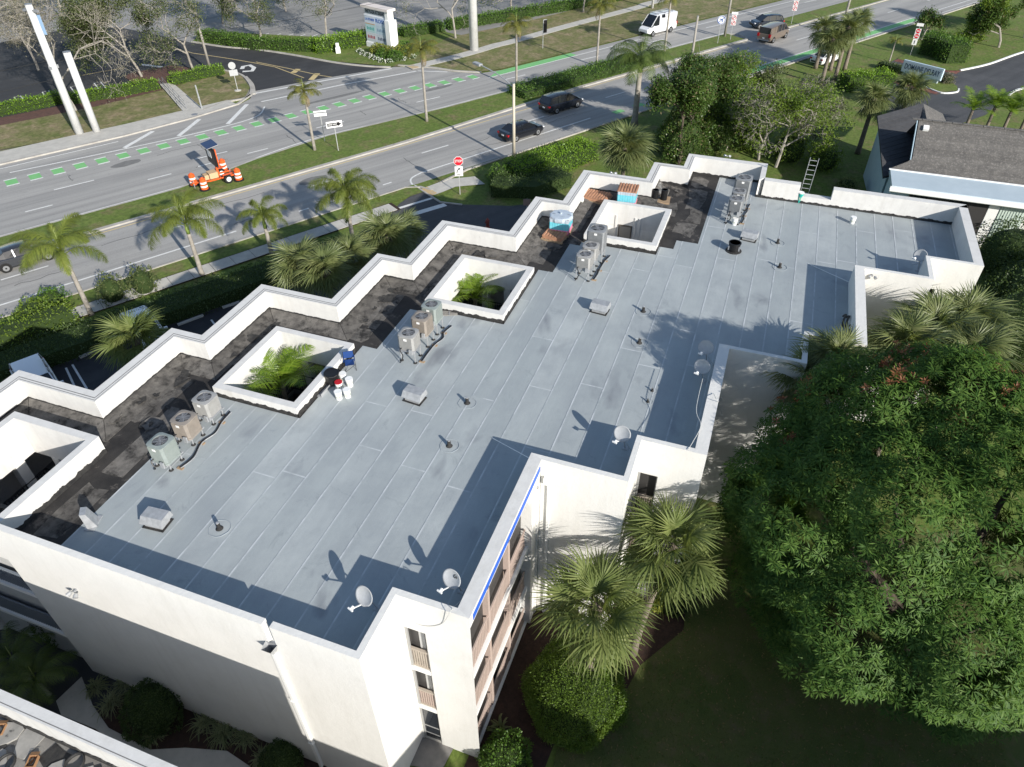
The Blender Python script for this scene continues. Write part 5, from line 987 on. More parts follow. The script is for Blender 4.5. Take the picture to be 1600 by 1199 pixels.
def bush(name, c, rx, ry, rz_, mat, label, n=2600, leaf=.09, cat='bush', group=None, seed=3, wob=.08):
    r = np.random.default_rng(seed); t = empty(name, (c[0], c[1], 0), 0, label=label, cat=cat, group=group); d = rnd_dirs(n, r); d = d[d[:, 2] > -.55]; d = d*(1+wob*np.sin(d[:, :1]*7+2)+wob*np.sin(d[:, 1:2]*9+d[:, 2:]*6)); sc = np.array([rx, ry, rz_]); pos = d*sc*r.normal(1, .035, (len(d), 1))+np.array([0, 0, rz_*.62]); pos = pos[pos[:, 2] > .02]; d = (pos-np.array([0, 0, rz_*.62])); d /= np.linalg.norm(d, axis=1, keepdims=True)
    dd = d*.8+rnd_dirs(len(pos), r)*.9; dd /= np.linalg.norm(dd, axis=1, keepdims=True); v, f = leaf_quads(pos, dd, rnd_dirs(len(pos), r), leaf*r.uniform(.7, 1.3, len(pos)), leaf*.6, .15) if True else 0
    o = bpy.data.objects.new('foliage', mesh_np('foliage', v, f, mat)); C.objects.link(o); o.parent = t
    m = MB(); K, A = 7, 14; vs = []
    for k in range(K+1):
        an = -math.pi/2+math.pi*k/K
        for q in range(A): b = 2*math.pi*q/A; vs.append((rx*.86*math.cos(an)*math.cos(b), ry*.86*math.cos(an)*math.sin(b), max(0, rz_*.62+rz_*.86*math.sin(an))))
    m.add(vs, [(k*A+q, k*A+(q+1) % A, (k+1)*A+(q+1) % A, (k+1)*A+q) for k in range(K) for q in range(A)]); mk('dark_core', m, CORE, t); return t  # dark inner solid in place of the shade between the leaves
bush('round_bush', P(900, 1078, .9), 1.9, 1.85, 1.3, L_BUSH, 'large clipped round bush at the foot of the shorter fan palm', 42000, .065, wob=.045)
bush('small_bush', P(1052, 948), .55, .5, .55, L_HD, 'small dark bush at the wall foot beside the croton', 2500, .08); bush('croton', P(1025, 945), .4, .35, .5, L_CROT, 'small yellow-green croton at the wall foot', 900, .13)
bush('round_bush', P(790, 1190, .4), .9, .9, .8, L_HM, 'round clipped bush cut by the bottom edge', 5000, .08, seed=9)
bush('box_bush', P(240, 1108, .7), 1.05, 1.0, 1.2, L_HD, 'dark clipped bush against the big front wall', 6000, .08, seed=5)
bush('low_bush', P(440, 1190, .4), 1.0, .7, .7, L_HD, 'dark low bush at the wall foot near the downpipe', 3000, .08, seed=6)
bush('leafy_shrub', P(95, 975, .5), .8, .9, 1.3, L_HD, 'dark leafy shrub under the left end walkway', 3500, .1, seed=8)
def tuft(name, c, r0, n, mat, label, group, wd=.035, cat='plant'):
    r = np.random.default_rng(int(abs(c[0]*91+c[1]*37))); t = empty(name, (c[0], c[1], 0), 0, label=label, cat=cat, group=group); az = r.uniform(0, 6.283, n); el = r.uniform(.35, 1.35, n); d = np.stack([np.cos(az)*np.cos(el), np.sin(az)*np.cos(el), np.sin(el)], 1); b = np.stack([r.normal(0, .12*r0, n), r.normal(0, .12*r0, n), np.zeros(n)], 1)
    v, f = strip_leaf(b, d, np.tile([0, 0, 1.], (n, 1))+d*0+.01, r0*r.uniform(.7, 1.2, n), np.full(n, wd), .75, 4); o = bpy.data.objects.new('blades', mesh_np('blades', v, f, mat)); C.objects.link(o); o.parent = t; mk('root_clump', MB().lathe((0, 0, 0), [(.12, 0), (.1, .06), (.02, .09)], 8), MULCH, t); return t
GL = 'striped grass tufts along the front wall'
for px, r0, lab in (((150, 1075), .8, 'striped grass tuft at the left foot of the front wall'), ((175, 1100), .95, 'striped grass tuft in front of the leftmost tuft'), ((195, 1068), .7, 'striped grass tuft tight against the wall beside the dark bush'), ((240, 1150), .7, 'striped grass tuft below the dark clipped bush'), ((320, 1130), .95, 'striped grass tuft on the left of the right-hand clump'), ((350, 1145), 1.0, 'striped grass tuft in the middle of the right-hand clump'), ((385, 1150), .9, 'striped grass tuft at the right of the right-hand clump'), ((410, 1185), .7, 'striped grass tuft nearest the downpipe')): tuft('grass_tuft', P(*px), r0, 150, L_LIR, lab, GL)
tuft('spiky_plant', P(782, 1138), .8, 34, L_SABD, 'spiky dark agave by the balcony foot', None, .07); tuft('spiky_plant', P(985, 960), .7, 60, L_HD, 'dark strappy plant beside the tall palm trunk', None, .05)
for px, z, lab in (((20, 1030), 1.6, 'dark feathery palm in the shaded gap at the left edge'), ((55, 1060), 1.3, 'second dark feathery palm in the shaded gap')): palm('garden_palm', P(*px, z), z, lab, 'palm', 'feathery palms in the shaded gap', 'roy', .5, 13, rt=.06)
RSv = lambda s, n: RS(s, n)
hedge('hedge', [RS(-14, 45.2), RS(-2, 45.2), RS(10, 45.1), RS(20, 44.9)], 2.6, 1.0, L_HD, 'wide dark hedge between the pavement and the shaded car park', dens=70, leaf=.14)
hedge('flowering_hedge', [RS(-16, 47.6), RS(-2, 47.8), RS(1.5, 48.0)], 1.4, 1.6, L_OAKL, 'loose flowering hedge at the left edge by the pavement', dens=60, leaf=.16, jitter=.2)
hedge('hedge', [P(800, 283), P(840, 270), P(880, 258), P(918, 243)], 2.6, 1.5, L_HB, 'bright green hedge beside the near road behind the block', dens=110, leaf=.15, jitter=.12)
hedge('hedge', [P(770, 300), P(830, 303), P(880, 285)], 2.6, 1.2, L_HD, 'dark shaded hedge behind the inner parapet corner', dens=60, leaf=.14, jitter=.15)
hedge('hedge', [P(690, 178) if False else RS(52.2, 64.3), RS(60, 64.3), RS(72, 64.4)], 3.4, .9, L_HM, 'long dark hedge on the median beside the black minivan', dens=55, leaf=.17)
hedge('hedge', [P(-20, 183), P(50, 171), P(97, 160)], 1.3, 1.1, L_HB, 'bright roadside hedge at the left edge before the white pole', dens=70, leaf=.16); hedge('hedge', [P(112, 163), P(180, 152), P(248, 139)], 1.3, 1.1, L_HB, 'bright roadside hedge between the white poles and the path', dens=70, leaf=.16); hedge('hedge', [P(270, 133), P(310, 124), P(349, 116)], 1.3, 1.1, L_HB, 'short bright hedge right of the concrete path', dens=70, leaf=.16)
hedge('hedge', [P(316, 63), P(400, 76), P(480, 80), P(500, 80)], 1.8, 1.3, L_HM, 'long dark clipped hedge along the plaza drive', dens=50, leaf=.2); hedge('hedge', [P(492, 83), P(530, 76), P(576, 68)], 2.4, 1.5, L_HB, 'leafy hedge running up to the plaza sign', dens=50, leaf=.22, jitter=.15)
hedge('hedge', [P(628, 58), P(680, 50), P(690, 48)], 2.0, 1.2, L_HM, 'hedge right behind the plaza sign', dens=45, leaf=.22); hedge('hedge', [P(700, 46), P(800, 30), P(960, 2), P(1010, -8)], 1.8, 1.2, L_HM, 'long hedge along the far pavement lawn', dens=45, leaf=.22)
hedge('hedge', [P(1315, 140), P(1350, 138), P(1386, 136)], 2.6, 1.7, L_HB, 'bright square hedge by the entrance sign', dens=60, leaf=.18); hedge('hedge', [P(1440, 82), P(1470, 88), P(1492, 100)], 3.0, 2.4, L_HM, 'tall rounded hedge block behind the entrance sign', dens=60, leaf=.18, jitter=.16)
hedge('low_hedge', [P(1375, 105), P(1400, 113), P(1440, 124)], 1.2, .7, L_HD, 'low dark hedge in front of the entrance sign', dens=60, leaf=.16)
for i, (px, lab) in enumerate((((180, 468), 'thin grey-leaved shrub left of the second foxtail palm'), ((228, 455), 'thin grey-leaved shrub right of its twin by the pavement'))): bush('shrub', P(*px), .8, .8, 1.1, L_OAK, lab, 1300, .14, group='thin shrubs by the pavement', seed=20+i, wob=.2)
for i, (px, r0, mat, lab) in enumerate((((60, 500), 1.0, L_OAKL, 'flower-speckled shrub at the left edge of the pavement'), ((85, 480), .9, L_HM, 'green shrub under the leftmost foxtail palm'), ((1478, 130), .7, L_DRY, 'reddish-brown shrub at the right end of the entrance sign'), ((1172, 232), 1.5, L_OAKL, 'bright shrub under the half-bare trees, left one'), ((1230, 248), 1.6, L_OAKL, 'bright shrub under the half-bare trees, middle one'), ((1285, 262), 1.3, L_OAKL, 'bright shrub under the half-bare trees near the ladder'), ((1130, 205), 1.4, L_OAKL, 'bright shrub between the dense tree and road'), ((1320, 300), .8, L_SABD, 'grey-green shrub just over the far parapet gap'), ((780, 285), 1.0, L_HM, 'mixed shrub beside the corner pavement'), ((1568, 425), 2.4, L_HD, 'dark shrub mass right of the far building corner'), ((1590, 470), 2.2, L_HD, 'dark shrub under the right outer corner'), ((1600, 560), 3.4, L_HD, 'large dark shrub right of the fan palm cluster'), ((1640, 500), 3.6, L_HD, 'large dark shrub at the right edge behind the cluster'))): bush('shrub', P(*px), r0, r0, r0*.9, mat, lab, int(1500*r0+400), .13 if r0 < 2 else .16, seed=40+i, wob=.18)
# ---- broad-leaved trees
def branches(p, d, L, r, depth, rng, out, tips, spread=.55, up=.12, k0=3, shrink=.72, jit=.25):
    n = 3; q = p; pts = [p.copy()]
    for i in range(n): d = (d+Vector((rng.gauss(0, jit*.5), rng.gauss(0, jit*.5), rng.gauss(0, jit*.3)+up*.3))).normalized(); q = q+d*(L/n); pts.append(q.copy())
    out.append((pts, [r, r*.9, r*.8, r*.7])); 
    if depth <= 1: tips.append(q.copy())
    if depth == 0: return
    for c in range(k0 if depth > 1 else 2+(rng.random() < .6)):
        a = rng.uniform(0, 6.283); perp = d.cross(Vector((math.cos(a), math.sin(a), .3))).normalized(); nd = (d*(1-spread*.5)+perp*spread*rng.uniform(.7, 1.3)+Vector((0, 0, up))).normalized(); branches(pts[-1] if c else pts[-2], nd, L*shrink*rng.uniform(.8, 1.15), r*.58, depth-1, rng, out, tips, spread, up, k0, shrink, jit)
def tree(name, loc, h, label, group, mat, bark, seed, depth=4, leaves=9000, cl=.7, leaf=.16, trunk=.18, bare=False, spread=.6, shrink=.74, lean=(0, 0), cat='tree', mat2=None, flat=1.0, L0=None):
    rng = random.Random(seed); r = np.random.default_rng(seed); t = empty(name, (loc[0], loc[1], 0), 0, label=label, cat=cat, group=group); out, tips = [], []; L0 = L0 or h*.32
    branches(Vector((0, 0, 0)), Vector((lean[0], lean[1], 1)).normalized(), L0, trunk, depth, rng, out, tips, spread, .1, 3, shrink)
    zm = max(p.z for p in tips); sc = h/zm; V, F, o = [], [], 0; big = MB()
    for i, (pts, rs) in enumerate(out): big.tube([p*sc for p in pts], [max(x, .012) for x in rs], 6 if rs[0] > .05 else 3, caps=False)
    mk('trunk', big, bark, t)
    if leaves:
        tp = np.array([p*sc for p in tips]); idx = r.integers(0, len(tp), leaves); pos = tp[idx]+rnd_dirs(leaves, r)*cl*r.uniform(.15, 1, (leaves, 1))*np.array([1, 1, .7*flat]); d = rnd_dirs(leaves, r); d[:, 2] = d[:, 2]*.6-.1; d /= np.linalg.norm(d, axis=1, keepdims=True)
        v, f = leaf_quads(pos, d, np.tile([0, 0, 1.], (leaves, 1))+rnd_dirs(leaves, r)*.7, leaf*r.uniform(.7, 1.3, leaves), leaf*.55, .1); ob = bpy.data.objects.new('crown', mesh_np('crown', v, f, mat)); C.objects.link(ob); ob.parent = t
    return t
GO = 'trees in the far car park'
for i, (b, h, lv, mat, dp, lab, ln) in enumerate([((222, 121), 6.6, 14000, L_OAK, 4, 'dense dark oak on the red mulch bed', (-.15, .1)), ((303, 112), 7.6, 2600, L_OAK, 5, 'thin-crowned oak at the drive mouth beside the wooden pole', (-.1, .1)), ((120, 174), 9.0, 500, L_DRY, 6, 'bare spreading tree behind the two white poles', (-.1, .25)), ((60, 110), 6.0, 400, L_DRY, 6, 'bare twiggy tree at the left in the car park island', (0, .1)), ((348, 37), 7.0, 7000, L_OAK, 4, 'oak behind the plaza drive hedge, left one', (0, 0)), ((408, 60), 6.5, 7000, L_OAK, 4, 'leaning oak left of the car park bays', (.1, .1)), ((510, 57), 7.5, 2200, L_OAK, 5, 'open-crowned oak above the leafy hedge', (-.05, .05)), ((447, 18), 6.5, 9000, L_OAK, 4, 'oak on the green car park island', (0, 0)), ((712, 61), 8.0, 900, L_OAK, 6, 'pale bare tree beside the big white pole', (0, 0)), ((800, 20), 8.0, 3000, L_OAK, 5, 'pale tree behind the hedge above the median palm', (0, 0)), ((911, 20), 9.0, 3000, L_OAK, 5, 'single trunk tree on the far lawn mulch', (0, 0)), ((100, 35), 7.0, 3000, L_OAK, 5, 'tree on the far mulch island top left', (0, 0)), ((-10, 120), 8.5, 600, L_DRY, 6, 'bare tree cut by the left edge', (0, 0)), ((-10, 50), 7.5, 5000, L_OAK, 5, 'pale tree in the top left corner', (0, 0))]):
    tree('oak_tree', P(*b), h*1.45, lab, GO, mat, BARKG, 100+i, max(dp, 6), int(lv*1.8)+2500, 1.1, .21, .16, spread=.78, lean=ln, L0=h*.30)
tree('broadleaf_tree', P(1060, 258), 8.4, 'dense dark tree with drooping leaf clusters behind the far roof', None, L_DT, BARKD, 31, 5, 60000, 1.0, .22, .2, spread=.6)
tree('broadleaf_tree', P(1100, 205), 7.2, 'second dense tree right of the first, by the near road', None, L_DT, BARKD, 33, 5, 36000, 1.0, .22, .18, spread=.6)
bush('understorey_shrub', P(1062, 246), 2.0, 2.2, 2.6, L_DT, 'dark leafy shrub round the trunk of the dense tree', 9000, .2, seed=61, wob=.2); bush('understorey_shrub', P(1115, 232), 1.7, 1.8, 2.2, L_DT, 'dark leafy shrub between the dense trees and far corner', 6000, .2, seed=62, wob=.2)
GT = 'half-bare trees on the back lawn'
for i, (b, h, lv, lab, ln, mt) in enumerate([((1185, 250), 7.4, 5000, 'half-bare grey tree behind the far air conditioners', (.1, .1), L_OAKL), ((1212, 262), 7.4, 5200, 'leaning half-bare tree with fresh leaves near the ladder', (.3, -.3), L_OAKL), ((1245, 225), 7.0, 4500, 'grey twiggy tree left of the lone cabbage palm', (.1, -.1), L_OAK), ((1205, 190), 5.6, 6500, 'green-topped tree in front of the tan van', (0, 0), L_OAK), ((1150, 190), 6.5, 7500, 'leafy tree on the back lawn right of the dense pair', (0, 0), L_OAKL), ((1135, 235), 4.5, 4500, 'low bright shrubby tree behind the far corner', (0, 0), L_OAKL)]):
    tree('lawn_tree', P(*b), h, lab, GT, mt, BARKG, 50+i, 7 if i in (0, 2) else 5, lv, .8, .22, .15, spread=.8, lean=ln)
GQ = 'trees over the estate entrance'
for i, (b, h, lv, lab) in enumerate([((1515, 68), 6.0, 9000, 'left leafy tree over the entrance lawn'), ((1560, 75), 7.0, 9000, 'right leafy tree over the entrance lawn'), ((1545, 45), 6.5, 9000, 'leafy tree behind the entrance lawn pair'), ((1600, 60), 7.0, 7000, 'leafy tree at the right edge over the drive'), ((1440, 62), 3.5, 3500, 'small tree between the entrance hedge and road')]): tree('entrance_tree', P(*b), h, lab, GQ, L_OAKL if i % 2 else L_DT, BARKG, 70+i, 4, lv, .9, .26, .16, spread=.7)
# ---- mango
def mango():
    r = np.random.default_rng(77); c = np.array([21.8, -9.2, 6.0]); t = empty('mango_tree', (19.8, -10.0, 0), 0, label='huge dense mango tree with reddish new shoots filling the right side', cat='tree'); base = np.array([19.8, -10.0, 0])
    ce = np.array([19.9, -8.7, 5.9]); se = np.array([5.9, 6.8, 7.6]); lob = []; NL = 150
    for q_ in range(NL):                             # leafy lobes spread over a broad dome
        zz = 1-2*(q_+.5)/NL
        if zz < -.5: continue
        an = q_*2.39996+r.normal(0, .12); rr = math.sqrt(1-zz*zz); dv = np.array([rr*math.cos(an), rr*math.sin(an), zz]); lob.append((ce+dv*se*r.uniform(.70, .90), r.uniform(1.0, 2.0)))
    cen = np.array([l[0] for l in lob]); rad_ = np.array([l[1] for l in lob]); W = 46000; k = r.integers(0, len(lob), W); d = rnd_dirs(W, r); pos = cen[k]+d*rad_[k][:, None]*r.uniform(.86, 1.08, (W, 1)); out_ = (cen[k]-ce)/se; out_ /= np.linalg.norm(out_, axis=1, keepdims=True); good = (d*out_).sum(1) > -.25; pos = pos[good]; d = d[good]
    keep = np.ones(len(pos), bool)
    for c_, r_ in lob: keep &= np.linalg.norm(pos-c_, axis=1) > .68*r_
    keep &= pos[:, 2] > 2.0+.42*np.maximum(0, 18.5-pos[:, 0]); keep &= ~((pos[:, 0] > 24.6) & (pos[:, 1] > -4.2)); pos = pos[keep]; d = d[keep]; n = len(pos); q = 13
    ax = d*.7+np.array([-.1, -.1, .65]); ax /= np.linalg.norm(ax, axis=1, keepdims=True); red = (r.random(n) < .35) & (pos[:, 2] > 9.0) & (pos[:, 0] > 20.0) & (np.sin(pos[:, 0]*2.3)+np.sin(pos[:, 1]*1.9) > .35)
    def whorl(pp, aa, q, ln, wd, lift):
        N = len(pp); P_ = np.repeat(pp, q, 0); A_ = np.repeat(aa, q, 0); ph = np.tile(np.arange(q)*2*np.pi/q, N)+np.repeat(r.uniform(0, 6, N), q)+r.normal(0, .2, N*q); u = np.cross(A_, [.31, .2, .93]); u /= np.linalg.norm(u, axis=1, keepdims=True); v = np.cross(A_, u); el = r.normal(lift, .28, N*q)
        D = (u*np.cos(ph)[:, None]+v*np.sin(ph)[:, None])*np.cos(el)[:, None]+A_*np.sin(el)[:, None]; D[:, 2] -= .18; D /= np.linalg.norm(D, axis=1, keepdims=True); return leaf_quads(P_+D*.03-A_*r.uniform(0, .12, (N*q, 1)), D, A_, ln*r.uniform(.75, 1.2, N*q), np.full(N*q, wd), .22)
    v, f = whorl(pos[~red], ax[~red], q, .25, .044, .2); o = bpy.data.objects.new('crown', mesh_np('crown', v-base, f, L_MANGO)); C.objects.link(o); o.parent = t
    v, f = whorl(pos[red]+ax[red]*.12, ax[red], 12, .17, .05, .7); o = bpy.data.objects.new('red_shoots', mesh_np('red_shoots', v-base, f, L_RED)); C.objects.link(o); o.parent = t; o['label'] = 'reddish new shoots on the crown top'
    br = MB()
    for q_ in ((0, 0, 0), (3, 2, 5), (4.5, -2, 6), (0, 3.5, 5), (-1.5, -1, 5), (3, 5, 5)):
        if any(q_): br.tube([(0, 0, 0), (q_[0]*.2, q_[1]*.2, 1.6), (q_[0]*.6, q_[1]*.6, q_[2]*.6), q_], [.42, .32, .2, .08], 8)
    for ex, ey in ((-1.2, -2.6),): br.tube([(0, 0, .6), (ex*.4, ey*.4, .25), (ex, ey, .0)], [.3, .16, .06], 7)
    mk('trunk', br, BARKD, t)
mango()
# ---- turf and leaf litter on the near lawn
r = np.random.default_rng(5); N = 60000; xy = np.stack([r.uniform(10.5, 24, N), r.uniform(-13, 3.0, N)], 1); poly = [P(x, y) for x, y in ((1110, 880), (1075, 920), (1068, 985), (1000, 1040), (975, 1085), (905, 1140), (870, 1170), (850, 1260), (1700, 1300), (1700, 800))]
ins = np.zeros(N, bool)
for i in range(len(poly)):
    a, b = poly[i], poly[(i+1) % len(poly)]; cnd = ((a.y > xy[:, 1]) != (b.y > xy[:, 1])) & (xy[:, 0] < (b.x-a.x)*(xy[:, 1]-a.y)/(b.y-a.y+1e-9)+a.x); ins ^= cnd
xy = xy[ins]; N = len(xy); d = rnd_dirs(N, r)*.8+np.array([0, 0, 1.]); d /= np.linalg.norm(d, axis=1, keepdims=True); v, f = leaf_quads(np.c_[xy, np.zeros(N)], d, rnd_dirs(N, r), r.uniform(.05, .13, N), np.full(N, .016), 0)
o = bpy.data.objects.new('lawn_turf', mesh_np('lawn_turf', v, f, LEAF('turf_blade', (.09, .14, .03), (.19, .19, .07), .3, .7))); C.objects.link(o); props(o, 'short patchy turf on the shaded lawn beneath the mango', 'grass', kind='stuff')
k = r.permutation(N)[:1600]; pz = np.c_[xy[k], np.full(len(k), .02)]; d = rnd_dirs(len(k), r); d[:, 2] *= .15; d /= np.linalg.norm(d, axis=1, keepdims=True); v, f = leaf_quads(pz, d, np.tile([0, 0, 1.], (len(k), 1)), r.uniform(.08, .17, len(k)), np.full(len(k), .045), .1)
o = bpy.data.objects.new('leaf_litter', mesh_np('leaf_litter', v, f, LEAF('fallen_leaf', (.16, .10, .05), (.28, .20, .10), .1, .8))); C.objects.link(o); props(o, 'scattered brown fallen leaves on the shaded lawn', 'leaf litter', kind='stuff')
# ================================================================ STREET FURNITURE, SIGNS, VEHICLES
def text_mesh(s, size, depth=.006, bold=True):
    cu = bpy.data.curves.new('t', 'FONT'); cu.body = s; cu.size = size; cu.extrude = depth; cu.align_x = 'CENTER'; cu.align_y = 'CENTER'; cu.offset = .012*size if bold else 0; cu.resolution_u = 3
    o = bpy.data.objects.new('t', cu); C.objects.link(o); dg = bpy.context.evaluated_depsgraph_get(); me = bpy.data.meshes.new_from_object(o.evaluated_get(dg)); bpy.data.objects.remove(o); me.materials.clear(); return me
def lettering(s, size, mat, parent, loc, rot, width=None):
    me = text_mesh(s, size); me.materials.append(mat); o = bpy.data.objects.new('lettering', me); C.objects.link(o); o.parent = parent; o.location = loc; o.rotation_euler = rot
    if width: w_ = max(v.co.x for v in me.vertices)-min(v.co.x for v in me.vertices); o.scale = (width/w_, 1, 1)
    return o
SW = M('sign_white', (.80, .80, .79), rough=.4); SR = M('sign_red', (.55, .015, .03), rough=.4); SB = M('sign_black', (.012, .012, .013), rough=.4); SA = M('sign_back_aluminium', (.42, .43, .43), rough=.5, metal=.2); SBL = M('sign_blue', (.03, .10, .38), rough=.4); ORG = M('safety_orange', (.75, .12, .025), rough=.45); TAN = M('machine_tan', (.55, .38, .22), rough=.6)
def ngon(n, r, th, ph=0): return [(th, r*math.cos(2*math.pi*k/n+ph), r*math.sin(2*math.pi*k/n+ph)) for k in range(n)]
def plate(n, r, x, th, ph=0): a = ngon(n, r, x, ph); b = ngon(n, r, x+th, ph); return MB().add(a+b, [tuple(range(n-1, -1, -1)), tuple(range(n, 2*n))]+[(i, (i+1) % n, n+(i+1) % n, n+i) for i in range(n)])
FACE = (rad(90), 0, rad(90))                         # text facing local +X, reading left to right seen from +X
def post(name, base, h, rz, label, group='road signs', r=.03): t = empty(name, P(*base), rz, label=label, cat='sign', group=group); mk('post', MB().box(-r, r, -r, r, 0, h), SA, t); return t
to_cam = lambda b: math.atan2(-P(*b).y, -P(*b).x)
t = post('stop_sign', (719, 304), 3.35, to_cam((719, 304)), 'red octagonal stop sign over a white turn sign at the driveway mouth'); h = 3.0
e = mk('plate', plate(8, .42, .035, .012, rad(22.5)), SW, t); e.location = (0, 0, h); e2 = mk('red_face', plate(8, .385, .048, .006, rad(22.5)), SR, t); e2.location = (0, 0, h); lettering('STOP', .3, SW, t, (.058, 0, h), FACE, .6)
mk('turn_plate', MB().box(.035, .047, -.34, .34, h-1.32, h-.46), SW, t); m = MB(); pr = None
for k in range(7): a = k/6*1.15; q = (.052, .12-.32*math.cos(a)*.9+.1-.0, h-1.0+.34*math.sin(a)); q = (.052, -.16+.26*(1-math.cos(a)), h-1.02+.36*math.sin(a)); pr and m.bar(pr, q, .06, .004 if False else .06); pr = q
m.add([(.056, pr[1]-.04, pr[2]+.11), (.056, pr[1]+.17, pr[2]+.06), (.056, pr[1]+.03, pr[2]-.10)], [(0, 1, 2), (2, 1, 0)]); mk('arrow', m, SB, t); lettering('ONLY', .16, SB, t, (.056, 0, h-1.2), FACE, .44)
t = post('one_way_sign', (529, 237), 3.0, to_cam((529, 237))+.15, 'white one-way sign with a black arrow on the median'); mk('plate', MB().box(.035, .047, -.75, .75, 2.35, 2.95), SW, t); mk('arrow', MB().add([(.052, -.66, 2.5), (.052, .35, 2.5), (.052, .35, 2.42), (.052, .68, 2.65), (.052, .35, 2.88), (.052, .35, 2.8), (.052, -.66, 2.8)], [(0, 1, 5, 6), (2, 3, 4)]), SB, t); lettering('ONE WAY', .2, SW, t, (.056, -.16, 2.65), FACE, .85)
t = post('street_sign', (508, 222), 3.2, to_cam((508, 222)), 'thin post with two crossed white edge-on plates on the median'); 
for z in (2.95, 2.7, 2.55): mk('plate', MB().box(-.02, .02, -.6, .6, z, z+.13), SW, t)
t = post('round_sign', (372, 143), 3.0, to_cam((372, 143))+.1, 'grey back of a round sign above two square plates on the island'); e = mk('plate', plate(20, .4, .03, .012), SA, t); e.location = (0, 0, 2.85)
for y in (-.24, .24): mk('plate', MB().box(.03, .04, y-.22, y+.22, 1.75, 2.4), SA, t)
mk('base', MB().lathe((0, 0, .1), [(.4, 0), (.38, .05), (.1, .08)], 12), CONC, t)
t = post('banner_sign', (848, 77), 3.6, to_cam((848, 77))+.5, 'tall narrow dark-backed street banner sign on the far lawn'); mk('plate', MB().box(-.03, .03, .05, .55, 2.0, 3.6), SB, t); mk('frame', MB().box(-.04, .04, .05, .55, 3.55, 3.62), SA, t)
for z in (2.3, 2.7, 3.1): mk('panel', MB().box(-.04, -.032, .1, .5, z, z+.3), SA, t)
t = post('no_turn_sign', (1121, 69), 3.2, to_cam((1121, 69)), 'white disc sign with a dark barred arrow on the median end'); e = mk('plate', plate(24, .55, .03, .012), SW, t); e.location = (0, 0, 3.0); m = MB().tube([(.05, .48*math.cos(a), .48*math.sin(a)) for a in np.linspace(0, 6.283, 25)], .035, 5, False); m.bar((.05, -.3, -.3), (.05, .3, .3), .06); m.bar((.05, .15, -.25), (.05, .15, .1), .07).bar((.05, .15, .1), (.05, -.2, .12), .07); e = mk('symbol', m, SBL, t); e.location = (0, 0, 3.0)
for b, lab in (((1141, 63), 'stacked red and white wrong-way signs at the median end'), ((1236, 39), 'red ring no-entry sign where the median restarts')):
    t = post('wrong_way_sign', b, 3.6, to_cam(b), lab); 
    for k, z in enumerate((2.2, 2.85)): e = mk('plate', MB().box(.03, .042, -.32, .32, z-.31, z+.31), SW, t); m = MB().tube([(.05, .25*math.cos(a), z+.25*math.sin(a)) for a in np.linspace(0, 6.283, 19)], .03, 5, False); m.bar((.05, -.17, z-.17), (.05, .17, z+.17), .05); mk('red_ring', m, SR, e); mk('arrow', MB().bar((.046, -.08, z-.15), (.046, -.02, z+.15), .05), SB, e)
    mk('plate', MB().box(.03, .042, -.42, .42, 3.25, 3.55), SW, t)
t = post('entrance_sign_post', (1422, 87), 3.9, to_cam((1422, 87)), 'tall post with stacked red and white signs at the estate entrance')
mk('plate', MB().box(.03, .042, -.4, .4, 3.5, 3.85), SW, t); 
for z in (2.35, 2.95): mk('plate', MB().box(.03, .042, -.32, .32, z-.28, z+.28), SW, t); e = mk('red_face', plate(20, .26, .046, .006), SR, t); e.location = (0, 0, z); mk('bar', MB().box(.054, .058, -.18, .18, z-.045, z+.045), SW, t)
mk('plate', MB().box(.03, .042, -.28, .28, 1.3, 2.0), SW, t); mk('arrow', MB().bar((.046, 0, 1.45), (.046, 0, 1.85), .06), SB, t)
# small brown board and hydrant by the drive
t = post('small_board_sign', (823, 345), 1.9, to_cam((823, 345)), 'small brown board sign peeping over the street parapet'); mk('plate', MB().box(.03, .05, -.3, .3, 1.35, 1.9), M('brown_board', (.28, .20, .17), rough=.7), t)
t = empty('fire_hydrant', P(762, 356), .4, label='dark red fire hydrant on the shaded driveway', cat='hydrant'); mk('barrel', MB().lathe((0, 0, 0), [(.2, 0), (.2, .06), (.13, .08), (.13, .55), (.17, .57), (.17, .62), (.13, .72), (.04, .80), (.04, .86)], 12), M('hydrant_red', (.22, .05, .04), rough=.6), t)
for a in (0, 1.57, 3.14): mk('nozzle', MB().tube([(.1*math.cos(a), .1*math.sin(a), .46), (.22*math.cos(a), .22*math.sin(a), .46)], .06, 8), bpy.data.materials['hydrant_red'], t)
# plaza sign
a, b_ = P(577, 72), P(615, 82); d = (b_-a).normalized(); rz = math.atan2(d.y, d.x)-math.pi/2; mid = (a+b_)/2; Ln = (b_-a).length; PSW = M('plaza_sign_white', (.74, .75, .77), rough=.6)
fc = math.atan2(-d.x, d.y); nrm = Vector((d.y, -d.x, 0)); nrm = nrm if nrm.dot(-mid) > 0 else -nrm
t = empty('plaza_sign', mid, math.atan2(nrm.y, nrm.x), label='large white plaza sign board with blue tenant panels by the far drive', cat='sign'); hw = Ln/2
mk('base', MB().box(-.55, .45, -hw, hw, 0, .7), PSW, t); mk('body', MB().box(-.45, .35, -hw+.1, hw-.1, .7, 4.1), PSW, t); mk('pier', MB().box(-.7, .6, hw-.5, hw+.35, 0, 3.9), PLAIN, t); mk('pier', MB().box(-.5, .45, hw-.5, hw+.1, 3.9, 5.0), PLAIN, t)
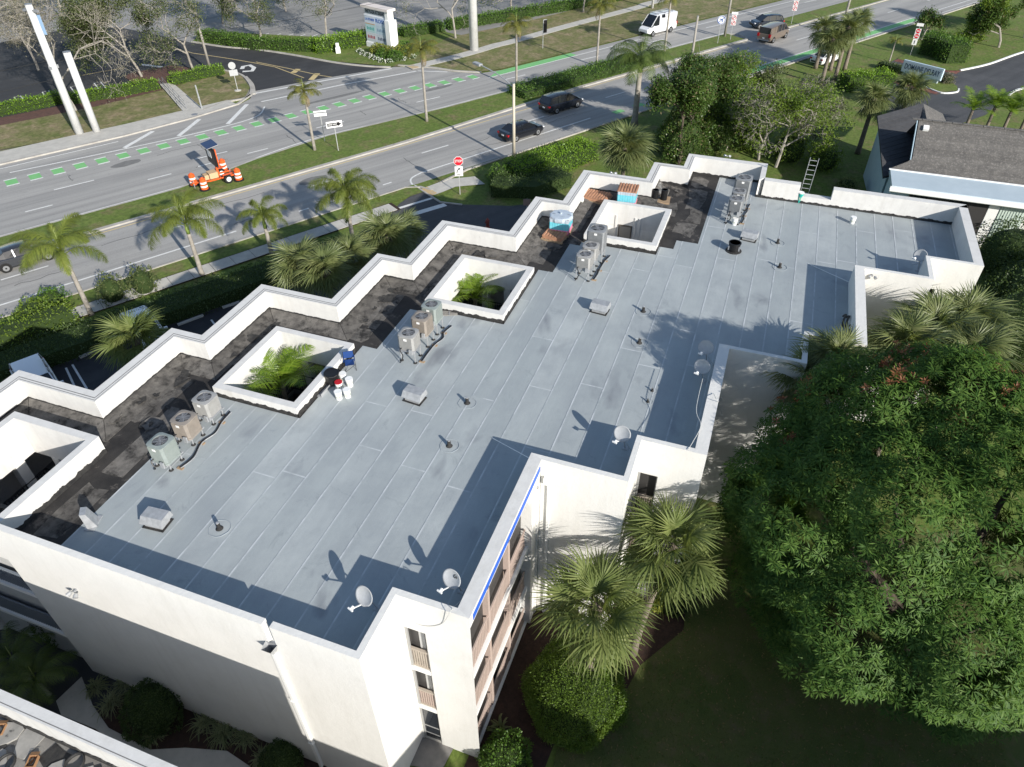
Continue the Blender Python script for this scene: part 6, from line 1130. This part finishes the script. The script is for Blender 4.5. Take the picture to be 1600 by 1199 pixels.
mk('header', MB().box(-.35, .3, -hw+.3, hw-.5, 4.1, 4.9), M('plaza_header', (.55, .58, .62), rough=.6), t); mk('cap', MB().box(-.75, .7, -hw, hw+.35, 4.95, 5.25), M('sign_cap', (.66, .60, .56), rough=.8), t); lettering('THE PLAZA AT DELRAY', .6, SB, t, (.33, -.15, 4.5), FACE, Ln-1.1)
cols = [(.55, .60, .68), (.50, .58, .70), (.42, .58, .60), (.45, .55, .62), (.55, .58, .62), (.5, .55, .6)]
for k, (row, cl) in enumerate([(r_, c_) for r_ in range(3) for c_ in range(2)]):
    y0 = -hw+.2+cl*(Ln-.75)/2; z1 = 4.0-row*1.05; pn = mk('tenant_panel', MB().box(.352, .39, y0, y0+(Ln-.75)/2-.08, z1-.98, z1), M('tenant_panel_%d' % k, cols[k], rough=.4), t)
    s_ = ['LA FITNESS', 'ROSS', None, None, None, None][k]; yc = y0+(Ln-.75)/4
    if s_: lettering(s_, .62 if s_ == 'ROSS' else .42, SBL, t, (.40, yc, z1-.45), FACE, (Ln-.75)/2*.86)
    else:
        m = MB(); 
        for q in range(5): m.box(.39, .396, yc-.75+q*.3, yc-.55+q*.3, z1-.68, z1-.3-.06*(q % 2))
        mk('print', m, M('panel_print_%d' % k, [(.1, .1, .1), (.1, .1, .1), (.10, .35, .33), (.2, .3, .4), (.35, .08, .10), (.12, .14, .2)][k], rough=.5), pn)
mk('orange_strip', MB().box(.391, .398, -hw+.25, -hw+.2+(Ln-.75)/2-.1, 2.98, 3.06), M('sign_orange', (.55, .28, .08)), t)
for i, (px, r0, mt, lab) in enumerate((((592, 86), .8, L_CROT, 'yellow croton clump below the left end of the plaza sign'), ((608, 90), .8, L_CROT, 'yellow croton clump below the middle of the plaza sign'), ((628, 88), .8, L_CROT, 'yellow croton clump at the corner of the plaza sign'), ((634, 82), .8, L_HM, 'dark green clump right of the plaza sign pier'), ((600, 92), .7, L_HM, 'low dark green edging clump in front of the crotons'), ((618, 95), .7, L_HM, 'low dark green edging clump near the bed corner'))): bush('bed_shrub', P(*px), r0*1.3, r0*1.3, r0, mt, lab, 900, .2, group='flower bed under the plaza sign', seed=80+i)
WF = LEAF('white_petal', (.75, .74, .72), (.85, .84, .8), .2)
ORD = ['first', 'second', 'third', 'fourth', 'fifth', 'sixth', 'seventh', 'eighth', 'ninth', 'tenth']
for i, px in enumerate(((563, 83), (568, 86), (575, 89), (582, 92), (589, 95), (597, 98), (608, 99), (617, 97), (630, 95), (645, 92))): bush('white_flowers', P(*px), .42, .42, .3, WF, ORD[i]+' white flower clump from the left along the plaza sign bed', 90, .16, cat='flowers', group='white flower clumps', seed=120+i)
t = empty('utility_pedestal', P(529, 84), to_cam((529, 84)), label='white utility pedestal standing in front of the leafy hedge', cat='utility box'); mk('cabinet', MB().box(-.25, .25, -.3, .3, 0, .8), PLAIN, t); mk('cap', MB().box(-.18, .18, -.2, .2, .8, 1.3), PLAIN, t)
# estate sign
a, b_ = P(1406, 117), P(1467, 133); d = (b_-a).normalized(); nrm = Vector((d.y, -d.x, 0)); nrm = nrm if nrm.dot(-a) > 0 else -nrm; mid = (a+b_)/2; Ln = (b_-a).length
t = empty('estate_sign', mid, math.atan2(nrm.y, nrm.x), label='pale blue estate name board with dark raised letters at the entrance', cat='sign'); mk('wall', MB().box(-.2, .1, -Ln/2+.3, Ln/2-.3, 0, .5), PBR, t); e = mk('board', MB().box(-.16, .12, -Ln/2, Ln/2, .45, 1.75), M('pale_blue_sign', (.50, .62, .70), rough=.5), t); mk('face', MB().box(.121, .135, -Ln/2+.1, Ln/2-.1, .55, 1.65), M('pale_sign_face', (.62, .70, .75), rough=.5), e); lettering('DOMAINE DELRAY', .85, M('navy_letter', (.015, .04, .09), rough=.4), t, (.142, 0, 1.1), FACE, Ln-.6)
# poles, street light, wires
def pole(base, top, r0, r1, mat, label, extra=None):
    h = HT(base, top) if top else extra; t = empty('utility_pole', P(*base), 0, label=label, cat='pole', group='poles'); mk('shaft', MB().tube([(0, 0, 0), (0, 0, h)], [r0, r1], 14), mat, t, smooth=True); mk('cap', MB().cyl((0, 0, h), r1*1.05, .06, 12), STEEL, t); return t, h
PW = M('pole_white', (.66, .66, .65), (.56, .56, .55), rough=.7, scale=1.5); PWD = M('pole_wood', (.34, .32, .29), (.26, .24, .21), rough=.9, scale=2)
p1, h1 = pole((125, 210), (38, 8), .42, .30, PW, 'tall white concrete pole with wires at the far pavement'); mk('crossarm', MB().box(-.1, .1, -.9, .9, h1-.6, h1-.4), STEEL, p1); mk('transformer', MB().lathe((.3, .6, h1-3.2), [(.0, 0), (.25, 0), (.25, .9), (.1, 1.0)], 12), METAL, p1); mk('bracket', MB().box(-.35, .45, -.2, .2, h1-5.6, h1-5.3), METAL, p1)
mk('banner', MB().box(.3, .34, -.5, .1, h1-2.6, h1-.9), M('pole_blue_banner', (.25, .38, .55), rough=.6), p1)
p2, h2 = pole((152, 207), (103, 82), .36, .34, PW, 'shorter thick white concrete pole right of the tall one'); p3, h3 = pole((329, 111), (300, 5), .17, .12, PWD, 'slim grey wooden pole by the short bright hedge')
p4, h4 = pole((741, 80), None, .58, .45, PW, 'massive white steel pole rising beyond the top edge', 24); p5, h5 = pole((1077, 116), (1092, 26), .17, .12, PWD, 'pale concrete pole with a guy wire between royal palm and trees'); p6, h6 = pole((1132, 58), None, .17, .13, PWD, 'dark-based wooden pole at the median end shrub', 11); p7, h7 = pole((1019, 14), None, .2, .16, PW, 'pale pole on the far lawn behind the white van', 9)
p8, h8 = pole((1313, 55), None, .18, .14, PWD, 'grey pole rising from the second median behind the cabbage palms', 10); mk('guy_wire', MB().tube([(0, 0, h5-.3), (1.4, -1.2, 0)], .015, 4), STEEL, p5)
t, hl = pole((803, 253), (802, 131), .16, .11, M('pole_tan', (.52, .47, .38), rough=.7), 'tan street light pole with an arm over the near road'); t.name = 'street_light'; t['category'] = 'street light'; t['group'] = 'street lights'
arm = EN*4.4-ES*.4+Vector((0, 0, 1.0)); mk('arm', MB().tube(smooth_pts([(0, 0, hl-.3), arm*.4+Vector((0, 0, hl-.1)), arm+Vector((0, 0, hl-.3))]), .05, 8), METAL, t); mk('lamp_head', MB().obox(arm+Vector((0, 0, hl-.32))+EN*.35, EN*.5, ES*.2, Vector((0, 0, .09))), METAL, t)
bp = P(305, 171); t = empty('sign_post', bp, 0, label='short pale post beside the concrete path and manhole', cat='post'); mk('post', MB().box(-.05, .05, -.05, .05, 0, HT((316, 172), (306, 133))), SA, t); mk('bracket', MB().box(-.12, .12, -.03, .03, 1.3, 1.38), SA, t); t.location = P(316, 172)
def wire(a, b, sag, label, r=.02):
    a = Vector(a); b = Vector(b); mk('overhead_wire', MB().tube([a.lerp(b, k/14)-Vector((0, 0, sag*4*(k/14)*(1-k/14))) for k in range(15)], r, 4), CABD if sag > .3 else CAB, None, label=label, cat='wire', group='overhead wires')
T1 = P(125, 210)+Vector((0, 0, h1)); W3 = P(329, 111)+Vector((0, 0, h3))
dl = -ES*70
for k, (dz, lab) in enumerate(((-.1, 'topmost overhead wire running left from the tall white pole'), (-.5, 'overhead wire just below the topmost one left of the tall pole'), (-4.8, 'lower overhead wire running left from the tall white pole'), (-6.5, 'lowest overhead cable running left past the bare trees'))): wire(T1+Vector((0, 0, dz)), T1+dl+Vector((0, 0, dz)), .9, lab)
wire(T1+Vector((0, 0, -.1)), P(741, 80)+Vector((0, 0, 19)), .9, 'topmost overhead wire from the tall pole to the big pole'); wire(T1+Vector((0, 0, -5)), W3+Vector((0, 0, -3.2)), .35, 'overhead wire from the tall pole to the slim wooden pole'); wire(W3+Vector((0, 0, -3.2)), P(741, 80)+Vector((0, 0, 8.5)), .6, 'overhead wire from the slim wooden pole across to the big pole'); wire(W3+Vector((0, 0, -.3)), P(741, 80)+Vector((0, 0, 11)), .6, 'upper overhead wire from the slim wooden pole to the big pole')
t = empty('hand_rail', P(252, 133), 0, label='grey metal handrails along the sloping concrete path', cat='handrail'); o = P(252, 133)
for q0, q1 in (((251, 134), (287, 176)), ((256, 133), (292, 172))):
    A, B2 = P(*q0)-o, P(*q1)-o
    for z in (.5, .9): mk('rail', MB().tube([A+Vector((0, 0, z)), B2+Vector((0, 0, z))], .025, 6), STEEL, t)
    for k in range(5): p = A.lerp(B2, k/4); mk('post', MB().tube([p, p+Vector((0, 0, .9))], .025, 6), STEEL, t)
mk('manhole_cover', MB().cyl(P(304, 179, .13), .35, .012, 16), STEEL, None, label='round dark manhole cover on the pavement by the path', cat='manhole cover')
# traffic drums and message trailer
def drum():
    t = empty('traffic_drum'); z = 0
    mk('base', MB().lathe((0, 0, 0), [(.46, 0), (.46, .06), (.33, .10)], 16), RUBBER, t); seg_ = [(.10, .28, .31, ORG), (.28, .43, .30, SW), (.43, .58, .29, ORG), (.58, .73, .275, SW), (.73, 1.0, .26, ORG)]
    for z0, z1, r, mt in seg_: mk('band', MB().lathe((0, 0, 0), [(r+.008, z0), (r, z1-.015), (r-.012, z1)], 18), mt, t)
    mk('grip', MB().lathe((0, 0, 1.0), [(.25, 0), (.12, .04), (.1, .12), (.03, .13)], 12), ORG, t); return t
d0 = drum()
for i, (px, lab) in enumerate((((304, 291), 'orange and white traffic drum on the left edge of the median'), ((321, 298), 'orange and white traffic drum in front of the trailer drawbar'), ((351, 268), 'orange and white traffic drum behind the trailer wheel'), ((374, 283), 'orange and white traffic drum right of the trailer'))): o = d0 if i == 0 else dup(d0); o.location = P(*px)+Vector((0, 0, .09)); o.rotation_euler = (0, 0, i); props(o, lab, 'traffic drum', 'traffic drums round the trailer')
t = empty('message_trailer', P(345, 285)+Vector((0, 0, .09)), math.atan2(ES.y, ES.x), label='orange roadwork trailer with a black message board raised on a mast', cat='trailer')
m = MB()
for y in (-.55, .55): m.box(-1.0, 1.3, y-.05, y+.05, .45, .56)
m.bar((-1.0, -.55, .5), (-2.4, 0, .5), .1).bar((-1.0, .55, .5), (-2.4, 0, .5), .1)
for x in (-1.0, 0, 1.25): m.box(x-.05, x+.05, -.6, .6, .451, .559)
mk('frame', m, ORG, t); mk('battery_box', MB().box(-.9, -.15, -.4, .4, .56, 1.05), TAN, t); mk('control_box', MB().box(-1.3, -.95, -.3, .3, .56, .95), TAN, t)
for y in (-.85, .85): wh = mk('wheel', MB().tube([(.5, y-.11, .38), (.5, y+.11, .38)], .38, 20), RUBBER, t); mk('rim', MB().tube([(.5, y-.12, .38), (.5, y+.12, .38)], .21, 14), SW, wh); mk('mudguard', MB().box(.05, .95, y-.14, y+.14, .82, .86), ORG, t)
mk('mast', MB().box(-.1, .06, -.08, .08, .5, 2.0), ORG, t); mb_ = mk('message_board', MB().box(-.28, -.05, -.9, .9, 1.7, 3.15), SB, t); mk('orange_frame', MB().box(-.05, .03, -.95, -.7, 1.65, 3.2).box(-.05, .03, .7, .95, 1.65, 3.2), ORG, mb_); mk('white_panel', MB().box(-.30, -.285, -.35, .45, 2.3, 2.9), SW, mb_)
pan = mk('solar_panel', MB().obox((-.1, 0, 3.42), (.5, 0, .08), (0, .75, 0), (0, 0, .03)), M('solar_blue', (.012, .025, .08), rough=.15, spec=.6), t); mk('panel_edge', MB().obox((-.1, 0, 3.38), (.53, 0, .08), (0, .78, 0), (0, 0, .015)), SA, pan)
for x, y in ((-2.3, 0), (1.2, -.5), (1.2, .5)): mk('jack', MB().box(x-.04, x+.04, y-.04, y+.04, 0, .7), STEEL, t)
# vehicles
CGL = M('car_glass', (.012, .014, .018), rough=.06, spec=.7); CBL = M('car_black_trim', (.015, .015, .016), rough=.5); TAIL = M('tail_lamp_red', (.40, .01, .015), rough=.25); HEAD = M('head_lamp_clear', (.6, .62, .65), rough=.15); RIM = M('alloy_rim', (.45, .46, .47), rough=.3, metal=.8)
SPEC = {'sedan': dict(low=[(-2.42, .38, .82, .74), (-2.32, .24, .98, .87), (-1.5, .2, 1.02, .915), (0, .2, .98, .925), (1.25, .2, .93, .915), (2.05, .22, .82, .87), (2.38, .38, .64, .72)], cab=[(-2.0, .98, .70), (-1.15, 1.40, .62), (-.2, 1.46, .64), (.4, 1.42, .64), (1.45, .93, .74)], wb=(-1.4, 1.42), r=.34, belt=.99, pil=(-.55,)),
        'minivan': dict(low=[(-2.55, .42, .98, .86), (-2.48, .26, 1.08, .96), (-1.5, .22, 1.08, .98), (0, .22, 1.04, .98), (1.3, .22, 1.0, .97), (2.15, .24, .88, .92), (2.55, .4, .68, .76)], cab=[(-2.45, 1.10, .84), (-2.1, 1.68, .74), (-.8, 1.76, .74), (.5, 1.68, .72), (1.75, .99, .80)], wb=(-1.5, 1.52), r=.35, belt=1.06, pil=(-1.2, -.1)),
        'suv': dict(low=[(-2.3, .45, 1.0, .85), (-2.22, .3, 1.1, .94), (-1.2, .28, 1.1, .96), (0, .28, 1.06, .96), (1.2, .28, 1.04, .95), (2.0, .3, .95, .9), (2.35, .45, .75, .76)], cab=[(-2.2, 1.1, .84), (-1.85, 1.62, .74), (-.6, 1.7, .74), (.5, 1.62, .72), (1.35, 1.03, .8)], wb=(-1.38, 1.4), r=.38, belt=1.08, pil=(-1.0, 0)),
        'van': dict(low=[(-2.8, .45, 1.2, .92), (-2.75, .35, 1.25, 1.0), (-1.5, .32, 1.25, 1.01), (0, .32, 1.25, 1.01), (1.5, .32, 1.22, 1.0), (2.4, .34, 1.1, .95), (2.8, .45, .9, .85)], cab=[(-2.78, 1.25, .98), (-2.7, 1.98, .88), (0, 2.08, .88), (1.2, 2.0, .86), (2.15, 1.2, .9)], wb=(-1.7, 1.75), r=.37, belt=1.25, pil=(-1.6, -.8, .1, .95), panel=True),
        'cargo': dict(low=[(-2.95, .5, 1.3, .95), (-2.9, .38, 1.35, 1.02), (-1.5, .35, 1.35, 1.03), (0, .35, 1.35, 1.03), (1.5, .35, 1.3, 1.02), (2.4, .38, 1.2, .97), (2.95, .5, .95, .85)], cab=[(-2.92, 1.35, 1.0), (-2.85, 2.55, .9), (.2, 2.62, .9), (1.2, 2.5, .86), (2.3, 1.3, .92)], wb=(-1.75, 1.85), r=.37, belt=1.35, pil=(-1.5, -.4, .7), panel=True)}
def car(name, kind, loc, ang, paint, label, cat):
    S = SPEC[kind]; t = empty(name, (loc[0], loc[1], .012), ang, label=label, cat=cat, group='vehicles'); low = S['low']; vs = []; fs = []
    for x, z0, z1, w_ in low: vs += [(x, s*f*w_, z) for s, f, z in ((-1, .9, z0), (-1, 1, z0+.18), (-1, 1, (z0+z1)/2), (-1, .98, z1-.10), (-1, .86, z1), (1, .86, z1), (1, .98, z1-.10), (1, 1, (z0+z1)/2), (1, 1, z0+.18), (1, .9, z0))]
    K = 10
    for i in range(len(low)-1):
        for k in range(K): fs.append((i*K+k, (i+1)*K+k, (i+1)*K+(k+1) % K, i*K+(k+1) % K))
    fs += [tuple(range(K)), tuple(range((len(low)-1)*K+K-1, (len(low)-1)*K-1, -1))]
    body = mk('body', MB().add(vs, fs), paint, t, smooth=False, bevel=.04); cab = S['cab']; bw = S['belt']; glass = MB(); roof_ = MB(); vs = []; fs = []
    lw = lambda x: np.interp(x, [l[0] for l in low], [l[3] for l in low])*.90; lz = lambda x: np.interp(x, [l[0] for l in low], [l[2] for l in low])-.03
    for x, z, w_ in cab: vs += [(x, -lw(x), lz(x)), (x, -w_, z), (x, w_, z), (x, lw(x), lz(x))]
    n = len(cab)
    for i in range(n-1):
        o = i*4; fs += [(o, o+4, o+5, o+1), (o+2, o+6, o+7, o+3)]
        if i in (0, n-2): fs.append((o+1, o+5, o+6, o+2))
    glass.add(vs, fs); mk('windows', glass, CGL, body); rv = []; mid = cab[1:-1]
    for x, z, w_ in mid: rv += [(x, -w_-.012, z-.03), (x, -w_*.9, z+.025), (x, w_*.9, z+.025), (x, w_+.012, z-.03)]
    rf = []
    for i in range(len(mid)-1):
        o = i*4; rf += [(o+k, o+4+k, o+5+k, o+1+k) for k in range(3)]
    mk('roof', MB().add(rv, rf), paint, body, smooth=True); pil = MB()
    def side(x, f): zt = np.interp(x, [c[0] for c in cab], [c[1] for c in cab]); wt = np.interp(x, [c[0] for c in cab], [c[2] for c in cab]); return Vector((x, (lw(x)*(1-f)+wt*f), lz(x)*(1-f)+zt*f))
    for sg in (-1, 1):
        fl = lambda v: Vector((v.x, v.y*sg*1.008, v.z))
        for i in (0, n-2): a, b = cab[i], cab[i+1]; pil.bar((a[0], sg*min(a[2], lw(a[0])), max(a[1], lz(a[0]))), (b[0], sg*(b[2]+.005), b[1]), .07)
        for x in S['pil']: pil.bar(fl(side(x, 0)), fl(side(x, 1)), .07)
        if S.get('panel'):
            x0, x1 = (-2.7, -1.0) if kind == 'van' else (-2.8, .6); q = [fl(side(x0, .02)), fl(side(x1, .02)), fl(side(x1, .98)), fl(side(x0, .98))]; q = [Vector((v.x, v.y*1.006, v.z)) for v in q]; pil.quad(*(q if sg > 0 else q[::-1]))
    mk('pillars', pil, paint, body)
    for wx in S['wb']:
        for sg in (-1, 1):
            yw = sg*(np.interp(wx, [l[0] for l in low], [l[3] for l in low])-.10); wh = mk('wheel', MB().tube([(wx, yw-.11, S['r']), (wx, yw+.11+.0, S['r'])], S['r'], 20), RUBBER, t); mk('rim', MB().tube([(wx, yw+sg*.06, S['r']), (wx, yw+sg*.118, S['r'])], S['r']*.62, 14), RIM, wh); mk('hub', MB().tube([(wx, yw+sg*.1, S['r']), (wx, yw+sg*.13, S['r'])], S['r']*.2, 8), CBL, wh); mk('arch', MB().tube([(wx, yw+sg*.02, S['r']+.02), (wx, yw+sg*.105, S['r']+.02)], S['r']*1.14, 20), CBL, body)
    xr, zr, wr = low[1][0], low[1][2], low[1][3]; xf, wf, zf = low[-2][0], low[-2][3], low[-2][2]
    for sg in (-1, 1):
        mk('tail_light', MB().obox((xr-.02, sg*wr*.84, zr-.2), (.09, 0, 0), (0, wr*.15, 0), (0, 0, .09 if not S.get('panel') else .2)), TAIL, body); mk('headlight', MB().obox((xf+.16, sg*wf*.78, zf-.16), (.12, 0, 0), (0, wf*.14, 0), (0, 0, .06)), HEAD, body); mk('mirror', MB().obox((cab[-1][0]-.25, sg*(wf+.15), lz(1.0)+.08), (.06, 0, 0), (0, .1, 0), (0, 0, .07)), paint, body)
    mk('licence_plate', MB().box(low[0][0]-.03, low[0][0]-.01, -.16, .16, .62, .76), SW, body); mk('bumper', MB().box(low[0][0]-.05, low[0][0]+.06, -low[0][3]*.9, low[0][3]*.9, .38, .55), CBL if kind != 'van' else RIM, body); mk('grille', MB().box(low[-1][0]-.03, low[-1][0]+.03, -.5, .5, .45, .6), CBL, body)
    return t
AH = math.atan2(ES.y, ES.x)
def paint(n, c, r=.25, metal=.3): return M(n, c, rough=r, metal=metal, coat=.6, spec=.5)
PBK = paint('car_paint_black', (.012, .014, .02)); PWT = paint('car_paint_white', (.74, .75, .76), .3, 0); PSL = paint('car_paint_silver', (.07, .075, .085), .25, .6); PTN = paint('car_paint_tan', (.24, .19, .15), .35, .5); PNV = paint('car_paint_navy', (.012, .02, .035))
car('sedan', 'sedan', P(815, 213), AH, PBK, 'black sedan on the near road behind the street light pole', 'car'); car('minivan', 'minivan', P(877, 170), AH, PBK, 'black minivan beside the long median hedge', 'car'); car('sedan', 'sedan', P(42, 409), AH, PSL, 'dark grey sedan half hidden by the leftmost foxtail palm', 'car')
cv = car('cargo_van', 'cargo', P(1026, 52), AH+math.pi, PWT, 'white cargo van with roof racks on the far road', 'van')
for x in (-2, -.4, 1.0): mk('roof_rack', MB().box(x-.04, x+.04, -.85, .85, 2.68, 2.74), STEEL, cv)
for y in (-.6, .6): mk('roof_rail', MB().box(-2.4, 1.2, y-.03, y+.03, 2.74, 2.79), STEEL, cv)
car('passenger_van', 'van', P(1207, 62), AH+.12, PTN, 'tan passenger van turning at the median gap', 'van'); car('suv', 'suv', P(1196, 43), AH+math.pi*.85, PNV, 'dark blue car turning beside the tan van', 'car'); car('sedan', 'sedan', P(1290, 97), AH, PWT, 'white car half hidden behind the cabbage palm trunks', 'car')
car('pickup_car', 'suv', P(70, 618), math.atan2(-EN.y, -EN.x)+.05, PWT, 'white car parked behind the left parapet corner', 'car'); car('sedan', 'sedan', P(232, 528), math.atan2(-EN.y, -EN.x), PWT, 'white car parked under the low fan palm', 'car')
